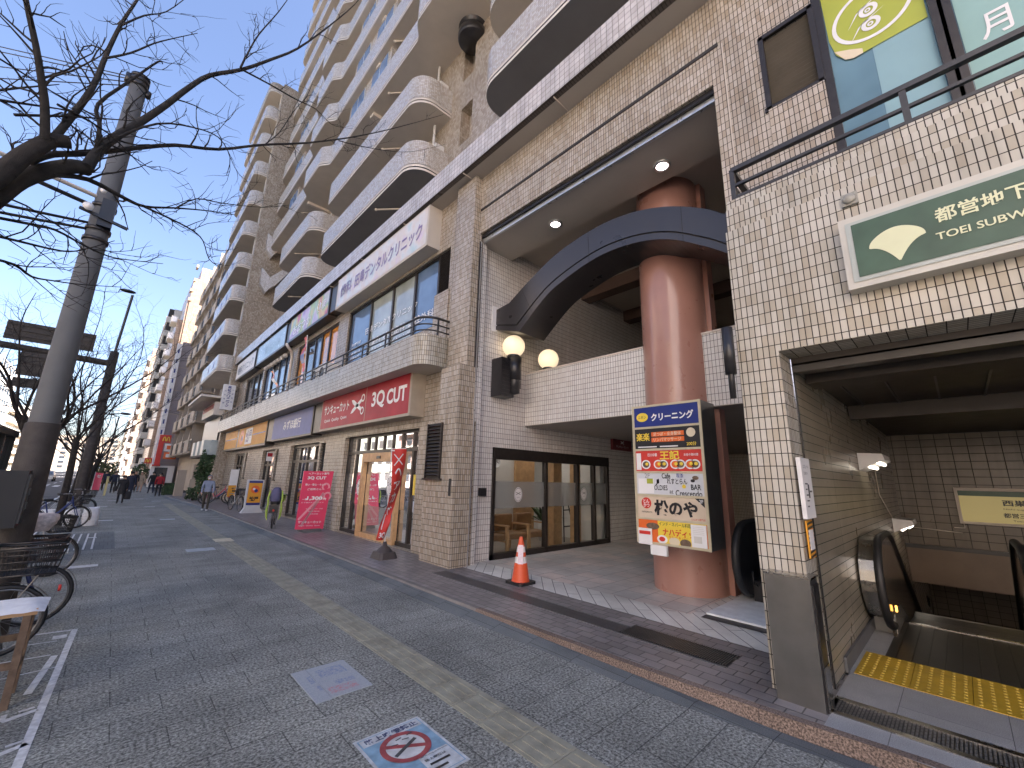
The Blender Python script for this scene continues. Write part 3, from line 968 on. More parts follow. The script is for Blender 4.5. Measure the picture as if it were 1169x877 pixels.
p_.face([(5.47, 0.33, 5.08), (5.47, -0.53, 5.08), (5.47, -0.53, 7.86), (5.47, 0.33, 7.86)], 0)
p_.face([(5.47, -0.64, 5.08), (5.47, -6, 5.08), (5.47, -6, 7.86), (5.47, -0.64, 7.86)], 0)
p_.build('pane', window_mat('mint_window_pane', (0.13, 0.23, 0.27), 0.10, 0.6), win)
p_ = MB()
rail = [(5.35, 1.33), (4.78, 1.33), (4.78, -6)]
for z, r in ((5.47, 0.032), (5.26, 0.019), (5.10, 0.019)):
    for (xa, ya), (xb, yb) in zip(rail, rail[1:]):
        p_.bar((xa, ya, z), (xb, yb, z), r * 2, r * 1.7)
for y in (1.33, -0.17, -1.67, -3.2):
    p_.bar((4.78, y, 5.03), (4.78, y, 5.46), 0.05, 0.05)
p_.bar((4.8, 1.33, 5.2), (5.3, 1.33, 5.06), 0.05, 0.06)
part('window_railing', p_, 'rail')
p_ = MB()
p_.sphere((4.46, 0.31, 4.38), 0.05, 14, 8, 0, (0.5, 1, 1))
p_.box(4.47, 4.5, 0.25, 0.37, 4.32, 4.44, 0)
part('wall_box', p_, mat('grimy_clear_plastic', (0.34, 0.33, 0.28), 0.35, 0.2, 20))
p_ = MB()
p_.lathe((4.42, 1.44, 2.9), [(0.0, 0), (0.055, 0), (0.055, 0.5), (0, 0.5)], 12)
p_.lathe((4.42, 1.44, 2.65), [(0.0, 0), (0.03, 0), (0.03, 0.25)], 10)
part('drain_pipe', p_, 'black_metal')

# second floor balcony ledge with its rail, over the shop fascia
p_ = MB()
path = [(5.4, 7.95)] + [(5.0 - 0.4 * sin(t) , 8.35 - 0.4 * cos(t)) for t in [i * pi / 16 for i in range(9)]] + [(4.6, 33.2)]
p_.ribbon(path, 4.33, 5.06, 0)
for (xa, ya), (xb, yb) in zip(path, path[1:]):
    p_.face([(xa, ya, 4.33), (5.4, ya, 4.33), (5.4, yb, 4.33), (xb, yb, 4.33)], 1)
    p_.face([(xa, ya, 5.06), (xb, yb, 5.06), (5.4, yb, 5.06), (5.4, ya, 5.06)], 0)
p_.wall_y(33.2, -0.02, 4.6, 5.4, 4.33, 5.06)
part('balcony_ledge', p_, ['tile2', 'plaster'])
p_ = MB()
rp = [(x + 0.06 if i else x, y + 0.04) for i, (x, y) in enumerate(path)]
for z, r in ((5.50, 0.03), (5.33, 0.018), (5.18, 0.018)):
    p_.tube([(x, y, z) for x, y in rp], r, 6)
for k in range(18):
    y = 8.5 + k * 1.42
    p_.bar((4.66, y, 5.05), (4.66, y, 5.5), 0.035)
p_.bar((5.05, 8.02, 5.05), (5.05, 8.02, 5.5), 0.035)
part('balcony_railing', p_, 'rail')

# upstairs shop windows
def upper_window(y0, y1, z0, z1, mull, panes, x=5.52):
    f = MB()
    for y in [y0 + 0.03, y1 - 0.03] + list(mull):
        f.box(x - 0.06, x + 0.04, y - 0.045, y + 0.045, z0, z1)
    for z in (z0 + 0.03, z1 - 0.03):
        f.box(x - 0.05, x + 0.05, y0, y1, z - 0.035, z + 0.035)
    fr = part('window_frame', f, 'bronze')
    e = [y0] + list(mull) + [y1]
    for i in range(len(e) - 1):
        g = MB()
        g.face([(x, e[i] + 0.04, z0 + .05), (x, e[i + 1] - 0.04, z0 + .05), (x, e[i + 1] - 0.04, z1 - .05), (x, e[i] + 0.04, z1 - .05)])
        g.build('pane', panes[i % len(panes)], fr)
    return fr
wd = upper_window(8.78, 14.7, 5.62, 7.68, [10.05, 11.4, 12.95], ['pane_blue', 'pane_pale', 'pane_pale', 'pane_blue'])
p_ = MB()
for k in range(28):
    z = 6.5 + k * 0.042
    p_.bar((5.46, 8.24, z), (5.46, 8.76, z), 0.05, 0.008, 0, up=(0.6, 0, 0.8))
p_.box(5.5, 5.54, 8.21, 8.78, 5.62, 7.68)
part('louvre', p_, 'bronze')
p_ = MB()
p_.wall_x(5.37, 0.2, 8.15, 8.8, 5.05, 6.46)
part('louvre_apron', p_, 'tile')
upper_window(15.65, 20.6, 5.72, 7.62, [16.7, 17.6, 18.4, 19.5], ['pane_orange', 'pane_orange', 'pane_blue', 'pane', 'pane_orange'])
upper_window(21.7, 26.6, 5.72, 7.7, [22.7, 23.9, 25.2], ['pane_blue', 'pane_blue', 'pane', 'pane_blue'])
upper_window(26.9, 31.2, 5.72, 7.7, [28.2, 29.5], ['pane', 'pane', 'pane'])
p_ = MB()
p_.wall_x(5.38, 0.2, 26.6, 26.9, 5.0, 7.8)
part('window_pier', p_, 'tile')
# vent hoods and pipe between the signs
for k in range(7):
    p_ = MB()
    p_.sphere((5.3, 22.3 + k * 0.62, 7.55), 0.12, 10, 6)
    part('vent_hood', p_, 'cream_trim')
p_ = MB()
p_.tube([(4.95, 20.9, 7.75), (4.95, 20.6, 7.55), (5.2, 20.9, 7.45), (5.3, 21.1, 7.2), (5.3, 21.1, 5.1)], 0.07, 10)
part('drain_pipe', p_, 'cream_trim')
for ya, yb, zb in ((15.0, 15.75, 5.75), (15.9, 16.5, 5.7)):
    p_ = MB()
    p_.box(4.9, 5.35, ya, yb, 5.08, zb)
    ac = part('air_conditioner', p_, 'grey_ac')
    p_ = MB()
    p_.lathe((4.895, (ya + yb) / 2, 5.4), [(0, 0), (.22, 0), (.22, .01), (.19, .014)], 20, axis=(-1, 0, 0))
    p_.build('fan_grille', 'rail', ac)
# ground floor louvres
for y0, y1, z0, z1 in S1[4:]:
    p_ = MB()
    p_.box(5.50, 5.54, y0, y1, z0, z1, 0)
    k = 0
    z = z0 + 0.04
    while z < z1 - 0.02:
        p_.bar((5.44, y0 + .03, z), (5.44, y1 - .03, z), 0.06, 0.01, 0, up=(0.6, 0, 0.8))
        z += 0.085
    p_.box(5.36, 5.45, y0 - 0.06, y1 + 0.06, z0 - 0.05, z0, 0)
    part('louvre', p_, 'bronze')

# ---------------- ground floor shops: rooms behind the glass
room = MB()
room.face([(5.85, 7.35, FZ), (11.5, 7.35, FZ), (11.5, 14.6, FZ), (5.85, 14.6, FZ)], 1)
room.face([(5.85, 7.35, 3.2), (5.85, 14.6, 3.2), (11.5, 14.6, 3.2), (11.5, 7.35, 3.2)], 0)
room.box(11.5, 11.6, 7.3, 14.7, 0, 3.2, 0)
room.box(5.85, 11.5, 14.6, 14.7, 0, 3.2, 0)
room.box(8.9, 9.7, 9.2, 9.4, FZ, 2.9, 2)
room.box(8.78, 9.12, 7.6, 7.85, FZ, 3.2, 2)
room.box(9.85, 10.1, 7.7, 7.9, FZ, 3.2, 2)
room.box(10.6, 10.75, 7.36, 9.0, FZ, 3.2, 0)
room.box(7.2, 8.9, 9.3, 9.4, FZ, 3.2, 0)
room.box(6.2, 8.4, 10.6, 10.68, FZ, 2.5, 0)
part('salon_interior', room, ['white_wall', mat('salon_floor', (0.34, 0.29, 0.24), 0.35, 0.1, 3), 'wood'])
room = MB()
room.box(5.86, 10, 15.0, 15.08, 0, 3.2, 0)
room.box(9, 9.1, 15.0, 33, 0, 3.2, 0)
room.face([(5.86, 15, 3.18), (5.86, 33, 3.18), (9, 33, 3.18), (9, 15, 3.18)], 0)
room.face([(5.86, 15, FZ), (9, 15, FZ), (9, 33, FZ), (5.86, 33, FZ)], 1)
room.box(5.86, 9, 20.4, 20.5, 0, 3.2, 2)
room.box(6.4, 7.2, 22, 31, FZ, 1.1, 3)
room.box(6.2, 6.5, 16.2, 19.4, FZ, 1.0, 2)
part('shop_interior', room, ['white_wall', 'concrete', 'navy', 'wood'])
def strip_lights(pts, name='ceiling_light'):
    for x0, x1, y0, y1 in pts:
        m = MB()
        m.box(x0, x1, y0, y1, 3.1, 3.17)
        part(name, m, 'lamp_ceiling')
strip_lights([(6.3, 6.6, 8.2, 9.6), (6.3, 6.6, 11.2, 12.6), (8.0, 8.3, 8.2, 9.6), (9.4, 9.7, 8.2, 9.6), (8.0, 8.3, 11.4, 13.0), (6.6, 6.9, 16.6, 18.2), (7.6, 7.9, 16.6, 18.2), (7.0, 7.3, 22.4, 24), (7.0, 7.3, 28.5, 30)])

def glazed(y0, y1, z0, z1, mull, trans, doors=(), x=5.6, frost=True, name='shop_window'):
    f = MB()
    for y in [y0 + 0.04, y1 - 0.04] + list(mull):
        f.box(x - 0.05, x + 0.05, y - 0.04, y + 0.04, z0, z1)
    for z in (z0 + 0.05, z1 - 0.06, trans):
        f.box(x - 0.052, x + 0.052, y0, y1, z - 0.05, z + 0.05)
    fr = part(name, f, 'bronze')
    g = MB()
    g.face([(x, y0, z0), (x, y1, z0), (x, y1, z1), (x, y0, z1)])
    g.build('pane', 'glass', fr)
    if frost:
        g = MB()
        g.face([(x - 0.006, y0, 0.95), (x - 0.006, y1, 0.95), (x - 0.006, y1, 1.85), (x - 0.006, y0, 1.85)])
        g.build('frosted_band', 'frost', fr)
    return fr
sw = glazed(9.1, 13.75, FZ, 3.05, [9.6, 10.2, 12.35, 13.1], 2.5)
for y in (10.75, 11.3, 11.85):
    m = MB()
    m.box(5.56, 5.64, y - .03, y + .03, 2.5, 3.0)
    m.build('transom_bar', 'bronze', sw)
# pale timber sliding door
m = MB()
m.box(5.46, 5.6, 10.15, 12.42, 2.2, 2.45)
m.box(5.46, 5.58, 12.28, 12.42, FZ, 2.2)
m.box(5.46, 5.58, 10.15, 10.25, FZ, 2.2)
m.box(5.47, 5.57, 10.2, 12.4, FZ, FZ + 0.12)
dr = part('shop_door', m, 'wood')
m = MB()
m.box(5.44, 5.46, 11.2, 11.42, 2.28, 2.36)
m.build('door_sensor', 'black_metal', dr)
def scissors_badge(m, c, right, up, r, depth):
    """oval badge with crossed scissors"""
    c, right, up = V(c), V(right), V(up)
    n = right.cross(up)
    P = lambda u, v, d: c + right * u + up * v + n * d
    K = 28
    m.face([P(r * 0.78 * cos(2 * pi * i / K), r * sin(2 * pi * i / K), depth) for i in range(K)], 0)
    for i in range(K):
        a, b = 2 * pi * i / K, 2 * pi * (i + 1) / K
        m.face([P(r * .78 * .9 * cos(a), r * .9 * sin(a), depth + .002), P(r * .78 * .9 * cos(b), r * .9 * sin(b), depth + .002), P(r * .78 * .84 * cos(b), r * .84 * sin(b), depth + .002), P(r * .78 * .84 * cos(a), r * .84 * sin(a), depth + .002)], 1)
    for s in (-1, 1):
        a, b = P(-r * .45, s * r * .18 + r * .15, depth + .003), P(r * .45, -s * r * .18 + r * .15, depth + .003)
        q = (b - a).normalized().cross(n) * r * 0.035
        m.face([a - q, b - q, b + q, a + q], 1)
    m.text('3Q CUT', P(0, -r * .4, depth + .003), right, up, r * .16, r * .6, 1)
m = MB()
scissors_badge(m, (5.585, 12.7, 1.45), XR, XU, 0.24, 0)
m.build('door_badge', ['white_ink', 'black_ink'], sw)
m = MB()
scissors_badge(m, (5.585, 10.75, 1.55), XR, XU, 0.26, 0)
m.build('door_badge', ['white_ink', 'black_ink'], sw)
m = MB()
m.box(5.57, 5.58, 9.4, 9.5, 1.35, 1.85)
m.build('door_pull', 'yellow', sw)
glazed(16.1, 19.6, FZ, 2.97, [16.9, 17.8, 18.7], 2.3, frost=False)
glazed(21.9, 24.2, FZ, 2.9, [22.6, 23.4], 2.2, frost=False)
glazed(28.3, 30.8, FZ, 2.9, [29.2, 30.0], 2.2, frost=False)
# side entrance of the salon, inside the arcade
f = MB()
for x in (6.24, 8.0, 9.28, 10.05, 10.72):
    f.box(x - 0.04, x + 0.04, 7.15, 7.28, FZ, 2.48)
f.box(6.2, 10.76, 7.14, 7.29, 2.24, 2.5)
f.box(6.2, 10.76, 7.15, 7.28, FZ, FZ + 0.12)
sd_ = part('salon_side_door', f, 'bronze')
g = MB()
g.face([(6.2, 7.22, FZ), (10.76, 7.22, FZ), (10.76, 7.22, 2.3), (6.2, 7.22, 2.3)])
g.build('pane', 'glass', sd_)
g = MB()
g.face([(6.26, 7.214, 1.15), (10.7, 7.214, 1.15), (10.7, 7.214, 1.75), (6.26, 7.214, 1.75)])
g.build('frosted_band', 'frost', sd_)
m = MB()
scissors_badge(m, (7.05, 7.205, 1.45), YR, YU, 0.17, 0)
m.build('door_badge', ['white_ink', 'black_ink'], sd_)
m = MB()
scissors_badge(m, (9.6, 7.205, 1.45), YR, YU, 0.17, 0)
m.build('door_badge', ['white_ink', 'black_ink'], sd_)
m = MB()
m.box(5.83, 6.0, 7.12, 7.2, 1.43, 1.6)
part('wall_switch_box', m, 'black_metal')
m = MB()
m.box(5.005, 5.018, 7.48, 8.04, 1.78, 2.96, 0)
lv = part('louvre', m, 'dark_gap')
m = MB()
z = 1.84
while z < 2.94:
    m.bar((4.985, 7.50, z), (4.985, 8.02, z), 0.045, 0.012, 0, up=(0.6, 0, 0.8))
    z += 0.075
for y in (7.49, 8.03):
    m.box(4.965, 5.01, y - .014, y + .014, 1.78, 2.96)
m.box(4.95, 5.015, 7.42, 8.1, 1.74, 1.78)
m.build('slat', 'bronze', lv)
m = MB()
m.box(5.01, 5.02, 7.08, 7.16, 1.44, 1.78)
part('tenant_plate', m, 'black_ink')
# ================================================================ the tower over the shops
M['pane_sky'] = window_mat('sky_tinted_pane', (0.16, 0.27, 0.45), 0.04, 1.0)  # reflected sky is also put into the blue base colour
TW = 7.1                                        # wall behind the balconies
Z0, DZ = 12.35, 2.88
p_ = MB()
p_.wall_x(TW, 0.4, -12, 33.5, 9.6, 46.5, [(10.0, 10.7, Z0 - 1.7 + k * DZ, Z0 - 0.1 + k * DZ) for k in range(12)])
p_.box(TW + 0.4, 19, -12, 33.5, 9.6, 46.5)
part('tower_wall', p_, 'tower_tile')
p_ = MB()
p_.box(TW - 0.04, TW + 0.5, 8.3, 9.9, 9.66, 45)
part('tower_pier', p_, 'tower_tile')
def balcony(path, z, h=1.22, name='balcony', wall=TW, trim=True, parent=None, tile='balc_tile', under='plaster'):
    """parapet on a curved plan with a slab, shadow groove, and light lip"""
    m = MB()
    def ins(d):
        out = []
        for i, (x, y) in enumerate(path):
            a, b = path[max(i - 1, 0)], path[min(i + 1, len(path) - 1)]
            dx, dy = b[0] - a[0], b[1] - a[1]
            L = sqrt(dx * dx + dy * dy) or 1
            out.append((x + dy / L * d, y - dx / L * d))
        return out
    m.ribbon(path, z, z + 0.09, 1)
    m.ribbon(ins(0.03), z + 0.085, z + 0.13, 2)
    m.ribbon(ins(-0.004), z + 0.13, z + 0.22, 1)
    m.ribbon(ins(0.03), z + 0.215, z + 0.25, 2)
    m.ribbon(path, z + 0.25, z + h, 0)
    q = ins(0.14)
    m.ribbon(list(reversed(q)), z + 0.1, z + h, 1)
    for i in range(len(path) - 1):
        (xa, ya), (xb, yb) = path[i], path[i + 1]
        m.face([(xa, ya, z + h), (xb, yb, z + h), (q[i + 1][0], q[i + 1][1], z + h), (q[i][0], q[i][1], z + h)], 3)
        if abs(yb - ya) > 1e-5:
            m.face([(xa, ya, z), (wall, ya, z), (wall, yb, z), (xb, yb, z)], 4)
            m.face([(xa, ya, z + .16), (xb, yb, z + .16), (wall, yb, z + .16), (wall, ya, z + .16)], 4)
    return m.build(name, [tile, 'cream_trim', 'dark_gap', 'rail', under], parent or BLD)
def arc(cx, cy, r, a0, a1, n=10):
    return [(cx + r * cos(radians(a0 + (a1 - a0) * i / n)), cy + r * sin(radians(a0 + (a1 - a0) * i / n))) for i in range(n + 1)]
def round_balc(x, y0, y1, r=0.75, wall=TW):
    return [(wall, y0)] + arc(x + r, y0 + r, r, -90, -180) + arc(x + r, y1 - r, r, 180, 90) + [(wall, y1)]
XB, XO = 5.66, 5.28
M['grey_under'] = mat('dark_grey_soffit_shade', (0.13, 0.13, 0.128), 0.7, 0.08, 1)  # shade under the lowest balconies put into a darker colour
def s_bend(ya, xa, yb, xb, n=8):
    return [(xa + (xb - xa) * (1 - cos(pi * i / n)) / 2, ya + (yb - ya) * i / n) for i in range(n + 1)]
for k in range(11):
    z = Z0 + k * DZ
    if k < 2:
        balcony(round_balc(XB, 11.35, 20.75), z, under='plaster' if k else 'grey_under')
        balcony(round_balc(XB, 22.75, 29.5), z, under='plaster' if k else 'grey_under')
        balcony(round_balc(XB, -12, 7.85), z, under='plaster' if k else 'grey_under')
        # pale notched screen standing off the fin wall
        m = MB()
        z1 = z + 2.3
        m.prism([(5.44, z1 + 1.95), (6.0, z1 + 1.30), (6.93, z1 + 2.35), (7.05, z1 + 1.85), (6.4, z1 + .75), (6.1, z1 + .45), (5.88, z1 + .05), (5.5, z1 + .62)], lambda u, v, d: (u, d - (u - 6) * .35, v), 32.9, 33.5, 0)
        part('notched_screen', m, 'balc_tile')
    else:
        path = s_bend(11.1, XO, 11.85, XB)
        path = [(XO, -12)] + path + [(XB, 20.7)] + s_bend(20.75, XB, 21.5, XO) + s_bend(23.9, XO, 24.7, XB) + [(XB, 32.4)] + arc(XB + .7, 32.4, 0.7, 180, 90, 8) + [(TW, 33.1)]
        balcony(path, z)
        for ya, yb in ((16.0, 16.35), (24.9, 25.1)):
            m = MB()
            m.box(XB + 0.2, TW, ya, yb, z - 0.16, z - 0.002, 0)
            part('balcony_beam', m, 'cream_trim')
        for ya, yb in ((15.2, 16.9), (17.7, 19.3), (28.4, 30.1)):
            m = MB()
            m.box(5.93, 6.02, ya, yb, z + 0.2, z + DZ - .02)
            bw = part('balcony_window', m, 'alu')
            for q in range(2):
                g = MB()
                w0 = (yb - ya) / 2
                g.box(5.915, 5.93, ya + q * w0 + .05, ya + (q + 1) * w0 - .05, z + .3, z + DZ - .1)
                g.build('pane', 'pane_sky', bw)
        for ya, yb in ((16.9, 17.7), (19.3, 19.6), (14.9, 15.2), (28.1, 28.4)):
            m = MB()
            m.box(5.95, 7.1, ya, yb, z + .1, z + DZ - .001)
            part('balcony_pier', m, 'balc_tile')
    # glazed doors on the wall behind each balcony
    for ya, yb in ((12.3, 14.1), (16.0, 17.8), (18.4, 20.2), (24.2, 26.0), (27.2, 29.0), (-1.5, 0.6), (3, 5)):
        m = MB()
        m.box(TW - 0.05, TW + 0.02, ya, yb, z + 0.2, z + 2.3)
        wf = part('balcony_door', m, 'alu')
        for a, b in ((ya + .06, (ya + yb) / 2 - .03), ((ya + yb) / 2 + .03, yb - .06)):
            m = MB()
            m.face([(TW - 0.054, a, z + .28), (TW - 0.054, b, z + .28), (TW - 0.054, b, z + 2.22), (TW - 0.054, a, z + 2.22)])
            m.build('pane', 'pane_blue', wf)
    # drain arm under the slab, outdoor unit at the end
    m = MB()
    m.tube([(XB + 0.25, 14.6, z - 0.06), (TW, 13.2, z - 0.1)], 0.035, 6)
    m.sphere((XB + 0.25, 14.6, z - 0.06), 0.06, 8, 6)
    m.tube([(XB + 0.25, 26.4, z - 0.06), (TW, 25.2, z - 0.1)], 0.035, 6)
    part('drain_arm', m, 'cream_trim')
    m = MB()
    m.box(TW - 0.42, TW - 0.05, 11.62, 11.95, z + 0.95, z + 1.7)
    m.tube([(TW - .25, 12.1, z + .2), (TW - .25, 12.1, z + DZ)], 0.05, 8)
    part('air_conditioner', m, 'grey_ac')
# black drum shaped duct in the corner between the two wings
m = MB()
m.lathe((6.95, 10.0, 17.55), [(0.0, 0), (0.52, 0), (0.55, 0.05), (0.55, 0.30), (0.46, 0.34), (0.46, 0.52), (0.55, 0.56), (0.55, 0.8), (0, 0.8)], 32)
part('duct_drum', m, 'black_metal')
p_ = MB()
p_.box(TW + 1, 17, 2, 30, 46.5, 49)
part('roof_house', p_, 'tower_tile')

# ================================================================ neighbouring wing: speckled fin wall and stacked balconies
FIN = thing('apartment_wing', 'brown apartment wing with tall blank fin wall and white fronted balconies', 'building', (5, 36, 0))
def fpart(name, mb, mats, parent=None):
    return mb.build(name, mats, parent or FIN)
p_ = MB()
p_.box(4.83, 17, 33.52, 34.0, 0, 33.2)
p_.box(5.6, 17, 34.0, 43.2, 0, 33.2)
fpart('fin_wall', p_, 'tower_tile')
p_ = MB()
for k in range(1, 11):
    z = 3.4 + 2.65 * k
    p_.box(4.82, 4.9, 33.5, 33.516, z, z + 0.012)
    p_.box(4.9, 9, 33.512, 33.516, z, z + 0.012)
fpart('wall_joint', p_, 'dark_gap')
for k in range(-2, 7):
    z = 13.95 + 2.65 * k
    path = [(5.55, 34.05)] + arc(4.55, 34.6, 0.55, -90, -180, 8) + [(4.0, 41.6)] + arc(4.5, 41.6, 0.5, 180, 90, 6) + [(5.55, 42.1)]
    balcony(path, z, 1.2, 'balcony', 5.6, parent=FIN, tile='balc_tile')
    m = MB()
    for y in (35.9, 38.1):
        m.box(3.985, 4.02, y, y + 0.28, z + 0.42, z + 0.9)
    fpart('balcony_slot', m, 'navy')
    m = MB()
    m.box(5.54, 5.6, 35.2, 37.2, z + 0.2, z + 2.3)
    m.box(5.54, 5.6, 38.4, 40.4, z + 0.2, z + 2.3)
    fpart('balcony_door', m, 'pane')
    m = MB()
    m.box(4.835, 4.87, 34.0, 34.3, z + 1.2, z + 2.55)
    fpart('painted_lit_edge', m, 'cream_trim')  # light on the wall edge put in as a pale strip
path = [(5.55, 34.05)] + arc(4.55, 34.6, 0.55, -90, -180, 8) + [(4.0, 41.6)] + arc(4.5, 41.6, 0.5, 180, 90, 6) + [(5.55, 42.1)]
balcony(path, 13.95 + 2.65 * 7, 0.9, 'roof_parapet', 5.6, parent=FIN, tile='tower_tile')
# canopy, shop sign, bay windows and planter low on the wing
m = MB()
m.face([(3.5, 34.2, 6.4), (5.6, 34.2, 6.75), (5.6, 41, 6.75), (3.5, 41, 6.4)], 0)
m.box(3.45, 5.6, 34.15, 41, 6.75, 6.9, 0)
fpart('entrance_canopy', m, 'cream_trim')
m = MB()
m.box(4.3, 5.4, 34.3, 39.5, 5.6, 6.5, 0)
m.face([(4.295, 34.5, 6.05), (4.295, 39.3, 6.05), (4.295, 39.3, 6.4), (4.295, 34.5, 6.4)], 1)
fpart('fascia_panel', m, ['cream_trim', 'sign_red'])
m = MB()
m.box(4.75, 5.5, 34.2, 41, 3.9, 5.55)
fpart('wing_window', m, 'pane_dull')
m = MB()
for k in range(3):
    a = 34.2 + k * 2.2
    m.prism([(5.5, a), (4.5, a + .1), (4.15, a + .5), (4.15, a + 1.6), (4.5, a + 2.0), (5.5, a + 2.1)], lambda u, v, d: (u, v, d), 2.9, 3.9, 0)
fpart('bay_panel', m, mat('greenish_curved_panel', (0.42, 0.47, 0.44), 0.35, 0.1, 2))
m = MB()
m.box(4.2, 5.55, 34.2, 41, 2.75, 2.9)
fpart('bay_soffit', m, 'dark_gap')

# ================================================================ buildings further along the street
def building(name, label, loc):
    return thing(name, label, 'building', loc)
beige = mat('beige_render', (0.42, 0.35, 0.27), 0.8, 0.08, 0.8)
beige2 = mat('warm_render', (0.40, 0.29, 0.21), 0.8, 0.08, 0.8)
pale = mat('pale_render', (0.56, 0.53, 0.48), 0.8, 0.06, 0.8)
mauve = mat('mauve_grey_render', (0.33, 0.29, 0.29), 0.8, 0.06, 0.8)
M['far_brown'] = tile_mat('far_brown_tile', (0.44, 0.32, 0.22), (0.34, 0.24, 0.165), (0.22, 0.16, 0.11), w=0.6, h=0.35, joint=0.03, stain=0.1)
# stepped beige block
B1 = building('stepped_building', 'beige apartment block with stepped parapets and dark balcony rails, beyond the fin wall', (5, 50, 0))
m = MB()
m.box(5.3, 16, 43.6, 61, 0, 22)
m.build('wall', beige, B1)
for k in range(8):
    z = 3.4 + 2.62 * k
    for j in range(4):
        y = 44 + j * 4.2
        m = MB()
        xx = 4.35 - 0.06 * j
        m.box(xx, xx + .12, y + 1.6, y + 4.2, z - 0.1, z + 1.1, 0)
        m.box(xx, 5.3, y, y + 4.2, z - 0.14, z, 0)
        m.face([(xx, y + 1.6, z + 1.1), (xx, y + 1.6, z + 2.0), (xx, y + 2.3, z + 1.1)], 0)
        m.box(xx + 0.05, xx + .1, y, y + 1.6, z + 0.98, z + 1.06, 1)
        for q in range(10):
            m.box(xx + .06, xx + .09, y + q * .16, y + q * .16 + .03, z, z + 1.0, 1)
        m.box(xx + .1, 5.3, y + 1.55, y + 1.67, z, z + 2.5, 0)
        m.build('balcony', [beige, 'rail'], B1)
        m = MB()
        m.box(5.24, 5.3, y + .4, y + 1.5, z + .1, z + 2.1)
        m.build('window', 'pane', B1)
# mauve block with white vertical banner sign
B2 = building('mauve_building', 'mauve grey slab building with blank end wall, beside the tall brown tower', (4.5, 63, 0))
m = MB()
m.box(3.55, 14, 62, 76, 0, 17)
m.build('wall', mauve, B2)
m = MB()
for k in range(6):
    m.box(3.5, 14.02, 61.97, 61.99, 2.8 * k + 2.6, 2.8 * k + 2.66)
m.build('floor_line', beige, B2)
bs = thing('tower_sign', 'tall narrow white vertical sign with blue marks up the mauve wall', 'sign', (3.3, 61.6, 1.0))
m = MB()
m.box(3.05, 3.5, 61.5, 61.9, 1.2, 16.6)
m.build('sign_box', 'white_plastic', bs)
m = MB()
for k in range(12):
    z = 15.4 - k * 1.2
    m.box(3.2, 3.34, 61.48, 61.5, z, z + .5)
m.build('sign_mark', 'navy', bs)
# brown tower with a stepped skyline
B3 = building('brown_tower', 'tall warm brown tower with stepped roof line and small side balconies', (5, 85, 0))
m = MB()
m.box(5.0, 16, 80, 96, 0, 34.3)
m.box(4.25, 5.0, 80, 96, 0, 32.2)
m.box(4.0, 4.25, 80.1, 96, 0, 28.2)
m.box(3.35, 4.0, 80.6, 96, 0, 25.0)
m.build('wall', 'far_brown', B3)
m = MB()
for z in (34.0, 31.6, 29.8, 28.2):
    m.box(4.02 if z < 30 else 4.2, 4.5, 79.8, 81, z, z + 0.5)
m.build('roof_step', 'far_brown', B3)
for k in range(9):
    z = 2.5 + k * 2.75
    m = MB()
    m.box(2.6, 3.35, 80.9, 84, z, z + 1.0, 0)
    m.box(2.7, 3.3, 80.85, 80.9, z + .12, z + .9, 1)
    m.build('balcony', [pale, 'white_plastic'], B3)
# pale balcony tower
B4 = building('pale_tower', 'pale tower with white balcony fronts in front of the distant blocks', (4, 100, 0))
m = MB()
m.box(3.3, 14, 97, 118, 0, 31.5)
m.build('wall', pale, B4)
for k in range(11):
    m = MB()
    z = 1.8 + k * 2.7
    m.box(2.45, 3.3, 97, 117, z, z + 1.05, 0)
    m.box(2.6, 3.3, 97.05, 116.9, z + 1.05, z + 2.6, 1)
    m.box(2.5, 3.3, 103, 103.3, z + 1, z + 2.7, 0)
    m.box(2.5, 3.3, 110, 110.3, z + 1, z + 2.7, 0)
    m.build('balcony', [pale, 'dark_gap'], B4)
B5 = building('distant_tower', 'grey brown tower with stacked balconies, beyond the pale tower', (3, 150, 0))
m = MB()
m.box(2.3, 14, 140, 175, 0, 33)
m.build('wall', beige2, B5)
for k in range(11):
    m = MB()
    m.box(1.7, 2.3, 140, 174, 1.5 + k * 2.8, 2.6 + k * 2.8)
    m.build('balcony', pale, B5)
B6 = building('distant_block', 'hazy far apartment block at the end of the street', (2, 230, 0))
m = MB()
m.box(1.6, 14, 205, 300, 0, 22)
m.build('wall', pale, B6)
for k in range(7):
    m = MB()
    m.box(1.1, 1.6, 205, 299, 1.5 + k * 2.9, 2.6 + k * 2.9)
    m.build('balcony', beige, B6)
B7 = building('end_building', 'sunlit low building closing the far end of the road', (-20, 420, 0))
m = MB()
m.box(-60, 1, 420, 450, 0, 24)
m.build('wall', beige, B7)
m = MB()
for k in range(7):
    for j in range(12):
        m.box(-58 + j * 5, -55.5 + j * 5, 419.9, 420.05, 2 + k * 3.1, 3.6 + k * 3.1)
w7 = m.build('window', 'pane', B7)
w7['kind'] = 'stuff'
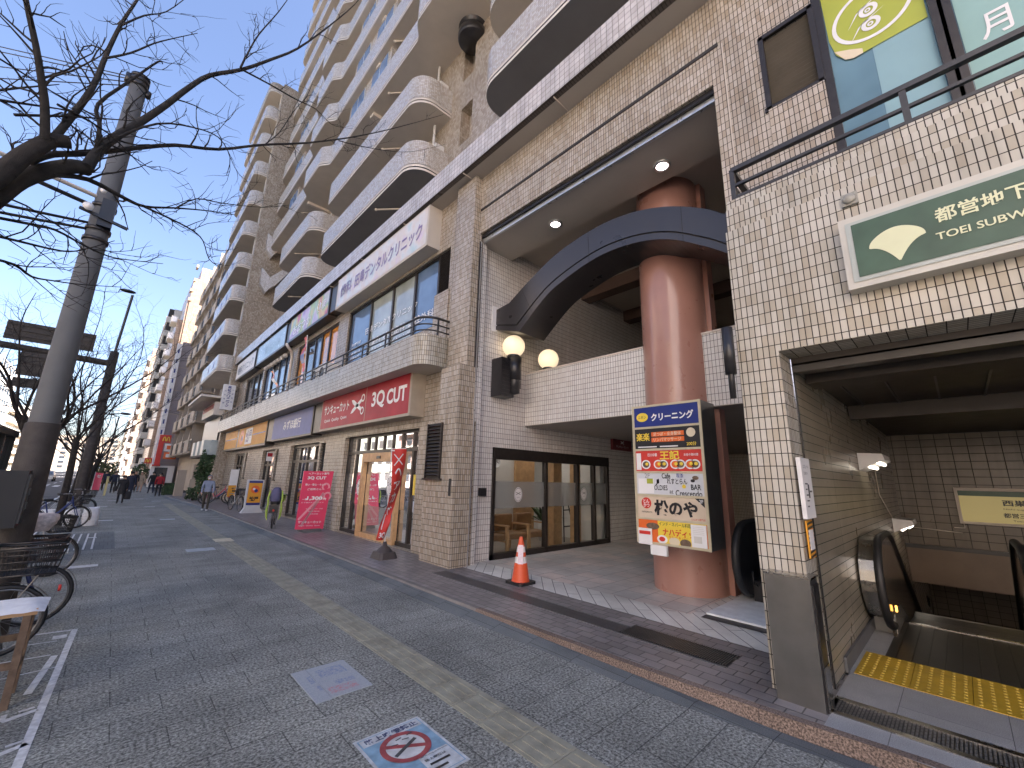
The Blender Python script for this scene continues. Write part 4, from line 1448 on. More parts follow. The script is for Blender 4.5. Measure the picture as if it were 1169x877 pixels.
# row across the road (sunlit faces look back over the carriageway)
rnd = random.Random(5)
y = -70
names = ['cream walled block', 'brick red block', 'white tiled block', 'ochre block', 'grey concrete block', 'sand coloured block', 'pink rendered block', 'pale green block', 'tan block', 'ivory block', 'rust brown block', 'stone grey block', 'buff block', 'chalk white block']
cols = [(0.62, 0.54, 0.42), (0.42, 0.22, 0.15), (0.66, 0.64, 0.6), (0.55, 0.42, 0.24), (0.42, 0.42, 0.40), (0.58, 0.48, 0.35), (0.58, 0.42, 0.36), (0.48, 0.52, 0.42), (0.5, 0.4, 0.3), (0.68, 0.64, 0.54), (0.38, 0.25, 0.18), (0.46, 0.45, 0.42), (0.6, 0.52, 0.38), (0.7, 0.69, 0.66)]
for i in range(14):
    L = [26, 18, 22, 16, 24, 20, 14, 18, 26, 22, 30, 28, 40, 60][i]
    H = [24, 18, 30, 15, 21, 27, 12, 18, 15, 21, 24, 30, 21, 24][i]
    b = building('roadside_building', names[i] + ' across the road, ' + ['eight', 'six', 'ten', 'five', 'seven', 'nine', 'four', 'six', 'five', 'seven', 'eight', 'ten', 'seven', 'eight'][i] + ' storeys high', (-30, y + L / 2, 0))
    b['group'] = 'buildings across the road'
    m = MB()
    m.box(-40, -26, y + .2, y + L - .2, 0, H)
    m.build('wall', mat('render_%d' % i, cols[i], 0.8, 0.08, 0.7), b)
    nf, n = int(H / 3), int((L - 3) / 3.4)
    wm = MB()
    wm.box(-26.02, -25.95, 0, 1.9, 0, 1.5)
    first = None
    for k in range(nf):
        for j in range(n):
            if first is None:
                first = o = wm.build('window', 'pane', b)
                base = V((0, 0, 0))
            else:
                o = first.copy()
                COL.objects.link(o)
            o.location = (0, y + 2 + j * 3.4, k * 3 + 1.0)
        if i % 3 == 0 and k:
            m = MB()
            m.box(-26, -24.9, y + 1, y + L - 1, k * 3 + .1, k * 3 + 0.95)
            m.build('balcony', 'cream_trim', b)
    y += L
# ================================================================ signs
def slant_box(name, y0, y1, z0, z1, x0, xw, mats, parent):
    m = MB()
    m.box(x0, xw, y0, y1, z0, z1, 0)
    return m.build(name, mats, parent)
# ---- red salon fascia
s = thing('shop_sign', 'dark red illuminated fascia with white scissors and 3Q CUT lettering over the salon', 'sign', (5.0, 12, 3.3), group='fascia signs under the ledge')
slant_box('sign_box', 8.95, 15.1, 3.25, 4.4, 5.0, 5.4, mat('tan_sign_box', (0.40, 0.34, 0.26), 0.45, 0.1, 3), s)
m = MB()
m.face([(4.995, 9.03, 3.32), (4.995, 11.5, 3.32), (4.995, 11.5, 4.36), (4.995, 9.03, 4.36)])
m.face([(4.995, 11.53, 3.32), (4.995, 15.05, 3.32), (4.995, 15.05, 4.36), (4.995, 11.53, 4.36)])
m.build('sign_face', 'sign_red', s)
m = MB()
m.text('3Q', (4.99, 10.72, 3.86), XR, XU, 0.50, 0.78, 0, 0.03, 'c', 0.002)
m.text('CUT', (4.99, 9.68, 3.86), XR, XU, 0.42, 1.05, 0, 0.035, 'c', 0.002)
m.text('サンキューカット', (4.99, 13.75, 3.93), XR, XU, 0.33, 2.1, 0, 0.02, 'c', 0.002)
m.text('Quick  Quality  Quiet', (4.99, 13.75, 3.56), XR, XU, 0.13, 1.9, 0, 0.01, 'c', 0.002)
def scissors(m, c, right, up, L, t, mi=0, d=0.003):
    c, right, up = V(c), V(right), V(up)
    n = right.cross(up)
    P = lambda u, v: c + right * u + up * v + n * d
    for sgn in (-1, 1):
        a, b = (-L * .5, -sgn * L * .22), (L * .25, sgn * L * .14)
        dx, dy = b[0] - a[0], b[1] - a[1]
        q = sqrt(dx * dx + dy * dy)
        px, py = -dy / q * t, dx / q * t
        m.face([P(*a), P(a[0] + dx * .2 + px * 1.2, a[1] + dy * .2 + py * 1.2), P(b[0] + px, b[1] + py), P(b[0] - px, b[1] - py), P(a[0] + dx * .2 - px * 1.2, a[1] + dy * .2 - py * 1.2)], mi)
        cu, cv, r = L * .36, sgn * L * .2, L * .125
        for i in range(16):
            A, B = 2 * pi * i / 16, 2 * pi * (i + 1) / 16
            m.face([P(cu + r * cos(A), cv + r * sin(A)), P(cu + r * cos(B), cv + r * sin(B)), P(cu + r * .62 * cos(B), cv + r * .62 * sin(B)), P(cu + r * .62 * cos(A), cv + r * .62 * sin(A))], mi)
scissors(m, (4.99, 12.05, 3.84), XR, XU, 0.95, 0.055)
m.build('lettering', 'white_ink', s)
# ---- bank fascia
s = thing('bank_sign', 'lavender blue bank fascia with white lettering between the red and the yellow signs', 'sign', (5.0, 18.5, 3.3), group='fascia signs under the ledge')
slant_box('sign_box', 16.0, 21.4, 3.2, 4.3, 5.02, 5.4, 'bronze', s)
m = MB()
m.face([(5.015, 16.1, 3.27), (5.015, 21.3, 3.27), (5.015, 21.3, 4.26), (5.015, 16.1, 4.26)])
m.build('sign_face', 'blue_sign', s)
m = MB()
m.text('みずほ銀行', (5.01, 18.5, 3.78), XR, XU, 0.40, 2.3, 0, 0.02, 'c', 0.002)
m.build('lettering', 'white_ink', s)
m = MB()
m.box(5.05, 5.4, 15.2, 15.95, 3.25, 4.35, 0)
m.box(5.05, 5.4, 21.45, 22.3, 3.25, 4.3, 0)
part('fascia_infill', m, 'bronze')
# ---- orange beef bowl fascia
s = thing('restaurant_sign', 'orange yellow fascia with red ring emblem, at the far end of the ledge', 'sign', (5.0, 27, 3.2), group='fascia signs under the ledge')
slant_box('sign_box', 22.4, 32.8, 3.1, 4.32, 5.02, 5.4, 'bronze', s)
m = MB()
for a, b in ((22.5, 25.2), (25.24, 28.6), (29.0, 32.6)):
    m.face([(5.015, a, 3.2), (5.015, b, 3.2), (5.015, b, 4.25), (5.015, a, 4.25)])
m.build('sign_face', 'orange', s)
m = MB()
for a, b in ((22.6, 25.1), (29.1, 32.4)):
    m.face([(5.01, a, 3.72), (5.01, b, 3.72), (5.01, b, 3.78), (5.01, a, 3.78)])
m.text('松屋', (5.01, 26.05, 3.72), XR, XU, 0.72, 1.35, 0, 0.03, 'c', 0.004)
m.build('lettering', 'navy', s)
m = MB()
m.face([(5.012, 25.3, 3.3), (5.012, 26.8, 3.3), (5.012, 26.8, 4.15), (5.012, 25.3, 4.15)])
m.build('lettering_panel', 'white_ink', s)
def ring(m, c, right, up, ro, ri, mi=0, d=0.0, n=28, sx=1.0):
    c, right, up = V(c), V(right), V(up)
    nn = right.cross(up)
    for i in range(n):
        A, B = 2 * pi * i / n, 2 * pi * (i + 1) / n
        P = lambda r, a: c + right * (r * cos(a) * sx) + up * (r * sin(a)) + nn * d
        m.face([P(ro, A), P(ro, B), P(ri, B), P(ri, A)] if ri else [P(ro, A), P(ro, B), c + nn * d], mi)
m = MB()
ring(m, (5.01, 27.7, 3.72), XR, XU, 0.42, 0.2, 0, 0.002, sx=1.3)
m.build('emblem', 'orange_red', s)
m = MB()
ring(m, (5.008, 27.55, 3.66), XR, XU, 0.15, 0, 0, 0.003, sx=1.3)
m.build('emblem_dot', 'navy', s)
# ---- upper fascia row
s = thing('clinic_sign', 'long pale fascia with mauve dental clinic lettering, nearest of the upper row', 'sign', (5.0, 11.8, 6.6), group='fascia signs over the upstairs windows')
slant_box('sign_box', 8.75, 15.1, 7.78, 9.0, 5.0, 5.42, 'plaster', s)
m = MB()
m.face([(4.995, 8.83, 7.86), (4.995, 15.0, 7.86), (4.995, 15.0, 8.95), (4.995, 8.83, 8.95)])
k = NT('pastel_sign_face')
tcn = k.n('ShaderNodeTexCoord').outputs['Object']
fa = k.noise(tcn, 1.6, 2.0)
k.l(k.ramp(fa, [(0.3, (0.52, 0.66, 0.66)), (0.45, (0.70, 0.70, 0.68)), (0.58, (0.72, 0.64, 0.56)), (0.7, (0.68, 0.56, 0.66))]), k.p.inputs['Base Color'])
k.p.inputs['Roughness'].default_value = 0.25
m.build('sign_face', k.m, s)
m = MB()
m.text('歯科', (4.99, 14.2, 8.38), XR, XU, 0.52, 0.98, 0, 0.02, 'c', 0.002)
m.text('田島デンタルクリニック', (4.99, 11.25, 8.38), XR, XU, 0.52, 4.4, 0, 0.02, 'c', 0.002)
m.build('lettering', mat('mauve_print', (0.23, 0.17, 0.32), 0.4, 0.05, 3), s)
s = thing('clinic_sign', 'multicoloured rainbow fascia with small white lettering over the orange windows', 'sign', (5.0, 18.5, 7.9), group='fascia signs over the upstairs windows')
slant_box('sign_box', 15.9, 21.0, 7.85, 9.0, 5.02, 5.42, 'bronze', s)
k = NT('rainbow_sign_face')
tcn = k.n('ShaderNodeTexCoord').outputs['Object']
fa = k.noise(tcn, 0.9, 1.0)
k.l(k.ramp(fa, [(0.3, (0.62, 0.10, 0.10)), (0.4, (0.72, 0.50, 0.12)), (0.5, (0.35, 0.52, 0.22)), (0.58, (0.66, 0.55, 0.60)), (0.7, (0.45, 0.28, 0.55))]), k.p.inputs['Base Color'])
k.p.inputs['Roughness'].default_value = 0.25
m = MB()
m.face([(5.015, 16.0, 7.95), (5.015, 20.9, 7.95), (5.015, 20.9, 8.95), (5.015, 16.0, 8.95)])
m.build('sign_face', k.m, s)
m = MB()
m.text('おおつか', (5.01, 19.2, 8.3), XR, XU, 0.42, 2.4, 0, 0.01, 'c', 0.002)
m.text('健康', (5.01, 16.8, 8.5), XR, XU, 0.4, 1.0, 0, 0.01, 'c', 0.002)
m.build('lettering', 'white_ink', s)
s = thing('shop_sign', 'plain pale blue fascia with faint lettering, beside the white pipe', 'sign', (5.0, 24.5, 7.9), group='fascia signs over the upstairs windows')
slant_box('sign_box', 21.6, 27.2, 7.85, 9.0, 5.02, 5.42, 'bronze', s)
m = MB()
m.face([(5.015, 21.7, 7.95), (5.015, 27.1, 7.95), (5.015, 27.1, 8.95), (5.015, 21.7, 8.95)])
m.build('sign_face', mat('pale_blue_sign_face', (0.42, 0.58, 0.68), 0.25, 0.05, 2), s)
m = MB()
m.text('児玉ぶん', (5.01, 24.0, 8.4), XR, XU, 0.5, 3.2, 0, 0.0, 'c', 0.002)
m.build('lettering', mat('teal_print', (0.20, 0.36, 0.46), 0.4, 0.05, 3), s)
s = thing('clinic_sign', 'white fascia with dark lettering at the far end of the upper row', 'sign', (5.0, 30, 7.9), group='fascia signs over the upstairs windows')
slant_box('sign_box', 27.7, 33.0, 7.85, 9.0, 5.02, 5.42, 'bronze', s)
m = MB()
m.face([(5.015, 27.8, 7.95), (5.015, 32.9, 7.95), (5.015, 32.9, 8.95), (5.015, 27.8, 8.95)])
m.build('sign_face', 'white_plastic', s)
m = MB()
m.text('歯科クリニック', (5.01, 30.3, 8.42), XR, XU, 0.55, 4.2, 0, 0.01, 'c', 0.002)
m.build('lettering', mat('slate_print', (0.10, 0.13, 0.20), 0.4, 0.05, 3), s)
m = MB()
m.box(5.06, 5.42, 15.15, 15.85, 7.9, 8.95)
m.box(5.06, 5.42, 21.05, 21.55, 7.9, 8.95)
m.box(5.06, 5.42, 27.25, 27.65, 7.9, 8.95)
part('fascia_infill', m, 'bronze')
# window lettering of the dental clinic
m = MB()
m.text('田島デンタルクリニック', (5.50, 11.6, 6.62), XR, XU, 0.24, 3.4, 0, 0.01, 'c', 0.002)
m.text('一般歯科  小児歯科  口腔外科', (5.50, 11.2, 6.12), XR, XU, 0.24, 4.4, 0, 0.01, 'c', 0.002)
m.text('インプラント  ホワイトニング', (5.50, 11.7, 5.82), XR, XU, 0.15, 3.0, 0, 0.0, 'c', 0.002)
for kk, t in enumerate(('診療時間', '月火水木金', '土曜日', '日祝休診')):
    m.text(t, (5.50, 14.0, 6.35 - kk * 0.17), XR, XU, 0.1, 0.75, 0, 0.0, 'c', 0.002)
part('window_lettering', m, 'white_ink')
# small hanging clinic sign on the corner of the fin wall
s = thing('hanging_sign', 'small white projecting sign with vertical navy clinic lettering on the fin wall corner', 'sign', (4.8, 33.2, 5.85))
m = MB()
m.box(4.44, 5.12, 32.9, 33.15, 5.85, 7.55)
m.build('sign_box', 'white_plastic', s)
m = MB()
for i, ch in enumerate('高橋クリニック'):
    m.text(ch, (4.78, 32.89, 7.38 - i * 0.21), YR, YU, 0.19, 0.2, 0, 0.02, 'c', 0.003)
for i in range(4):
    m.text('内科胃腸'[i], (4.57, 32.89, 7.1 - i * 0.27), YR, YU, 0.1, None, 0, 0.0, 'c', 0.003)
    m.text('小児科院'[i], (4.99, 32.89, 7.2 - i * 0.27), YR, YU, 0.1, None, 0, 0.0, 'c', 0.003)
m.build('lettering', 'navy', s)
m = MB()
m.bar((5.1, 33.0, 7.2), (5.3, 33.3, 7.2), 0.05)
m.bar((5.1, 33.0, 6.2), (5.3, 33.3, 6.2), 0.05)
m.build('bracket', 'steel', s)
# ---- subway sign
s = thing('subway_sign', 'dark green subway sign with pale ginkgo leaf emblem and white frame', 'sign', (4.4, -1, 3.5))
m = MB()
m.box(4.36, 4.5, -3.6, 0.41, 3.465, 4.135)
m.build('sign_frame', mat('cream_sign_frame', (0.55, 0.53, 0.46), 0.35, 0.06, 4), s)
m = MB()
m.face([(4.352, -3.55, 3.52), (4.352, 0.365, 3.52), (4.352, 0.365, 4.08), (4.352, -3.55, 4.08)])
m.build('sign_rim', mat('pale_green_rim', (0.42, 0.46, 0.42), 0.35, 0.06, 4), s)
m = MB()
m.face([(4.347, -3.52, 3.555), (4.347, 0.325, 3.555), (4.347, 0.325, 4.05), (4.347, -3.52, 4.05)])
m.build('sign_face', 'sub_green', s)
m = MB()
gp_ = []
for i in range(25):
    a = pi * i / 24
    gp_.append((0.172 * cos(a), 0.012 + 0.132 * sin(a) + .004 * cos(4 * a)))
side = [(1 - i / 10) for i in range(1, 11)]
gp_ += [(-(0.172 * t + 0.006), 0.012 - 0.165 * (1 - t) ** 2.1) for t in side]
gp_ += [((0.172 * t + 0.006), 0.012 - 0.165 * (1 - t) ** 2.1) for t in reversed(side)]
m.face([(4.342, 0.06 - u, 3.765 + v) for u, v in gp_])
m.build('emblem', 'sub_cream', s)
m = MB()
m.text('都営地下鉄', (4.342, -0.175, 3.83), XR, XU, 0.125, 0.60, 0, 0.02, 'l', 0.002)
m.text('TOEI SUBWAY', (4.342, -0.16, 3.69), XR, XU, 0.06, 0.56, 0, 0.015, 'l', 0.002)
m.text('西巣鴨駅', (4.342, -1.1, 3.72), XR, XU, 0.2, 0.9, 0, 0.02, 'l', 0.002)
m.build('lettering', 'sub_cream', s)
# ---- lit station sign down the stair well
s = thing('station_sign', 'yellowish lit station name panel on the stairwell back wall', 'sign', (12.9, -1, 1.15))
m = MB()
m.box(12.86, 12.99, -1.9, 0.1, 1.14, 1.86)
m.build('sign_frame', 'plaster', s)
m = MB()
m.face([(12.852, -1.85, 1.19), (12.852, 0.05, 1.19), (12.852, 0.05, 1.70), (12.852, -1.85, 1.70)])
m.build('sign_face', 'lit_sign', s)
m = MB()
m.face([(12.85, -1.85, 1.70), (12.85, 0.05, 1.70), (12.85, 0.05, 1.80), (12.85, -1.85, 1.80)])
m.build('sign_stripe', 'sub_green', s)
m = MB()
m.text('西巣鴨駅', (12.845, -0.53, 1.52), XR, XU, 0.12, 0.62, 0, 0.03, 'l', 0.002)
m.text('Nishi-sugamo Station', (12.845, -0.53, 1.44), XR, XU, 0.04, 0.6, 0, 0.0, 'l', 0.002)
m.text('都営三田線', (12.845, -0.51, 1.30), XR, XU, 0.09, 0.5, 0, 0.02, 'l', 0.002)
m.text('Toei Mita Line', (12.845, -0.62, 1.23), XR, XU, 0.035, 0.4, 0, 0.0, 'l', 0.002)
m.build('lettering', 'black_ink', s)
# ---- green window posters upstairs on the right
s = thing('window_poster', 'olive green window poster with white ring emblem and folded corner', 'poster', (5.44, 0, 6.5))
m = MB()
pts = [(0.31, 7.80), (-0.50, 7.80), (-0.50, 6.70), (0.02, 6.70), (0.12, 6.70), (0.19, 6.74), (0.26, 6.86), (0.30, 7.1)]
m.face([(5.455, a, b) for a, b in pts])
m.build('sheet', 'olive', s)
m = MB()
m.face([(5.452, 0.275, 6.92), (5.452, 0.19, 6.735), (5.452, 0.12, 6.695), (5.452, 0.03, 6.695), (5.452, 0.03, 6.76), (5.452, 0.14, 6.84)])
m.build('folded_corner', 'cream', s)
m = MB()
ring(m, (5.45, -0.10, 7.18), XR, XU, 0.36, 0.32, 0, 0.002, 40)
for z in (7.02, 7.22):
    ring(m, (5.45, -0.08, z), XR, XU, 0.085, 0.045, 0, 0.003, 22)
    ring(m, (5.45, -0.075, z), XR, XU, 0.028, 0.012, 0, 0.003, 14)
    m.face([(5.447, 0.12, z - .13), (5.447, 0.03, z + .03), (5.447, -0.22, z + 0.14), (5.447, -0.02, z + .07)])
m.build('emblem', 'white_ink', s)
s = thing('window_poster', 'mint window film with white weekday lettering behind the railing', 'poster', (5.44, -1.5, 6.0))
m = MB()
m.face([(5.46, -0.68, 5.12), (5.46, -3.2, 5.12), (5.46, -3.2, 6.98), (5.46, -0.68, 6.98)], 0)
m.face([(5.458, -0.70, 6.98), (5.458, -3.2, 6.98), (5.458, -3.2, 7.8), (5.458, -0.70, 7.8)], 1)
m.build('sheet', ['mint', 'olive'], s)
m = MB()
m.text('月', (5.455, -0.90, 6.23), XR, XU, 0.29, 0.2, 0, 0.01, 'c', 0.002)
m.text('曜', (5.455, -1.23, 6.24), XR, XU, 0.29, 0.26, 0, 0.01, 'c', 0.002)
m.text('火曜', (5.455, -1.8, 6.24), XR, XU, 0.29, 0.6, 0, 0.01, 'c', 0.002)
m.build('lettering', 'white_ink', s)
s = thing('blind', 'pale blue roller blind half drawn inside the upstairs corner window', 'blind', (5.5, -0.2, 5.2))
m = MB()
m.face([(5.465, -0.05, 5.1), (5.465, -0.52, 5.1), (5.465, -0.52, 6.9), (5.465, -0.05, 6.9)])
m.build('cloth', mat('aqua_blind', (0.24, 0.40, 0.44), 0.6, 0.04, 2), s)
# ---- directory sign on the round column
DX, DY0, DY1, DZ0, DZ1 = 6.3, 2.54, 3.66, 0.87, 3.06
s = thing('directory_sign', 'tall lit box sign of six coloured tenant panels on the round column', 'sign', (6.6, 3.1, DZ0))
m = MB()
m.box(DX, 6.86, DY0, DY1, DZ0, DZ1)
m.build('sign_box', 'dark_steel', s)
m = MB()
e = [DZ1 - 0.02 - i * (DZ1 - DZ0 - 0.04) / 6 for i in range(7)]
for a in e:
    m.box(DX - 0.02, DX, DY0, DY1, a - 0.017, a + 0.017)
for y in (DY0, DY1):
    m.box(DX - 0.021, DX, y - 0.02, y + 0.02, DZ0, DZ1)
m.build('sign_frame', mat('cream_frame_metal', (0.62, 0.55, 0.38), 0.35, 0.1, 5, metal=0.3), s)
ym = (DY0 + DY1) / 2
Wd = DY1 - DY0 - 0.06
def panel(i, name, m_):
    q = MB()
    q.face([(DX - .012, DY0 + .02, e[i + 1] + .017), (DX - .012, DY1 - .02, e[i + 1] + .017), (DX - .012, DY1 - .02, e[i] - .017), (DX - .012, DY0 + .02, e[i] - .017)])
    return q.build(name, m_, s)
def P(i, u, v):                              # u: 0 left .. 1 right, v: 0 bottom .. 1 top
    return (DX - .015, DY1 - .03 - u * Wd, e[i + 1] + (e[i] - e[i + 1]) * v)
def prect(q, i, u0, u1, v0, v1, mi=0, d=0.0):
    a, b, c, d4 = P(i, u0, v0), P(i, u1, v0), P(i, u1, v1), P(i, u0, v1)
    q.face([(x - d, y, z) for x, y, z in (a, b, c, d4)], mi)
def disc(q, i, u, v, r, mi=0, d=0.0, sx=1.0):
    ring(q, (P(i, u, v)[0] - d, *P(i, u, v)[1:]), XR, XU, r, 0, mi, 0, 20, sx)
def txt(q, i, t, u, v, h, w, mi=0, b=0.02, d=0.003):
    q.text(t, P(i, u, v), XR, XU, h, w, mi, b, 'c', d)
pa = panel(0, 'cleaning_panel', 'navy')
q = MB(); txt(q, 0, 'クリーニング', 0.61, 0.46, 0.13, 0.70, 0, 0.035)
disc(q, 0, 0.13, 0.5, 0.075, 1, 0.0, 1.4); txt(q, 0, 'ニホン', 0.13, 0.5, 0.05, 0.14, 2, 0.01)
q.build('lettering', ['white_ink', 'yellow', 'black_ink'], pa)
pa = panel(1, 'massage_panel', 'black_ink')
q = MB(); txt(q, 1, '楽楽', 0.13, 0.58, 0.13, 0.24, 0, 0.02)
prect(q, 1, 0.27, 0.78, 0.58, 0.78, 1, 0.001); prect(q, 1, 0.27, 0.78, 0.33, 0.53, 1, 0.001)
txt(q, 1, '足つぼ・全身整体', 0.52, 0.68, 0.06, 0.46, 3, 0.01); txt(q, 1, 'リンパマッサージ', 0.52, 0.43, 0.06, 0.46, 3, 0.01)
disc(q, 1, 0.88, 0.68, 0.07, 4); txt(q, 1, '200分', 0.88, 0.2, 0.06, 0.15, 0, 0.01); prect(q, 1, 0.04, 0.35, 0.10, 0.15, 5, 0.001); prect(q, 1, 0.4, 0.68, 0.10, 0.15, 5, 0.001)
q.build('lettering', ['yellow', 'orange_red', 'black_ink', 'cream', 'cream', 'white_ink'], pa)
pa = panel(2, 'noodle_panel', 'red')
q = MB(); txt(q, 2, '王記', 0.54, 0.74, 0.14, 0.32, 0, 0.03); txt(q, 2, '四川中華', 0.27, 0.76, 0.055, 0.16, 1, 0.01); txt(q, 2, '本格中華料理', 0.86, 0.74, 0.04, 0.22, 1, 0.0)
prect(q, 2, 0.0, 0.08, 0.1, 0.85, 1, 0.001)
for u, c in ((0.16, 2), (0.36, 3), (0.44, 2), (0.62, 3), (0.70, 2), (0.84, 3), (0.91, 2)):
    disc(q, 2, u, 0.34, 0.072, 1, 0.002, 1.1); disc(q, 2, u, 0.34, 0.052, c, 0.004, 1.1); disc(q, 2, u + .015, 0.36, 0.025, 0, 0.005, 1.1)
q.build('lettering', ['yellow', 'white_ink', 'wood_dark', 'orange_red'], pa)
pa = panel(3, 'cafe_panel', mat('pale_grey_panel', (0.62, 0.64, 0.66), 0.35, 0.06, 3))
q = MB(); txt(q, 3, '2F', 0.17, 0.85, 0.07, 0.09, 0, 0.01); txt(q, 3, 'Cafe', 0.47, 0.85, 0.085, 0.14, 1, 0.02); txt(q, 3, '喫茶', 0.68, 0.86, 0.07, 0.11, 2, 0.01)
txt(q, 3, 'れすとらん', 0.63, 0.62, 0.085, 0.32, 1, 0.015); txt(q, 3, 'OLDIES', 0.38, 0.34, 0.075, 0.22, 1, 0.01); txt(q, 3, 'at', 0.54, 0.18, 0.05, 0.06, 1, 0.0); txt(q, 3, 'Crescendo', 0.79, 0.14, 0.09, 0.40, 1, 0.01); txt(q, 3, 'BAR', 0.9, 0.40, 0.08, 0.15, 1, 0.02); txt(q, 3, '♫', 0.33, 0.58, 0.1, 0.06, 1, 0.01)
prect(q, 3, 0.02, 0.27, 0.08, 0.72, 3, 0.001); prect(q, 3, 0.16, 0.26, 0.5, 0.72, 4, 0.002); disc(q, 3, 0.90, 0.78, 0.03, 5, 0.002, 1.6); disc(q, 3, 0.86, 0.66, 0.022, 1, 0.002, 1.5); disc(q, 3, 0.73, 0.42, 0.03, 6, 0.002)
q.build('lettering', [mat('grey_print', (0.3, 0.3, 0.32), .5, .05, 3), 'black_ink', 'blue_sign', 'white_ink', 'olive', 'wood_dark', 'yellow'], pa)
pa = panel(4, 'cutlet_panel', mat('beige_panel', (0.66, 0.54, 0.40), 0.35, 0.06, 3))
q = MB(); txt(q, 4, '松のや', 0.58, 0.5, 0.235, 0.68, 0, 0.045); disc(q, 4, 0.135, 0.66, 0.085, 1, 0.001); txt(q, 4, 'とん', 0.135, 0.74, 0.06, 0.1, 2, 0.02); txt(q, 4, 'かつ', 0.135, 0.57, 0.06, 0.1, 2, 0.02)
q.face([P(4, .86, .985), P(4, 1.0, .6), P(4, 1.0, .985)], 0); txt(q, 4, '2F', .955, .84, .05, .06, 2, 0.01); txt(q, 4, 'とんかつ専門店', 0.9, 0.12, 0.03, 0.2, 1, 0.0); txt(q, 4, 'MATSUNOYA', 0.14, 0.28, 0.025, 0.18, 0, 0.0)
q.build('lettering', ['black_ink', 'red', 'white_ink'], pa)
pa = panel(5, 'karaoke_panel', 'orange_red')
q = MB(); prect(q, 5, 0.3, 1.0, 0.02, 0.98, 0, 0.001); txt(q, 5, 'ナハディッ', 0.6, 0.52, 0.11, 0.48, 1, 0.03, 0.004); txt(q, 5, 'インド・ネパール料理', 0.56, 0.84, 0.06, 0.5, 2, 0.01, 0.004); txt(q, 5, 'カレー & バー', 0.6, 0.34, 0.035, 0.3, 1, 0.0, 0.004)
disc(q, 5, 0.36, 0.2, 0.06, 4, 0.004, 1.4); disc(q, 5, 0.36, 0.21, 0.035, 1, 0.006, 1.4); disc(q, 5, 0.54, 0.16, 0.06, 5, 0.004, 1.4); disc(q, 5, 0.70, 0.14, 0.06, 6, 0.004, 1.4); disc(q, 5, 0.22, 0.7, 0.05, 6, 0.004, 2.2)
q.build('lettering', ['yellow', 'red', 'sub_green', 'white_ink', 'white_ink', 'cream', 'wood_dark'], pa)
for y0_, y1_, z0_, z1_, kind_ in ((3.41, 3.64, 0.86, 1.10, 0), (2.57, 2.79, 0.91, 1.22, 1), (3.16, 3.42, 0.73, 0.87, 2)):
    m = MB()
    m.box(DX - 0.035 - .04 * (kind_ == 2), DX - 0.02, y0_, y1_, z0_, z1_, 0)
    if kind_ == 0:
        m.box(DX - 0.04, DX - 0.034, 3.43, 3.62, 1.01, 1.06, 1)
    if kind_ == 1:
        m.box(DX - 0.04, DX - 0.034, 2.64, 2.75, 0.97, 1.06, 2)
        for k in range(5):
            m.box(DX - 0.039, DX - 0.034, 2.6, 2.76, 1.09 + k * 0.024, 1.095 + k * 0.024, 2)
    m.build('notice_sheet', ['white_ink', 'red', 'grey_ac'], s)
# ---- small red plate on the arcade wall
s = thing('wall_sign', 'small dark red plate on the white arcade wall, beyond the salon door', 'sign', (11.5, 7.15, 2.76))
m = MB()
m.box(10.98, 12.05, 7.12, 7.2, 2.76, 3.1)
m.build('sign_plate', mat('maroon_plate', (0.16, 0.02, 0.025), 0.35, 0.1, 3), s)
m = MB()
m.text('サンキューカット', (11.5, 7.115, 2.87), YR, YU, 0.07, 0.7, 0, 0.0, 'c', 0.002)
scissors(m, (11.5, 7.115, 3.0), YR, YU, 0.2, 0.012)
m.build('lettering', 'white_ink', s)
# ---- notices on the subway pier
s = thing('notice_board', 'white notice plate on the subway pier, over the hazard striped sticker', 'notice', (4.6, 1.0, 1.52))
m = MB()
m.box(4.53, 4.86, 0.965, 1.0, 1.52, 2.06)
m.build('board', 'white_plastic', s)
m = MB()
m.text('エスカレーター', (4.66, 0.96, 1.98), YR, YU, 0.035, 0.2, 0, 0.0, 'c', 0.002)
m.text('ご利用の方へ', (4.64, 0.96, 1.92), YR, YU, 0.03, 0.16, 0, 0.0, 'c', 0.002)
for k in range(5):
    m.box(4.60, 4.64 + 0.03 * (k % 3), 0.96, 0.964, 1.62 + k * .05, 1.632 + k * .05, 0)
m.box(4.68, 4.71, 0.96, 0.964, 1.7, 1.82, 0)
m.box(4.74, 4.8, 0.96, 0.964, 1.75, 1.765, 0)
m.build('lettering', 'black_ink', s)
s = thing('hazard_sticker', 'orange and black striped sticker on the tiled subway pier', 'sticker', (4.65, 1.0, 1.2))
m = MB()
m.box(4.60, 4.80, 0.993, 1.006, 1.18, 1.50, 0)
for k in range(8):
    z = 1.18 + k * .04
    m.face([(4.60, .991, z), (4.80, .991, z + .015), (4.80, .991, min(z + .035, 1.5)), (4.60, .991, z + .02)], 1)
m.box(4.63, 4.77, 0.988, 0.993, 1.25, 1.42, 2)
m.build('sheet', ['orange', 'black_ink', 'white_plastic'], s)
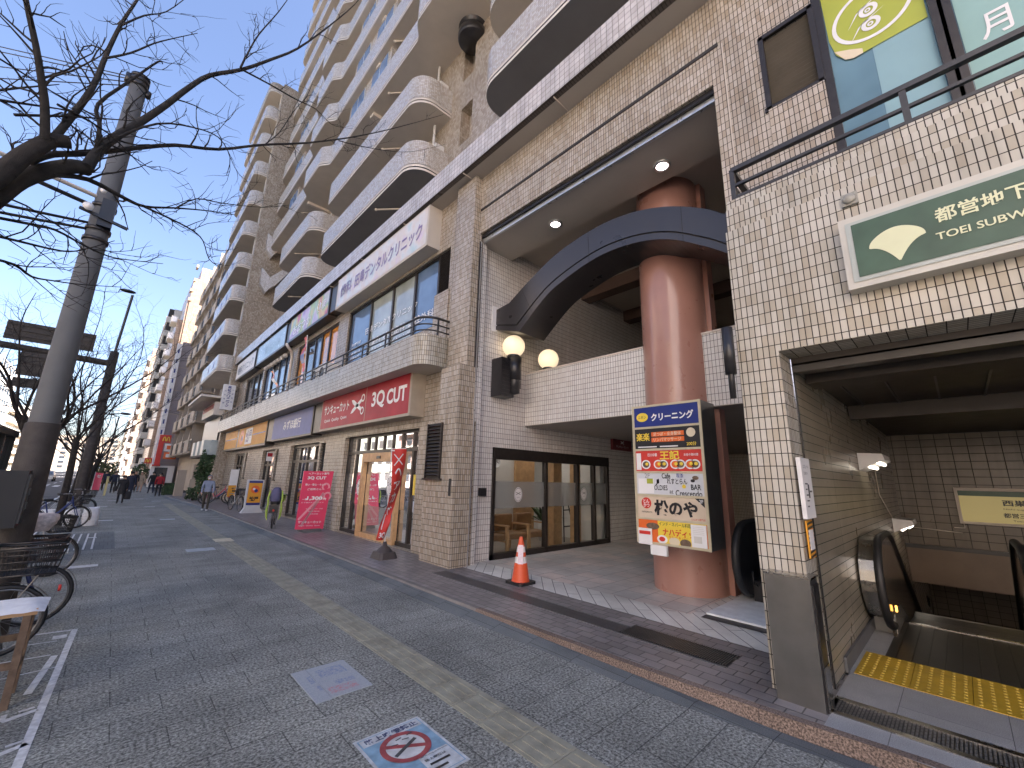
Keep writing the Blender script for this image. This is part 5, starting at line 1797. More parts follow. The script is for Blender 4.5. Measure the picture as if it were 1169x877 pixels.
# ---- stickers on the pavement
s = thing('pavement_sticker', 'blue no smoking street sticker with red ring on the grey pavers', 'sticker', (1.78, 2.8, 0.004))
m = MB()
X0, X1, Y0, Y1 = 1.52, 2.03, 2.47, 3.135
q4 = lambda a, b, c, d, z, mi: m.face([(X0 + a, Y1 - d, z), (X0 + b, Y1 - d, z), (X0 + b, Y1 - c, z), (X0 + a, Y1 - c, z)], mi)
q4(0, .51, 0, .665, .004, 0)
q4(.02, .49, .02, .645, .0055, 1)
q4(.03, .48, .03, .115, .007, 0)
q4(.25, .48, .43, .64, .007, 0)
m.build('sheet', [mat('worn_white_sheet', (0.48, 0.52, 0.54), 0.6, 0.25, 14), mat('worn_blue_sheet', (0.21, 0.36, 0.48), 0.6, 0.3, 10)], s)
m = MB()
ring(m, (1.775, 2.86, 0.008), (1, 0, 0), (0, 1, 0), 0.172, 0, 0, 0, 40)
ring(m, (1.775, 2.86, 0.0095), (1, 0, 0), (0, 1, 0), 0.172, 0.132, 1, 0, 40)
m.bar((1.66, 2.93, 0.0095), (1.89, 2.79, 0.0095), 0.035, 0.001, 1)
m.bar((1.67, 2.80, 0.0105), (1.87, 2.90, 0.0105), 0.026, 0.001, 2)
for k, (a, b) in enumerate(((1.70, 2.92), (1.75, 2.955), (1.79, 2.94), (1.84, 2.965))):
    m.bar((a, b, 0.0105), (a + .045, b - .012 + .02 * (k % 2), 0.0105), 0.008, 0.001, 2)
m.build('emblem', [mat('worn_white_disc', (0.52, 0.54, 0.54), 0.6, 0.2, 14), mat('worn_red', (0.30, 0.06, 0.065), 0.6, 0.25, 14), mat('worn_dark', (0.06, 0.065, 0.07), 0.6, 0.3, 14)], s)
m = MB()
m.text('路上喫煙禁止', (1.775, 3.062, 0.009), (1, 0, 0), (0, 1, 0), 0.062, 0.40, 0, 0.03)
m.text('No smoking on the street', (1.89, 2.685, 0.009), (1, 0, 0), (0, 1, 0), 0.018, 0.21, 1, 0.0)
m.text('路上喫煙は', (1.87, 2.64, 0.009), (1, 0, 0), (0, 1, 0), 0.026, 0.16, 1, 0.01)
for zz, aa in ((2.59, .15), (2.535, .1)):
    rect(m, 1.80, 1.80 + aa, zz - .01, zz + .01, 0.009, 1)
m.build('lettering', [mat('worn_navy', (0.04, 0.06, 0.14), 0.6, 0.3, 14), 'black_ink'], s)
s = thing('pavement_sticker', 'faded bluish pavement sheet of four plates with worn blue and red print', 'sticker', (1.75, 4.15, 0.004))
k = NT('faded_sheet')
tcn = k.n('ShaderNodeTexCoord').outputs['Object']
fa = k.noise(tcn, 90, 3)
base = k.ramp(fa, [(0.3, (0.28, 0.32, 0.36)), (0.7, (0.38, 0.42, 0.45))])
k.l(base, k.p.inputs['Base Color'])
k.p.inputs['Roughness'].default_value = 0.55
m = MB()
for a, b, c, d in ((1.51, 1.635, 3.81, 4.485), (1.64, 1.99, 4.155, 4.485), (1.64, 1.99, 3.82, 4.15)):
    m.box(a, b, c, d, 0.0, 0.007)
m.build('sheet', k.m, s)
def worn(name, c):
    k = NT(name)
    tcn = k.n('ShaderNodeTexCoord').outputs['Object']
    f = k.noise(tcn, 60, 4, .7)
    k.l(k.ramp(f, [(0.45, (0.33, 0.37, 0.41)), (0.62, c)]), k.p.inputs['Base Color'])
    k.p.inputs['Roughness'].default_value = .6
    return k.m
m = MB()
rect(m, 1.69, 1.93, 4.22, 4.40, 0.0085, 0)
rect(m, 1.585, 1.625, 4.16, 4.32, 0.0085, 0)
rect(m, 1.60, 1.63, 3.98, 4.10, 0.0085, 0)
rect(m, 1.66, 1.90, 3.88, 4.0, 0.0085, 1)
rect(m, 1.75, 1.93, 4.02, 4.1, 0.0085, 0)
m.build('worn_print', [worn('worn_blue_print', (0.15, 0.21, 0.36)), worn('worn_red_print', (0.48, 0.18, 0.20))], s)
# ================================================================ things in the arcade and the subway mouth
def globe_lamp(c, r, label, bracket):
    t = thing('globe_lamp', label, 'lamp', (c[0], c[1], c[2] - r), group='lit globe lamps')
    m = MB()
    m.sphere(c, r, 28, 18)
    m.build('globe', 'lamp_globe', t)
    m = MB()
    m.lathe((c[0], c[1], c[2] - r - 0.03), [(0, 0), (r * .55, 0), (r * .6, 0.05), (r * .45, 0.09)], 20)
    m.build('collar', 'black_metal', t)
    if bracket:
        x, y, z = c
        m = MB()
        m.box(x - 0.42, x - 0.02, y - 0.06, 7.2, z - 1.27, z - 0.36)
        m.box(x - 0.02, x + 0.28, y + 0.02, 7.2, z - 1.0, z - 0.34)
        m.lathe((x, y - 0.06, z - 0.85), [(0, 0), (0.15, 0), (0.15, 0.55), (0, 0.55)], 18)
        m.lathe((x, y - 0.06, z - 1.2), [(0, 0), (0.12, 0.03), (0.12, 0.35)], 18)
        for k in range(9):
            m.box(x - 0.40, x - 0.04, y - 0.066, y - 0.06, z - 1.2 + k * .09, z - 1.195 + k * .09)
        m.build('bracket', 'black_metal', t)
    return t
globe_lamp((6.5, 6.9, 4.92), 0.27, 'lit globe lamp on a black bracket on the arcade wall', True)
globe_lamp((7.36, 6.55, 4.71), 0.255, 'lit globe lamp standing on the white tiled parapet', False)
for (x, y), lb in (((6.19, 5.32), 'lit round ceiling downlight close to the arch crown'), ((6.21, 2.83), 'lit round ceiling downlight over the terracotta column top')):
    t = thing('downlight', lb, 'ceiling light', (x, y, 7.33), group='arcade downlights')
    m = MB()
    m.lathe((x, y, 7.325), [(0.10, 0.03), (0.10, 0), (0.15, 0), (0.15, 0.036)], 24)
    m.build('ring', 'alu', t)
    m = MB()
    m.lathe((x, y, 7.338), [(0.0, 0.0), (0.102, 0.0)], 24)
    m.build('bulb', 'lamp_spot', t)
for (x, z), lb in (((8.6, 2.2), 'lit wedge shaped wall light nearest the subway mouth'), ((11.6, 1.12), 'lit wedge shaped wall light further down the stairwell')):
    t = thing('wall_light', lb, 'wall light', (x, 0.9, z), group='stairwell wall lights')
    m = MB()
    m.prism([(1.005, z + .12), (0.72, z + 0.10), (0.70, z + 0.02), (1.005, z - 0.14)], lambda u, v, d: (d, u, v), x - 0.42, x + 0.42, 0)
    m.build('housing', 'white_plastic', t)
    m = MB()
    for k in range(2):
        y = 0.78 + k * 0.1
        m.tube([(x - 0.38, y, z - 0.03 - k * .055), (x + 0.38, y, z - 0.03 - k * .055)], 0.026, 8)
    m.build('tube', 'lamp_tube', t)
# traffic cone
t = thing('traffic_cone', 'orange red traffic cone with white bands on a black rubber foot', 'traffic cone', (5.35, 5.37, FZ))
m = MB()
cx, cy = 5.35, 5.37
prof = [(0.165, 0.03), (0.15, 0.05), (0.112, 0.30), (0.107, 0.33), (0.090, 0.43), (0.078, 0.50), (0.063, 0.59), (0.034, 0.72), (0.030, 0.745), (0.0, 0.75)]
for i in range(len(prof) - 1):
    a, b = prof[i], prof[i + 1]
    m.lathe((cx, cy, FZ), [a, b], 28, 1 if i in (3, 5) else 0)
m.build('cone_body', ['cone_red', 'white_plastic'], t)
m = MB()
m.prism([(cx - .2, cy - .16), (cx - .16, cy - .2), (cx + .16, cy - .2), (cx + .2, cy - .16), (cx + .2, cy + .16), (cx + .16, cy + .2), (cx - .16, cy + .2), (cx - .2, cy + .16)], lambda u, v, d: (u, v, d), FZ, FZ + 0.04)
m.build('foot', 'rubber', t)
m = MB()
n_ = V((-0.75, -0.66, 0.0))
sd2 = V((0.66, -0.75, 0)) * 0.045
c0 = V((cx, cy, FZ)) + n_ * 0.118
c1 = V((cx, cy, FZ)) + n_ * 0.07
m.face([c0 - sd2 + V((0, 0, .32)), c0 + sd2 + V((0, 0, .32)), c1 + sd2 + V((0, 0, .62)), c1 - sd2 + V((0, 0, .62))])
m.build('paper_note', mat('pinkish_paper', (0.72, 0.6, 0.64), 0.6, 0.1, 30), t)
# white board lying by the column
m = MB()
m.box(6.14, 7.5, 1.75, 2.6, FZ + .006, FZ + .03)
tag(m.build('floor_board', mat('streaked_white_board', (0.78, 0.82, 0.82), 0.35, 0.12, 6)), 'pale bluish white board lying on the floor beside the terracotta column', 'floor board')
# stainless cabinet against the subway pier
t = thing('steel_cabinet', 'brushed stainless steel upright cabinet at the foot of the subway pier', 'cabinet', (4.45, 1.15, 0))
m = MB()
m.box(4.33, 4.56, 0.965, 1.30, 0.02, 1.05)
m.build('body', 'dark_steel', t)
m = MB()
m.box(4.32, 4.57, 0.955, 1.31, 1.05, 1.065)
m.build('lid', 'steel', t)
m = MB()
m.box(4.36, 4.54, 0.952, 0.966, 0.08, 1.0)
m.build('side_slot', 'black_metal', t)
m = MB()
m.box(4.37, 4.53, 0.946, 0.953, 0.06, 0.40)
m.build('slot_cover', 'brass' if 'brass' in M else 'steel', t)

# ---- escalators
def handrail(m, P, r=0.04, n=8):
    m.tube(P, r, n)
def escalator_side(t, y, s, x0=6.62, down=True, name='balustrade'):
    """s = +1 wall lies at larger y"""
    prof = [(x0 + 0.55, 0.20)] + [(x0 + 0.5 - 0.5 * sin(radians(a)), 0.70 - 0.5 * cos(radians(a))) for a in range(10, 181, 17)]
    prof += [(x0 + 1.25, 1.20), (x0 + 1.55, 1.12), (x0 + 1.9, 0.92)]
    end = (x0 + 9, 0.92 - (9 - 1.9) * 0.62)
    prof += [end]
    m = MB()
    m.tube([(x, y, z) for x, z in prof], 0.042, 10)
    m.build('handrail', 'rubber', t)
    m = MB()
    inner = [(x, z) for x, z in prof[1:]]
    base = [(end[0], end[1] - 0.9), (x0 + 1.7, 0.08), (x0 + 0.5, 0.08)]
    m.prism(inner + base, lambda u, v, d: (u, d, v), y - 0.012, y + 0.012, 0)
    m.build('glass_panel', mat('dark_balustrade_panel', (0.075, 0.06, 0.045), 0.12, 0.1, 2), t)
    m = MB()
    y1, y2 = (y + 0.05 * s, y + 0.2 * s)
    dk = [(x0 + 0.15 + 0.42 * (1 - sin(radians(a))), 0.72 - 0.46 * cos(radians(a))) for a in range(0, 181, 15)]
    m.prism(dk + [(x0 + 1.2, 1.18), (x0 + 1.2, 0.26)], lambda u, v, d: (u, d, v), min(y1, y2), max(y1, y2), 0, smooth=True)
    m.build('newel_cover', 'steel', t)
    m = MB()
    m.prism([(x0 + 0.62, 0.086), (x0 + 0.62, 0.30), (x0 + 1.3, 0.30), (x0 + 2.1, -0.05), end, (end[0], end[1] - 1.2), (x0 + 1.4, -0.3), (x0 + 1.4, 0.086)], lambda u, v, d: (u, d, v), min(y - .02, y + .19 * s), max(y - .02, y + .19 * s), 0)
    m.build('skirt', 'dark_steel', t)
t = thing('escalator', 'escalator going down into the subway with rounded steel newel and black handrail', 'escalator', (8, 0.2, 0))
escalator_side(t, 0.79, 1)
escalator_side(t, -0.36, -1, 6.9)
m = MB()
m.prism([(7.95, 0.086), (8.5, 0.05)] + [(8.5 + i * 0.4, 0.05 - (i // 1) * 0.25) for i in range(1, 18)] + [(15.3, -6), (7.95, -1)], lambda u, v, d: (u, d, v), -0.3, 0.72, 0)
for i in range(17):
    x, z = 8.5 + i * 0.4, 0.05 - i * 0.25
    m.box(x, x + 0.4, -0.3, 0.72, z - 0.26, z, 0)
    m.box(x + 0.37, x + 0.402, -0.3, 0.72, z - 0.02, z + 0.004, 1)
m.build('steps', ['black_metal', 'dark_steel'], t)
m = MB()
m.box(7.93, 8.0, -0.3, 0.72, 0.08, 0.096)
m.build('comb_plate', 'steel', t)
m = MB()
m.box(7.27, 7.29, 0.745, 0.765, 0.33, 0.40)
m.build('indicator_lamp', emit_mat('lit_indicator', (1.0, 0.5, 0.08), 0.6), t)
# stairs next to the escalator
m = MB()
for i in range(18):
    x, z = 7.96 + i * 0.32, 0.06 - i * 0.17
    m.box(x, x + 0.33, -9.0, -0.62, z - 0.6, z)
part('stair_flight', m, 'granite')
m = MB()
m.box(7.96, 13, 0.98, 1.03, -4, -0.2)
part('stair_side', m, 'sub_tile2')
# escalator inside the arcade, behind the column
t = thing('escalator', 'dark escalator newel with black handrail between the column and the subway pier', 'escalator', (7.4, 2.5, FZ))
m = MB()
pr = [(7.5, 0.14)] + [(7.36 - 0.5 * sin(radians(a)), 0.66 - 0.5 * cos(radians(a))) for a in range(10, 181, 17)] + [(9.0, 1.16), (9.6, 1.4), (14, 4.0)]
m.tube([(x, 2.42, z + .05) for x, z in pr], 0.06, 10)
m.build('handrail', 'rubber', t)
m = MB()
m.prism(pr[1:] + [(14, 3.2), (9.6, 0.5), (9.0, 0.1), (7.5, 0.1)], lambda u, v, d: (u, d, v + .05), 2.36, 2.40, 0)
m.build('panel', 'black_metal', t)
m = MB()
m.prism([(7.3, 0.086), (7.3, 0.4), (9.2, 0.45), (14, 3.2), (14, 0.086)], lambda u, v, d: (u, d, v), 1.4, 2.36, 0)
m.build('truss', 'black_metal', t)
m = MB()
m.tube([(7.15, 2.3, 0.55), (7.0, 2.25, 0.42), (7.3, 2.3, 0.33)], 0.012, 6)
m.build('brush_guard', 'rubber', t)

# ---- salon furniture behind the glass
def armchair(x, y, label):
    t = thing('armchair', label, 'chair', (x, y, FZ), group='tan waiting chairs')
    def cushion(n, *b):
        m = MB()
        m.box(*b)
        o = m.build(n, 'leather', t)
        bv = o.modifiers.new('round', 'BEVEL')
        bv.width, bv.segments = 0.04, 3
        return o
    cushion('seat', x - .3, x + .3, y - .3, y + .3, FZ + 0.32, FZ + 0.46)
    cushion('backrest', x - .3, x + .3, y + .24, y + .38, FZ + 0.46, FZ + 0.86)
    for s in (-1, 1):
        m = MB()
        m.bar((x + s * .34, y - .3, FZ), (x + s * .34, y - .26, FZ + .62), 0.045)
        m.bar((x + s * .34, y + .42, FZ), (x + s * .34, y + .36, FZ + .62), 0.045)
        m.bar((x + s * .34, y - .32, FZ + .63), (x + s * .34, y + .40, FZ + .63), 0.055, 0.03)
        m.bar((x + s * .34, y - .28, FZ + .28), (x + s * .34, y + .38, FZ + .28), 0.03)
        m.build('side_frame', 'wood', t)
armchair(6.62, 7.75, 'tan cushioned armchair nearest the glass door edge of the salon')
armchair(7.34, 7.75, 'tan cushioned armchair in the middle of the salon window')
armchair(8.06, 7.75, 'tan cushioned armchair against the wooden partition of the salon')
def potted_plant(x, y, h, label, n=16, seed=1, pot='white_plastic'):
    r = random.Random(seed)
    t = thing('potted_plant', label, 'plant', (x, y, FZ), group='salon plants')
    m = MB()
    m.lathe((x, y, FZ), [(0, 0), (0.12, 0), (0.15, 0.55), (0.13, 0.55), (0.12, 0.48), (0, .48)], 18)
    m.build('pot', pot, t)
    m = MB()
    for i in range(n):
        a, e = r.uniform(0, 2 * pi), r.uniform(0.2, 1.2)
        L = r.uniform(.4, .7) * h
        d = V((cos(a) * cos(e), sin(a) * cos(e), sin(e)))
        p0 = V((x, y, FZ + .5))
        p1 = p0 + d * L * .6
        p2 = p0 + d * L + V((0, 0, -0.12 * L))
        s = d.cross(V((0, 0, 1))).normalized() * 0.05
        m.face([p0, p1 - s, p2, p1 + s])
        m.face([p0 + V((0, 0, .01)), p1 + s + V((0, 0, .02)), p2 + V((0, 0, .01)), p1 - s + V((0, 0, .02))])
    m.build('leaves', 'leaf', t)
potted_plant(6.36, 7.98, 1.1, 'green plant in a tall white pot beside the tan chairs', 18, 3)
potted_plant(9.45, 8.6, 1.4, 'leafy plant in front of the wooden partition', 22, 4)
potted_plant(6.2, 9.75, 1.1, 'leafy plant behind the shop window near the red banner', 24, 5)
t = thing('easel', 'black folding easel inside the salon side door', 'easel', (10.0, 8.2, FZ))
for k, (a, b) in enumerate((((9.7, 8.0, FZ), (9.9, 8.2, 1.35)), ((10.25, 8.0, FZ), (10.05, 8.2, 1.35)), ((10.0, 8.7, FZ), (9.98, 8.25, 1.3)))):
    m = MB()
    m.bar(a, b, 0.035)
    m.build('leg', 'black_metal', t)
m = MB()
m.bar((9.75, 8.06, .5), (10.2, 8.06, .5), .03)
m.bar((9.83, 8.14, .95), (10.12, 8.14, .95), .03)
m.build('crossbar', 'black_metal', t)
t = thing('wall_clock', 'round wall clock on the pale salon partition', 'clock', (7.5, 10.58, 2.25))
m = MB()
m.lathe((8.15, 9.295, 2.28), [(0, 0), (0.15, 0), (0.15, 0.03), (0.17, 0.03), (0.17, -.01)], 28, 0, axis=(0, -1, 0))
m.build('dial', 'white_plastic', t)
m = MB()
m.bar((8.15, 9.25, 2.28), (8.15, 9.25, 2.39), .012)
m.bar((8.15, 9.25, 2.28), (8.23, 9.25, 2.25), .012)
m.build('hand', 'black_ink', t)
# ================================================================ things along the pavement
# ---- salon banner on a pole (wind-twisted cloth)
t = thing('banner', 'tall narrow red cloth banner twisted by the wind on a pole', 'banner', (4.55, 8.75, FZ))
m = MB()
m.prism([(4.33, 8.55), (4.40, 8.5), (4.70, 8.5), (4.77, 8.55), (4.77, 8.95), (4.70, 9.0), (4.40, 9.0), (4.33, 8.95)], lambda u, v, d: (4.55 + (u - 4.55) * (1.0 if d < .2 else .8), 8.75 + (v - 8.75) * (1.0 if d < .2 else .8), d), FZ, FZ + 0.13)
m.lathe((4.55, 8.75, FZ + .13), [(0.18, 0), (0.12, 0.07), (0.05, 0.12), (0.04, 0.2), (0, .2)], 16)
m.build('water_base', mat('brown_plastic_base', (0.065, 0.052, 0.047), 0.6, 0.15, 10), t)
m = MB()
m.tube([(4.55, 8.75, FZ + .2), (4.52, 8.75, 2.42)], 0.012, 8)
m.tube([(4.50, 8.75, 2.41), (4.86, 8.72, 2.43)], 0.008, 6)
m.build('pole', 'white_plastic', t)
L_ = [(4.52, 2.40), (4.54, 1.95), (4.55, 1.50), (4.48, 1.14), (4.40, .92), (4.31, .70), (4.24, .49)]
R_ = [(4.85, 2.42), (4.88, 2.0), (4.86, 1.58), (4.73, 1.17), (4.60, .95), (4.54, .75), (4.48, .46)]
def flag_pt(u, v):
    k = v * (len(L_) - 1)
    i = min(int(k), len(L_) - 2)
    f = k - i
    f = f * f * (3 - 2 * f) * .5 + f * .5
    a = V((L_[i][0] + (L_[i + 1][0] - L_[i][0]) * f, 0, L_[i][1] + (L_[i + 1][1] - L_[i][1]) * f))
    b = V((R_[i][0] + (R_[i + 1][0] - R_[i][0]) * f, 0, R_[i][1] + (R_[i + 1][1] - R_[i][1]) * f))
    p = a.lerp(b, u)
    p.y = 8.74 - 0.09 * sin(v * 7 + u * 2.2) * (u + v * .5) - 0.16 * v * (1 - u)
    return p
m = MB()
NU, NV = 8, 36
vs = [flag_pt(i / NU, j / NV) for j in range(NV + 1) for i in range(NU + 1)]
m.mesh(vs, [(j * (NU + 1) + i, j * (NU + 1) + i + 1, (j + 1) * (NU + 1) + i + 1, (j + 1) * (NU + 1) + i) for j in range(NV) for i in range(NU)], 0, True)
m.build('cloth', 'red', t)
m = MB()
def cloth_text(s, v0, v1, u0=.2, u1=.8, bold=.03):
    tv, tf = text_geo(s, bold)
    x0, x1 = min(p[0] for p in tv), max(p[0] for p in tv)
    y0, y1 = min(p[1] for p in tv), max(p[1] for p in tv)
    vs = []
    for p in tv:
        u = u0 + (u1 - u0) * (p[0] - x0) / (x1 - x0)
        v = v1 + (v0 - v1) * (p[1] - y0) / (y1 - y0)
        vs.append(flag_pt(u, v) + V((-0.006, -0.012, 0)))
    m.mesh(vs, tf, 0)
cloth_text('ヘ', .16, .24)
cloth_text('ア', .27, .35)
cloth_text('カ', .38, .46)
cloth_text('ット', .50, .58)
cloth_text('3Q', .90, .97)
def cloth_line(a, b, w):
    (ua, va), (ub, vb) = a, b
    N = 6
    for k in range(N):
        p, q = flag_pt(ua + (ub - ua) * k / N, va + (vb - va) * k / N), flag_pt(ua + (ub - ua) * (k + 1) / N, va + (vb - va) * (k + 1) / N)
        o = V((-0.008, -0.013, 0))
        s = (q - p).cross(V((0, 1, 0))).normalized() * w
        m.face([p - s + o, q - s + o, q + s + o, p + s + o])
cloth_line((.15, .05), (.75, .13), .012)
cloth_line((.15, .13), (.75, .05), .012)
cloth_line((.4, .62), (.3, .86), .012)
m.build('lettering', 'white_ink', t)
m = MB()
for z in (2.37, 1.9, 1.45, 1.1):
    m.bar((4.50, 8.745, z), (4.58, 8.735, z), .03, .03)
m.build('loop', 'white_plastic', t)
# ---- pink standing sign
t = thing('standing_sign', 'tall crimson pavement sign with white scissors and price, in front of the salon pillar', 'sign', (4.75, 13.9, FZ))
def sp(u, v, d=0.0):          # 0..1 across, 0..1 up
    a, b, c, e = V((4.27, 13.9, .17)), V((5.08, 13.88, .14)), V((5.26, 14.02, 1.91)), V((4.35, 14.04, 1.89))
    p = a.lerp(b, u).lerp(e.lerp(c, u), v)
    return p + V((0, -d, 0))
m = MB()
m.mesh([sp(0, 0), sp(1, 0), sp(1, 1), sp(0, 1), sp(0, 0, -.05), sp(1, 0, -.05), sp(1, 1, -.05), sp(0, 1, -.05)], [(0, 1, 2, 3), (7, 6, 5, 4), (0, 4, 5, 1), (1, 5, 6, 2), (2, 6, 7, 3), (3, 7, 4, 0)])
m.build('panel', 'pink', t)
m = MB()
for s_ in (-1, 1):
    m.bar(sp(.18, .05, .004), sp(.78, .62, .004), .07, .003, 0, up=(0, -1, 0))
m.bar(sp(.05, .16, .005), sp(.70, .55, .005), .06, .003, 0, up=(0, -1, 0))
for u, v in ((.82, .72), (.93, .56)):
    ring(m, sp(u, v, .006), YR, YU, .13, .075, 0, 0, 20)
m.build('scissors_print', 'pink_light', t)
m = MB()
def st(s, u, v, h, w, b=.02):
    r = (sp(1, v) - sp(0, v)).normalized()
    up = (sp(u, 1) - sp(u, 0)).normalized()
    m.text(s, sp(u, v, .012), r, up, h, w, 0, b, 'c', 0.002)
st('ヘアーカット専門', .5, .955, .075, .62)
st('3Q CUT', .46, .875, .11, .56, .04)
st('早い・安心・キレイ', .45, .76, .07, .62)
st('ご近所さん', .44, .68, .065, .42)
st('一律', .16, .505, .06, .14)
st('1,300', .5, .52, .13, .46, .04)
st('円', .84, .505, .06, .09)
st('お子様からシニアまで', .45, .45, .035, .66, .0)
st('セット・ブロー 別途', .55, .345, .03, .5, 0)
st('年中無休', .55, .30, .03, .35, 0)
st('営業時間', .55, .255, .03, .26, 0)
st('サンキューカット', .47, .12, .075, .68, .03)
st('Quick  Quality  Quiet', .47, .06, .035, .62, .01)
m.build('lettering', 'white_ink', t)
m = MB()
m.box(4.45, 5.0, 13.75, 14.3, FZ, FZ + 0.08)
m.build('foot', 'concrete', t)
# ---- orange restaurant standing sign
t = thing('standing_sign', 'grey pavement sign with orange panel and red ring emblem, beside a parked bicycle', 'sign', (4.7, 21.5, FZ))
m = MB()
m.prism([(4.28, FZ), (5.15, FZ), (5.0, 0.3), (5.02, 1.46), (4.98, 1.5), (4.43, 1.5), (4.39, 1.46), (4.41, .3)], lambda u, v, d: (u, d, v), 21.4, 21.65, 0)
m.build('body', mat('pale_grey_plastic', (0.52, 0.53, 0.54), 0.5, 0.05, 4), t)
m = MB()
m.face([(4.44, 21.39, .42), (4.97, 21.39, .42), (4.97, 21.39, 1.45), (4.44, 21.39, 1.45)], 0)
m.face([(4.445, 21.386, .52), (4.965, 21.386, .52), (4.965, 21.386, 1.36), (4.445, 21.386, 1.36)], 1)
m.build('face_panel', ['navy', 'orange'], t)
m = MB()
ring(m, (4.71, 21.38, 1.08), YR, YU, .17, 0, 0, .0, 24)
ring(m, (4.745, 21.376, 1.03), YR, YU, .07, 0, 1, .0, 18)
ring(m, (4.66, 21.376, 1.10), YR, YU, .05, 0, 2, .0, 18)
m.build('emblem', ['orange_red', 'navy', 'white_ink'], t)
m = MB()
m.text('松屋', (4.70, 21.38, .68), YR, YU, .2, .36, 0, .04)
m.build('lettering', 'black_ink', t)
m = MB()
m.box(5.1, 5.35, 22.0, 22.05, 2.35, 2.75, 0)
m.face([(5.12, 21.995, 2.55), (5.33, 21.995, 2.55), (5.33, 21.995, 2.72), (5.12, 21.995, 2.72)], 1)
tag(m.build('door_sign', ['white_plastic', 'sign_red']), 'small red and white hanging sign over the restaurant door', 'sign')
t = thing('banner', 'narrow orange and white menu banner beside the far restaurant door', 'banner', (5.0, 27.5, FZ))
m = MB()
m.tube([(5.1, 27.4, FZ), (5.1, 27.4, 2.0)], .015, 6)
m.build('pole', 'white_plastic', t)
m = MB()
m.face([(4.72, 27.38, .5), (5.08, 27.38, .5), (5.08, 27.38, 1.1), (4.72, 27.38, 1.1)], 0)
m.face([(4.72, 27.38, 1.1), (5.08, 27.38, 1.1), (5.08, 27.38, 1.95), (4.72, 27.38, 1.95)], 1)
m.build('cloth', ['orange', 'white_ink'], t)
t = thing('banner', 'red and pink cloth banner by the road kerb, beside a yellow post', 'banner', (-0.75, 40.9, 0))
m = MB()
m.tube([(-0.85, 40.9, 0), (-0.82, 40.9, 1.6)], .02, 6)
m.build('pole', 'white_plastic', t)
m = MB()
m.face([(-0.82, 40.88, .35), (-0.45, 40.8, .3), (-0.42, 40.85, 1.5), (-0.80, 40.9, 1.55)])
m.build('cloth', 'pink', t)
m = MB()
m.text('セ', (-0.62, 40.8, 1.3), YR, YU, .2, .2, 0, .02)
m.box(-0.2, -0.08, 40.9, 41.0, 0, 1.3, 1)
tag(m.build('kerb_post', ['white_ink', mat('pale_yellow_post', (.62, .55, .25), .5, .1, 4)]), 'pale yellow square post beside the red kerb banner', 'post')

# ---- little flags on the upstairs railing
for (ya, za, yb, zb), lb, mt in (((16.7, 7.05, 16.5, 5.6), 'red and navy cloth flag hanging from the ledge railing by the orange windows', ['red', 'navy']), ((21.2, 6.45, 19.9, 5.5), 'small orange red flag slanting off the ledge railing, further from the salon', ['orange_red', 'white_ink'])):
    t = thing('railing_flag', lb, 'flag', (4.66, yb, 5.1), group='flags on the ledge railing')
    m = MB()
    m.tube([(4.66, yb - .1, 5.1), (4.62, ya, za + .05)], .012, 6)
    m.build('pole', 'white_plastic', t)
    m = MB()
    N = 8
    for k in range(N):
        p = lambda f: V((4.6 + .05 * sin(f * 9), ya + (yb - ya) * f, za + (zb - za) * f))
        w0, w1 = V((0, .32 - .1 * sin(k), 0)), V((0, .32 - .1 * sin(k + 1), 0))
        m.face([p(k / N), p((k + 1) / N), p((k + 1) / N) + w1, p(k / N) + w0], 1 if k in (4, 5) else 0)
    m.build('cloth', mt, t)
# ---- bicycles
def ring_pts(c, r, n, axis='x'):
    return [(c[0], c[1] + r * cos(2 * pi * i / n), c[2] + r * sin(2 * pi * i / n)) for i in range(n)]
def wheel(t, y, R=0.33, n=26):
    m = MB()
    m.tube(ring_pts((0, y, R), R - 0.02, n), 0.022, 8, closed=True)
    w = m.build('wheel', 'rubber', t, world=False)
    m = MB()
    m.tube(ring_pts((0, y, R), R - 0.045, n), 0.012, 6, closed=True)
    m.build('rim', 'chrome', w, world=False)
    m = MB()
    for i in range(14):
        a = 2 * pi * i / 14
        m.tube([(0.02 * (-1) ** i, y, R), (0, y + (R - .05) * cos(a), R + (R - .05) * sin(a))], 0.0022, 3, cap=False)
    m.tube([(-.05, y, R), (.05, y, R)], .022, 8)
    m.build('spokes', 'chrome', w, world=False)
def basket(t, y0, y1, z0, z1, w0, w1, mtl='black_metal', name='basket', n=7):
    m = MB()
    def pt(u, v, s):
        w = w0 + (w1 - w0) * v
        return V((-w + 2 * w * u, 0, z0 + (z1 - z0) * v))
    def frame(v):
        w = (w0 + (w1 - w0) * v) / 2
        d = (y1 - y0) * (.82 + .18 * v) / 2
        c = (y0 + y1) / 2
        z = z0 + (z1 - z0) * v
        return [V((-w, c - d, z)), V((w, c - d, z)), V((w, c + d, z)), V((-w, c + d, z))]
    for v, r in ((1, .012), (.92, .005), (.75, .005), (.5, .005), (.25, .005), (0, .008)):
        m.tube(frame(v), r, 5, closed=True)
    a, b = frame(0), frame(1)
    for e in range(4):
        for k in range(n * 2 + 1):
            f = k / (n * 2)
            m.tube([a[e].lerp(a[(e + 1) % 4], f), b[e].lerp(b[(e + 1) % 4], f)], .0035, 4, cap=False)
    for k in range(n + 1):
        f = k / n
        m.tube([a[0].lerp(a[3], f), a[1].lerp(a[2], f)], .004, 4, cap=False)
        m.tube([a[0].lerp(a[1], f), a[3].lerp(a[2], f)], .004, 4, cap=False)
    # a thin rim band and solid corner plates as on city bicycles
    m.mesh(frame(1.0) + frame(.93), [(0, 1, 5, 4), (1, 2, 6, 5), (2, 3, 7, 6), (3, 0, 4, 7)])
    return m.build(name, mtl, t, world=False)
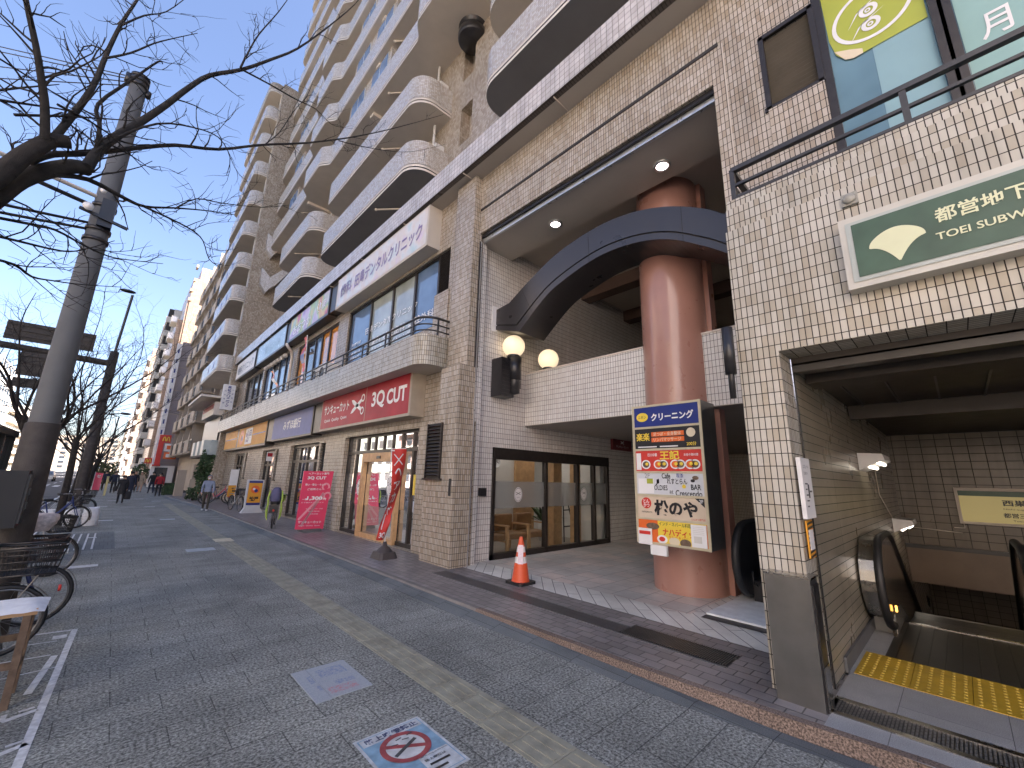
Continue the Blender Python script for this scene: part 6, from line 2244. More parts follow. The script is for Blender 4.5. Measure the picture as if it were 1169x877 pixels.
def bicycle(label, loc, rz, paint, front=True, rear=False, bm='black_metal', saddle='rubber', group='bicycles parked along the pavement'):
    t = thing('bicycle', label, 'bicycle', loc, rz, group)
    R = 0.33
    wheel(t, 0)
    wheel(t, 1.08)
    m = MB()
    m.tube([(0, .42, .30), (0, .27, .82)], .017, 8)
    m.tube([(0, .42, .30), (0, .55, .42), (0, .88, .78)], .021, 8)
    m.tube([(0, .40, .36), (0, .62, .52), (0, .88, .86)], .014, 8)
    for s in (-1, 1):
        m.tube([(s * .05, 0, R), (s * .03, .42, .30)], .011, 6)
        m.tube([(s * .05, 0, R), (s * .03, .28, .74)], .010, 6)
        m.tube([(s * .05, 1.08, R), (s * .05, .97, .62), (0, .92, .68)], .012, 6)
    m.tube([(0, .93, .66), (0, .86, .95)], .02, 8)
    m.build('frame', paint, t, world=False)
    m = MB()
    m.tube([(-.28, .66, 1.0), (-.25, .78, 1.02), (-.1, .86, 1.03), (0, .86, .99), (.1, .86, 1.03), (.25, .78, 1.02), (.28, .66, 1.0)], .012, 8)
    hb = m.build('handlebar', 'chrome', t, world=False)
    m = MB()
    for s in (-1, 1):
        m.tube([(s * .282, .64, 1.0), (s * .262, .74, 1.018)], .018, 8)
        m.tube([(s * .25, .79, 1.0), (s * .27, .70, .97)], .006, 5)
    m.build('grip', 'rubber', hb, world=False)
    m = MB()
    m.prism([(-.1, -.02), (-.07, -.05), (.07, -.05), (.1, -.02), (.03, .22), (-.03, .22)], lambda u, v, d: (u, .2 + v, d), .84, .9)
    o = m.build('saddle', saddle, t, world=False)
    bv = o.modifiers.new('round', 'BEVEL')
    bv.width, bv.segments = .02, 2
    m = MB()
    for y, a0, a1 in ((0, -10, 200), (1.08, -20, 130)):
        N = 12
        pts = [(y + (R + .02) * cos(radians(a0 + (a1 - a0) * i / N)), R + (R + .02) * sin(radians(a0 + (a1 - a0) * i / N))) for i in range(N + 1)]
        for p, q in zip(pts, pts[1:]):
            m.face([(-.025, p[0], p[1]), (.025, p[0], p[1]), (.025, q[0], q[1]), (-.025, q[0], q[1])])
    m.build('mudguard', 'black_metal', t, world=False)
    m = MB()
    m.tube([(-.06, -.28, .74), (-.06, .24, .74)], .006, 5)
    m.tube([(.06, -.28, .74), (.06, .24, .74)], .006, 5)
    m.tube([(0, -.28, .74), (0, .24, .74)], .005, 5)
    for s in (-1, 1):
        m.tube([(s * .06, -.2, .74), (s * .05, 0, R)], .006, 5)
        m.tube([(s * .06, 0, R), (s * .10, -.08, .012)], .009, 5)
    m.build('rear_carrier', 'chrome', t, world=False)
    m = MB()
    m.tube([(.035, .42, .30), (.035, .42, .30 - .17), (.12, .42, .13)], .010, 6)
    m.tube([(-.035, .42, .30), (-.035, .42, .47), (-.12, .42, .47)], .010, 6)
    m.lathe((.04, .42, .30), [(0, 0), (.09, 0), (.09, .008), (0, .008)], 18, axis=(1, 0, 0))
    m.build('crank', 'chrome', t, world=False)
    m = MB()
    m.lathe((0, -.36, .58), [(0, 0), (.034, 0), (.03, .02), (0, .024)], 14, axis=(0, -1, 0))
    m.build('reflector', 'red', t, world=False)
    m = MB()
    m.lathe((0, 1.0, .74), [(0, 0), (.03, 0), (.042, .05), (0, .06)], 14, axis=(0, 1, 0))
    m.build('headlight', 'chrome', t, world=False)
    if front:
        basket(t, .93, 1.24, .72, .98, .30, .42, bm)
    if rear:
        m = MB()
        m.box(-.07, .07, -.366, -.36, .93, .96)
        m.build('basket_label', 'white_plastic', t, world=False)
        basket(t, -.36, .14, .76, 1.02, .34, .44, bm, 'rear_basket')
    return t
W2 = pi / 2
M['bike_yellow'] = mat('mustard_paint', (0.36, 0.25, 0.04), 0.4, 0.1, 8)
M['bike_blue'] = mat('dark_blue_paint', (0.03, 0.05, 0.17), 0.35, 0.1, 8)
M['bike_pink'] = mat('pinkish_red_paint', (0.55, 0.10, 0.14), 0.35, 0.1, 8)
M['bike_silver'] = mat('silver_paint', (0.42, 0.42, 0.43), 0.3, 0.08, 8, metal=.5)
M['brown_wire'] = mat('brown_wire', (0.075, 0.048, 0.042), 0.6, 0.2, 10)
bicycle('mustard framed bicycle with black wire rear basket beside the white topped table', (-0.56, 6.62, 0), W2, 'bike_yellow', True, True)
bicycle('dark blue bicycle with brown wire basket pointing at the pavement, behind the black basket', (-1.50, 7.75, 0), -W2 - 0.06, 'bike_blue', True, False, 'brown_wire')
bicycle('silver bicycle parked at the kerb close to the utility pole', (-1.55, 10.6, 0), -W2 + .25, 'bike_silver', True, False)
bicycle('dark bicycle leaning by the second tree trunk near the white bags', (-1.5, 18.4, 0), -W2 + .5, 'bike_blue', True, False)
bicycle('bicycle standing beyond the white bags by the slim trunk', (-1.4, 22.6, 0), -W2 + .6, 'bike_silver', True, False)
bicycle('pinkish red sports bicycle standing near the fin wall', (3.9, 28.3, FZ), -W2 + .12, 'bike_pink', False, False)
bicycle('dark bicycle leaning behind the pinkish red one', (4.1, 28.8, FZ), -W2 - .1, 'bike_blue', False, False)
bicycle('silver city bicycle with front basket, facing the camera beside the orange sign', (4.25, 23.4, FZ), pi + .15, 'bike_silver', True, False)
# cargo bicycle with a lime rain cover over the child seat
t = bicycle('cargo bicycle with lime and violet rain cover over its child seat', (3.97, 15.2, FZ), -.32, 'bike_silver', True, False)
def cover(name, mtl, prof, x0, x1, y0, y1):
    m = MB()
    vs, fs = [], []
    N = 14
    for (sx, sy, z) in prof:
        for i in range(N):
            a = 2 * pi * i / N
            cx_, cy_ = abs(cos(a)) ** .7 * (1 if cos(a) > 0 else -1), abs(sin(a)) ** .7 * (1 if sin(a) > 0 else -1)
            vs.append(((x0 + x1) / 2 + cx_ * sx * (x1 - x0) / 2, (y0 + y1) / 2 + cy_ * sy * (y1 - y0) / 2, z))
    for j in range(len(prof) - 1):
        for i in range(N):
            fs.append((j * N + i, j * N + (i + 1) % N, (j + 1) * N + (i + 1) % N, (j + 1) * N + i))
    m.mesh(vs, fs, 0, True)
    m.face(vs[-N:])
    return m.build(name, mtl, t, world=False)
cover('child_seat', 'black_metal', [(.8, .8, .74), (.9, .9, .95), (.8, .8, 1.15)], -.17, .17, -.2, .2)
m = MB()
m.mesh([(-.2, .95, .78), (.2, .95, .78), (.24, 1.28, 1.0), (-.24, 1.28, 1.0), (-.2, .95, .99), (.2, .95, .99)], [(0, 1, 2, 3), (3, 2, 5, 4), (0, 3, 4), (1, 5, 2)])
m.build('basket_cover', 'lime', t, world=False)
cover('rain_cover', 'violet', [(.9, 1, .85), (1, 1, .95), (.95, .95, 1.05), (.8, .85, 1.18), (.55, .6, 1.26), (.2, .2, 1.28)], -.17, .17, -.28, .2)
for s in (-1, 1):
    m = MB()
    m.tube([(s * .17, -.2, 1.18), (s * .21, -.2, .95), (s * .19, -.2, .8), (s * .22, -.18, .6), (s * .20, -.15, .4), (s * .15, -.12, .28)], [.03, .05, .04, .058, .05, .015], 10)
    for q in m.v:
        q.x = s * .17 + (q.x - s * .17) * .62
    m.build('cover_side', 'lime', t, world=False)
m = MB()
m.box(-.13, .13, -.32, -.27, .5, .74)
m.build('seat_footrest', 'black_metal', t, world=False)
# objects on the left bicycles
def sack(name, label, cat, c, sx, sy, h, mtl, seed, flat=.9, tilt=0, group=None):
    r = random.Random(seed)
    m = MB()
    N, K = 16, 8
    vs, fs = [], []
    for j in range(K + 1):
        v = j / K
        s = (.92 + .12 * sin(v * pi)) * (1 if v < .9 else flat)
        for i in range(N):
            a = 2 * pi * i / N
            cx_ = abs(cos(a)) ** .6 * (1 if cos(a) > 0 else -1)
            cy_ = abs(sin(a)) ** .6 * (1 if sin(a) > 0 else -1)
            k = 1 + r.uniform(-.05, .05)
            vs.append(V((cx_ * sx * s * k + tilt * v * h, cy_ * sy * s * k, v * h * (1 + r.uniform(-.03, .05)))) + V(c))
    for j in range(K):
        for i in range(N):
            fs.append((j * N + i, j * N + (i + 1) % N, (j + 1) * N + (i + 1) % N, (j + 1) * N + i))
    m.mesh(vs, fs, 0, True)
    m.face(vs[-N:], 0)
    return tag(m.build(name, mtl), label, cat, group)
sack('cloth_cover', 'pale floral cloth cover slumped over a bicycle handlebar', 'cloth', (-0.60, 7.9, 1.04), .17, .16, .2, mat('pale_floral_cloth', (.60, .52, .50), .9, .25, 30, bump=.2), 3, .7, .3)
sack('white_bag', 'white bulky bag on the pavement right beside the slim tree trunk', 'bag', (-0.70, 19.7, 0), .18, .22, .5, 'white_cloth', 4, group='white bags on the pavement')
sack('white_bag', 'white bulky bag furthest from the slim trunk, beside the painted dash', 'bag', (-0.26, 19.7, 0), .2, .25, .55, 'white_cloth', 5, group='white bags on the pavement')
sack('white_bag', 'small white bag half hidden behind the slim tree trunk', 'bag', (-1.3, 20.6, 0), .2, .2, .45, 'white_cloth', 6, group='white bags on the pavement')
# ---- table with white sheet
t = thing('table', 'worn wooden trestle table with a white plastic sheet on top', 'table', (-0.8, 5.45, 0))
m = MB()
m.box(-1.6, -0.24, 5.22, 5.62, 0.655, 0.70)
m.build('tabletop', 'wood', t)
for x in (-0.29, -1.55):
    for y in (5.25, 5.59):
        m = MB()
        m.bar((x, y, 0), (x, y, .655), .045, .07)
        m.build('leg', 'wood_dark', t)
m = MB()
m.bar((-1.5, 5.25, .3), (-.3, 5.25, .3), .03, .05)
m.bar((-0.29, 5.25, .25), (-0.29, 5.59, .25), .03, .05)
m.bar((-1.5, 5.59, .42), (-.3, 5.59, .42), .03, .05)
m.build('stretcher', 'wood_dark', t)
m = MB()
N = 24
r = random.Random(9)
vs = [V((-1.6 + 1.40 * i / N, 5.19 + .46 * j / 8, .712 + .014 * r.random() + (-.035 if i == N or j in (0, 8) else 0))) for j in range(9) for i in range(N + 1)]
m.mesh(vs, [(j * (N + 1) + i, j * (N + 1) + i + 1, (j + 1) * (N + 1) + i + 1, (j + 1) * (N + 1) + i) for j in range(8) for i in range(N)], 0, True)
tag(m.build('plastic_sheet', 'white_cloth'), 'crumpled white plastic sheet spread over the worn wooden table', 'sheet')
# ---- utility pole
PX, PY = -0.70, 7.5
t = thing('utility_pole', 'thick grey concrete utility pole with clamps and dark lower wrap', 'utility pole', (PX, PY, 0))
m = MB()
m.lathe((PX, PY, 0), [(0.15, 0), (0.095, 7.5), (0, 7.5)], 28)
m.build('shaft', 'concrete', t)
m = MB()
m.lathe((PX, PY, 0), [(0.168, 0.0), (0.152, 2.3), (0.135, 2.32)], 28)
m.build('pole_wrap', 'brown_conc', t)
for z in (7.30, 7.38, 7.44, 5.25, 4.9, 4.75):
    m = MB()
    ra = .15 - .0073 * z
    m.lathe((PX, PY, z), [(ra - .02, 0), (ra + .016, 0), (ra + .016, .05), (ra - .02, .05)], 20)
    m.build('clamp', 'black_metal', t)
m = MB()
m.lathe((PX - .12, PY, 7.32), [(0, 0), (.04, 0), (.04, .14), (0, .14)], 10)
m.build('cable_stud', 'black_metal', t)
m = MB()
m.lathe((PX + .12, PY - .02, 7.2), [(0, 0), (.035, 0), (.035, .1), (0, .1)], 10)
m.build('cable_stud', 'black_metal', t)
m = MB()
m.box(PX - .02, PX + .12, PY - .16, PY - .07, 4.95, 5.35)
m.build('junction_box', 'black_metal', t)
m = MB()
m.bar((PX - .2, PY - .18, 5.1), (PX + .28, PY - .18, 5.0), .035)
m.build('bracket_bar', 'black_metal', t)
m = MB()
m.lathe((PX - .12, PY - .24, 5.12), [(0, 0), (.05, 0), (.055, .02), (0, .03)], 20, axis=(0, -1, 0))
m.lathe((PX - .03, PY - .2, 5.42), [(0, 0), (.03, 0), (.035, .02), (0, .03)], 20, axis=(0, -1, 0))
m.build('insulator', 'white_plastic', t)
t = thing('equipment_box', 'dark blue grey equipment box strapped to the utility pole', 'cabinet', (-0.8, 7.2, 1.2))
m = MB()
m.box(-1.02, -0.66, 7.02, 7.28, 1.16, 1.76)
m.build('box_body', mat('dark_slate_box', (0.008, 0.009, 0.011), 0.5, 0.1, 5), t)
m = MB()
m.box(-0.66, -0.64, 7.04, 7.26, 1.2, 1.72)
m.box(-0.64, -0.625, 7.12, 7.17, 1.35, 1.42)
m.box(-0.64, -0.625, 7.12, 7.17, 1.5, 1.57)
m.build('box_side', 'rail', t)
# overhead cables
cabs = [((-.80, 7.5, 7.43), (-2.49, 9.5, 8.46)), ((-.79, 7.5, 7.39), (-2.48, 9.5, 8.37)), ((-.77, 7.5, 7.35), (-2.43, 9.5, 8.11)), ((-.77, 7.5, 7.29), (-2.39, 9.5, 7.91)),
        ((-.73, 7.5, 5.40), (-1.59, 7.0, 5.45)), ((-.76, 7.5, 5.25), (-1.57, 7.0, 5.32)), ((-.77, 7.5, 5.01), (-1.47, 7.0, 4.84)), ((-.77, 7.5, 4.92), (-1.45, 7.0, 4.74))]
clab = ['topmost thin cable running from the pole top', 'second thin cable from the pole top', 'third thin cable from the pole top', 'lowest thin cable of the pole top',
        'pale thick cable at the disc insulator', 'thick wrapped cable just under the disc insulator', 'dark cable below the wrapped one', 'lowest dark cable of the mid pole bundle']
for i, (a, b) in enumerate(cabs):
    a, b = V(a), V(b)
    b = a + (b - a) * 7
    m = MB()
    m.tube([a.lerp(b, k / 16) + V((0, 0, -.35 * sin(pi * k / 16))) for k in range(17)], 0.008 if i < 4 else (.026 if i in (4, 5) else .018), 6)
    tag(m.build('overhead_cable', 'cream_trim' if i == 4 else 'black_metal'), clab[i], 'cable', 'overhead cables at the utility pole')
# ---- gantry for road signs, seen from behind
t = thing('sign_gantry', 'rusty brown gantry post with long arm carrying the backs of road signs', 'sign gantry', (-1.0, 30, 0))
m = MB()
m.lathe((-1.0, 30, 0), [(.22, 0), (.18, 7.9), (0, 7.92)], 18)
m.build('post', 'brown_conc', t)
m = MB()
m.tube([(-1.0, 30, 7.24), (-12.0, 30, 7.7)], .16, 12)
m.build('arm', 'brown_conc', t)
for x0, x1, z0, z1 in ((-4.78, -1.80, 7.65, 8.55), (-4.1, -3.17, 6.02, 7.16), (-4.13, -3.1, 5.46, 5.89)):
    m = MB()
    m.box(x0, x1, 29.62, 29.70, z0, z1, 0)
    for k in range(3):
        z = z0 + (z1 - z0) * (.2 + .3 * k)
        m.box(x0, x1, 29.56, 29.62, z, z + .06, 0)
    m.build('sign_back', mat('dull_brown_sign_back', (.055, .048, .042), .7, .2, 5), t)
m = MB()
m.tube([(-1.0, 30.1, 7.8), (-0.87, 30.1, 11.25)], .06, 8)
m.build('lamp_mast', 'rail', t)
m = MB()
m.sphere((-1.09, 30.1, 11.42), .32, 14, 8, 0, (1.1, .6, .28))
m.build('lamp_head', 'black_metal', t)
t = thing('street_lamp', 'street lamp with a flat black head on a side arm behind the trunks', 'street lamp', (-1.05, 40, 0))
m = MB()
m.lathe((-1.1, 40, 0), [(.11, 0), (.06, 5.8), (0, 5.8)], 12)
m.build('post', 'rail', t)
m = MB()
m.tube([(-1.1, 40, 5.5), (-.3, 40, 5.62)], .04, 8)
m.build('arm', 'rail', t)
m = MB()
m.sphere((-0.02, 40, 5.65), .3, 14, 8, 0, (1, .5, .3))
m.build('lamp_head', 'black_metal', t)
t = thing('street_lamp', 'thin distant street lamp with a crooked neck above the far trees', 'street lamp', (-.9, 70, 0))
m = MB()
m.tube([(-.9, 70, 0), (-.55, 70, 8.1), (-1.2, 70, 8.3)], [.12, .07, .06], 8)
m.build('post', 'rail', t)
m = MB()
m.sphere((-1.3, 70, 8.3), .3, 10, 6, 0, (1, .5, .3))
m.build('lamp_head', 'black_metal', t)
# ---- glass fronted notice case at the kerb
t = thing('display_case', 'tall dark framed glass case at the road kerb, at the picture edge', 'display case', (-1.75, 12.5, 0))
m = MB()
for y in (11.2, 12.4, 13.52):
    m.box(-1.75, -1.6, y - .05, y + .05, 0, 2.47)
m.box(-1.78, -1.57, 11.1, 13.6, 2.40, 2.52)
m.box(-1.75, -1.6, 11.15, 13.5, .5, .58)
m.box(-1.75, -1.6, 11.15, 13.5, 0, .1)
m.build('frame', 'black_metal', t)
m = MB()
m.box(-1.70, -1.66, 11.2, 13.5, .1, 2.4)
m.build('pane', 'pane', t)

# ---- trees
class Tree:
    def __init__(self, seed):
        self.r = random.Random(seed)
        self.trunk, self.crown = MB(), MB()
    def limb(self, pts, r0, r1, n=7, m=None):
        pts = [V(p) for p in pts]
        # smooth the polyline
        out = []
        K = len(pts)
        for i in range(K - 1):
            p0, p1, p2, p3 = pts[max(i - 1, 0)], pts[i], pts[i + 1], pts[min(i + 2, K - 1)]
            for k in range(3):
                t = k / 3
                out.append(0.5 * ((2 * p1) + (p2 - p0) * t + (2 * p0 - 5 * p1 + 4 * p2 - p3) * t * t + (3 * p1 - p0 - 3 * p2 + p3) * t ** 3))
        out.append(pts[-1])
        rs = [r0 + (r1 - r0) * i / (len(out) - 1) for i in range(len(out))]
        (m or self.crown).tube(out, rs, n)
        return out, rs
    def twigs(self, pts, rs, density, L, depth=2, start=.25, n=4, bias=None):
        """side shoots along a limb, each with finer shoots of its own"""
        r = self.r
        for i in range(int(len(pts) * start), len(pts) - 1):
            if r.random() > density:
                continue
            d = (pts[i + 1] - pts[i]).normalized()
            s = V((r.gauss(0, 1), r.gauss(0, 1), r.gauss(0.35, .8)))
            s = (s - d * s.dot(d)).normalized()
            e = (d * r.uniform(.35, 1.0) + s * r.uniform(.5, 1.0) + (bias or V((0, 0, 0)))).normalized()
            l = L * r.uniform(.4, 1.1)
            K = 5
            p = V(pts[i])
            q = [p.copy()]
            for k in range(K):
                e = (e + V((r.gauss(0, .22), r.gauss(0, .22), r.gauss(.04, .22)))).normalized()
                p = p + e * l / K
                q.append(p.copy())
            ra = min(rs[i] * .55, .009 * (1 if depth > 1 else .5))
            ra = max(ra, .0034)
            rr = [ra * (1 - .7 * k / K) for k in range(K + 1)]
            self.crown.tube(q, rr, n if depth > 1 else 3, cap=False)
            if depth > 1:
                self.twigs(q, rr, .75, L * .45, depth - 1, .2, 3)
    def finish(self, label, loc, m='bark', group='bare street trees'):
        t = thing('bare_tree', label, 'tree', loc, group=group)
        self.trunk.build('trunk', m, t)
        self.crown.build('crown', m, t)
        return t
BR = dict(
L1=[(-0.97, 4.2, 3.6), (-0.91, 4.21, 3.74), (-0.85, 4.22, 3.93), (-0.78, 4.23, 4.09), (-0.74, 4.24, 4.16), (-0.66, 4.25, 4.2)],
B1=[(-0.77, 4.2, 4.12), (-0.81, 4.14, 4.35), (-0.85, 4.08, 4.5), (-0.91, 4.02, 4.7), (-0.99, 3.96, 4.93), (-1.04, 3.9, 5.09)],
B2=[(-0.74, 4.2, 4.13), (-0.73, 4.29, 4.29), (-0.68, 4.37, 4.65), (-0.66, 4.46, 4.97), (-0.66, 4.54, 5.31), (-0.64, 4.63, 5.77), (-0.6, 4.71, 6.18), (-0.58, 4.8, 6.62)],
B2a=[(-0.64, 4.45, 5.2), (-0.53, 4.59, 5.48), (-0.42, 4.72, 5.81), (-0.3, 4.86, 6.12), (-0.15, 5.0, 6.46)],
B2b=[(-0.63, 4.6, 5.72), (-0.53, 4.73, 6.06), (-0.41, 4.87, 6.37), (-0.29, 5.0, 6.85)],
L2=[(-0.96, 4.3, 3.49), (-0.91, 4.34, 3.66), (-0.85, 4.38, 3.84), (-0.75, 4.42, 4.0), (-0.64, 4.46, 4.13), (-0.56, 4.5, 4.17)],
B3=[(-0.57, 4.45, 4.15), (-0.56, 4.61, 4.4), (-0.51, 4.78, 4.7), (-0.39, 4.94, 5.07), (-0.25, 5.1, 5.51), (-0.12, 5.26, 5.96), (0.03, 5.43, 6.4), (0.32, 5.59, 6.87), (0.62, 5.75, 7.44), (0.93, 5.91, 8.06), (1.33, 6.08, 9.04), (1.72, 6.24, 10.08), (1.95, 6.4, 10.93)],
B3a=[(0.3, 5.55, 6.85), (0.34, 5.6, 7.14), (0.42, 5.65, 7.6), (0.59, 5.7, 8.22), (0.73, 5.8, 8.87)],
B3b=[(0.31, 5.58, 6.86), (0.65, 5.62, 6.92), (1.0, 5.70, 7.0), (1.28, 5.84, 7.16), (1.57, 6.02, 7.22), (1.81, 6.2, 7.45)],
B3c=[(-0.56, 4.6, 4.38), (-0.59, 4.62, 4.67), (-0.64, 4.66, 4.88), (-0.5, 4.74, 5.32), (-0.37, 4.82, 5.72), (-0.34, 4.9, 5.79)],
B4=[(-0.82, 4.3, 3.96), (-0.77, 4.51, 4.19), (-0.62, 4.72, 4.43), (-0.4, 4.93, 4.76), (-0.11, 5.14, 5.13), (0.25, 5.35, 5.45), (0.68, 5.55, 5.93), (1.22, 5.76, 6.46), (1.87, 5.97, 7.14), (2.51, 6.18, 7.87), (3.19, 6.39, 8.68), (3.92, 6.6, 9.56)],
B4a=[(0.69, 5.56, 5.93), (0.84, 5.58, 6.25), (0.96, 5.6, 6.69), (1.11, 5.7, 7.15), (1.18, 5.8, 7.58)],
B4b=[(1.69, 5.93, 6.93), (2.01, 6.10, 7.17), (2.6, 6.3, 7.58), (3.19, 6.45, 8.03), (4.02, 6.6, 8.85)],
B5=[(-0.72, 4.4, 3.97), (-0.56, 4.57, 4.12), (-0.35, 4.73, 4.15), (-0.21, 4.9, 4.22), (0.0, 5.07, 4.4), (0.25, 5.23, 4.58), (0.52, 5.4, 4.75)],
B5a=[(-0.21, 4.87, 4.2), (-0.01, 4.97, 4.22), (0.17, 5.08, 4.23), (0.28, 5.22, 4.22), (0.37, 5.36, 4.1), (0.49, 5.5, 4.1)],
B5b=[(0.0, 5.05, 4.38), (0.15, 5.13, 4.62), (0.39, 5.28, 4.77), (0.79, 5.44, 5.01), (1.1, 5.6, 5.29)],
B6=[(-0.99, 4.5, 3.54), (-0.81, 4.63, 3.62), (-0.68, 4.77, 3.69), (-0.52, 4.9, 3.68), (-0.37, 5.03, 3.69), (-0.24, 5.17, 3.76), (0.01, 5.3, 3.87)],
B7=[(-0.96, 4.5, 3.41), (-0.82, 4.62, 3.46), (-0.61, 4.75, 3.52), (-0.51, 4.88, 3.63), (-0.35, 5.0, 3.84)],
B8=[(-0.95, 4.6, 3.27), (-0.82, 4.74, 3.31), (-0.74, 4.88, 3.29), (-0.64, 5.02, 3.34), (-0.48, 5.16, 3.41), (-0.24, 5.3, 3.52)],
B9=[(-0.62, 4.48, 4.15), (-0.49, 4.62, 4.59), (-0.26, 4.73, 5.0), (-0.01, 4.85, 5.22), (0.21, 4.97, 5.33), (0.35, 5.08, 5.23), (0.36, 5.2, 5.08)])
RAD = dict(L1=(.066, .045), L2=(.066, .05), B1=(.030, .014), B2=(.030, .008), B3=(.042, .005), B4=(.026, .004), B2a=(.01, .003), B2b=(.009, .003), B3a=(.014, .004), B3b=(.012, .003), B3c=(.02, .005),
           B4a=(.008, .003), B4b=(.008, .003), B5=(.022, .004), B5a=(.010, .003), B5b=(.008, .003), B6=(.013, .003), B7=(.012, .003), B8=(.012, .003), B9=(.012, .003))
T = Tree(11)
T.limb([(-1.35, 4.15, 0), (-1.36, 4.15, 1.2), (-1.30, 4.15, 2.4), (-1.18, 4.2, 3.1), (-1.08, 4.22, 3.5), (-0.93, 4.25, 3.66)], .2, .10, 12, T.trunk)
for k, pts in BR.items():
    a, b = RAD[k]
    q, rs = T.limb(pts, a, b, 8 if a > .03 else 6)
    big = k in ('L1', 'L2')
    T.twigs(q, rs, .15 if big else (.62 if k in ('B3', 'B4') else .7), .5 if k in ('B3', 'B4', 'B4b', 'B3b') else .55, 2, .1 if not big else .5)
for s in range(14):                           # loose shoots on the road side of the crown
    r = T.r
    p = V((r.uniform(-1.4, -.75), r.uniform(4.0, 4.8), r.uniform(3.3, 4.8)))
    d = V((r.uniform(-.4, .9), r.uniform(.0, .6), r.uniform(-.2, .9))).normalized()
    q, rs = T.limb([p, p + d * .35 + V((0, 0, .06)), p + d * .75 + V((r.gauss(0, .1), r.gauss(0, .1), r.gauss(0, .1)))], .011, .003, 4)
    T.twigs(q, rs, .6, .35, 2, .1)
T.finish('near bare tree whose branches reach over the picture from the left', (-1.35, 4.15, 0))
def street_tree(seed, x, y, h, r0, label, spread=1.0, fork=2.2, lean=0.0, tw=.9, nl=7, m='bark'):
    T = Tree(seed)
    r = T.r
    top = V((x + lean, y, fork))
    T.limb([(x, y, 0), (x + lean * .3 + r.gauss(0, .03), y, fork * .5), top], r0, r0 * .72, 10, T.trunk)
    for k in range(nl):
        a = 2 * pi * k / nl + r.uniform(-.3, .3)
        l = h - fork
        e = r.uniform(.55, 1.5)
        pts = [V((x + lean * (.85 + .03 * (k % 4)), y, fork - .25 * (k % 3)))]
        d = V((cos(a) * spread, sin(a) * spread, e)).normalized()
        for j in range(5):
            d = (d + V((r.gauss(0, .18), r.gauss(0, .18), r.gauss(.08, .14)))).normalized()
            pts.append(pts[-1] + d * l / 5.4)
        q, rs = T.limb(pts, r0 * .26, r0 * .03, 6)
        T.twigs(q, rs, 1.0, l * .30, 2, .08)
        T.twigs(q, rs, .6, l * .18, 2, .3)
    T.finish(label, (x, y, 0), m)
street_tree(21, -1.25, 14.0, 6.4, .15, 'bare tree hidden behind the utility pole, forking at head height', 1.0, 2.5, -.15, nl=9)
street_tree(22, -1.0, 20.0, 8.5, .11, 'slim bare tree standing beside the white bags', 1.0, 2.8, -.05, nl=8)
street_tree(23, -1.4, 34.0, 9.0, .17, 'bare tree midway along the pavement between the lamp and the white bags', 1.0, 2.6, .1, nl=8)
street_tree(24, -1.2, 46.0, 9.0, .2, 'bare tree further down, past the red kerb banner', 1.0, 2.6, .3, nl=8)
street_tree(25, -1.2, 62.0, 9.0, .2, 'small far bare tree towards the end of the pavement', 1.0, 2.6, .0, nl=7)
street_tree(26, -1.2, 82.0, 9.0, .2, 'farthest bare tree on the near side of the road', 1.0, 2.6, .0, nl=6)
def leafy(name, label, cat, c, rx, ry, rz, n, seed, m='leaf', box=False, size=.09, stem=True, group=None):
    r = random.Random(seed)
    t = thing(name, label, cat, (c[0], c[1], c[2]), group=group)
    f = MB()
    for i in range(n):
        if box:
            p = V((r.uniform(-1, 1), r.uniform(-1, 1), r.uniform(0.02, 1)))
            ax = r.choice((0, 1, 2, 2))
            if ax < 2:
                p[ax] = r.choice((-1, 1)) * r.uniform(.9, 1.03)
            else:
                p[2] = r.uniform(.93, 1.04)
            p = V((p.x * rx, p.y * ry, p.z * rz))
        else:
            d = V((r.gauss(0, 1), r.gauss(0, 1), r.gauss(0, 1))).normalized()
            k = (.6 + .4 * r.random()) * (1 + .25 * sin(d.x * 5 + seed) * cos(d.z * 4))
            p = V((d.x * rx * k, d.y * ry * k, rz * .5 + d.z * rz * .5 * k))
        a = V((r.gauss(0, 1), r.gauss(0, 1), r.gauss(0, 1))).normalized()
        b = a.cross(V((r.gauss(0, 1), r.gauss(0, 1), r.gauss(0, 1)))).normalized()
        s = size * r.uniform(.6, 1.3)
        p = p + V(c)
        f.face([p - a * s, p + b * s * .5, p + a * s, p - b * s * .5])
    if box:
        f.box(c[0] - rx * .93, c[0] + rx * .93, c[1] - ry * .93, c[1] + ry * .93, c[2], c[2] + rz * .94)
    f.build('foliage', m, t)
    if stem:
        q = MB()
        q.tube([(c[0], c[1], 0), (c[0], c[1], c[2] + rz * .6)], .05, 6)
        q.build('stem', 'bark', t)
leafy('clipped_hedge', 'low clipped box hedge by the wall beyond the stepped building corner', 'hedge', (3.4, 40.3, 0), .5, .6, .85, 900, 31, 'leaf', True, .07, False)
leafy('evergreen_shrub', 'tall loose evergreen shrub against the fin wall', 'shrub', (4.4, 34.0, .5), .45, .45, 2.6, 1300, 32, 'leaf', False, .1)
leafy('evergreen_shrub', 'round evergreen shrub down by the kerb past the red banner', 'shrub', (-.5, 56, .3), 1.0, 1.0, 2.2, 900, 33, 'leaf2', False, .14)
leafy('evergreen_shrub', 'small low shrub behind the parked bicycles at the fin wall', 'shrub', (3.75, 31.8, .1), .4, .4, .8, 500, 34, 'leaf', False, .07)
leafy('evergreen_shrub', 'dark dense shrub beside the far shop fronts', 'shrub', (2.2, 62, .2), .9, .9, 2.4, 700, 35, 'leaf', False, .14)
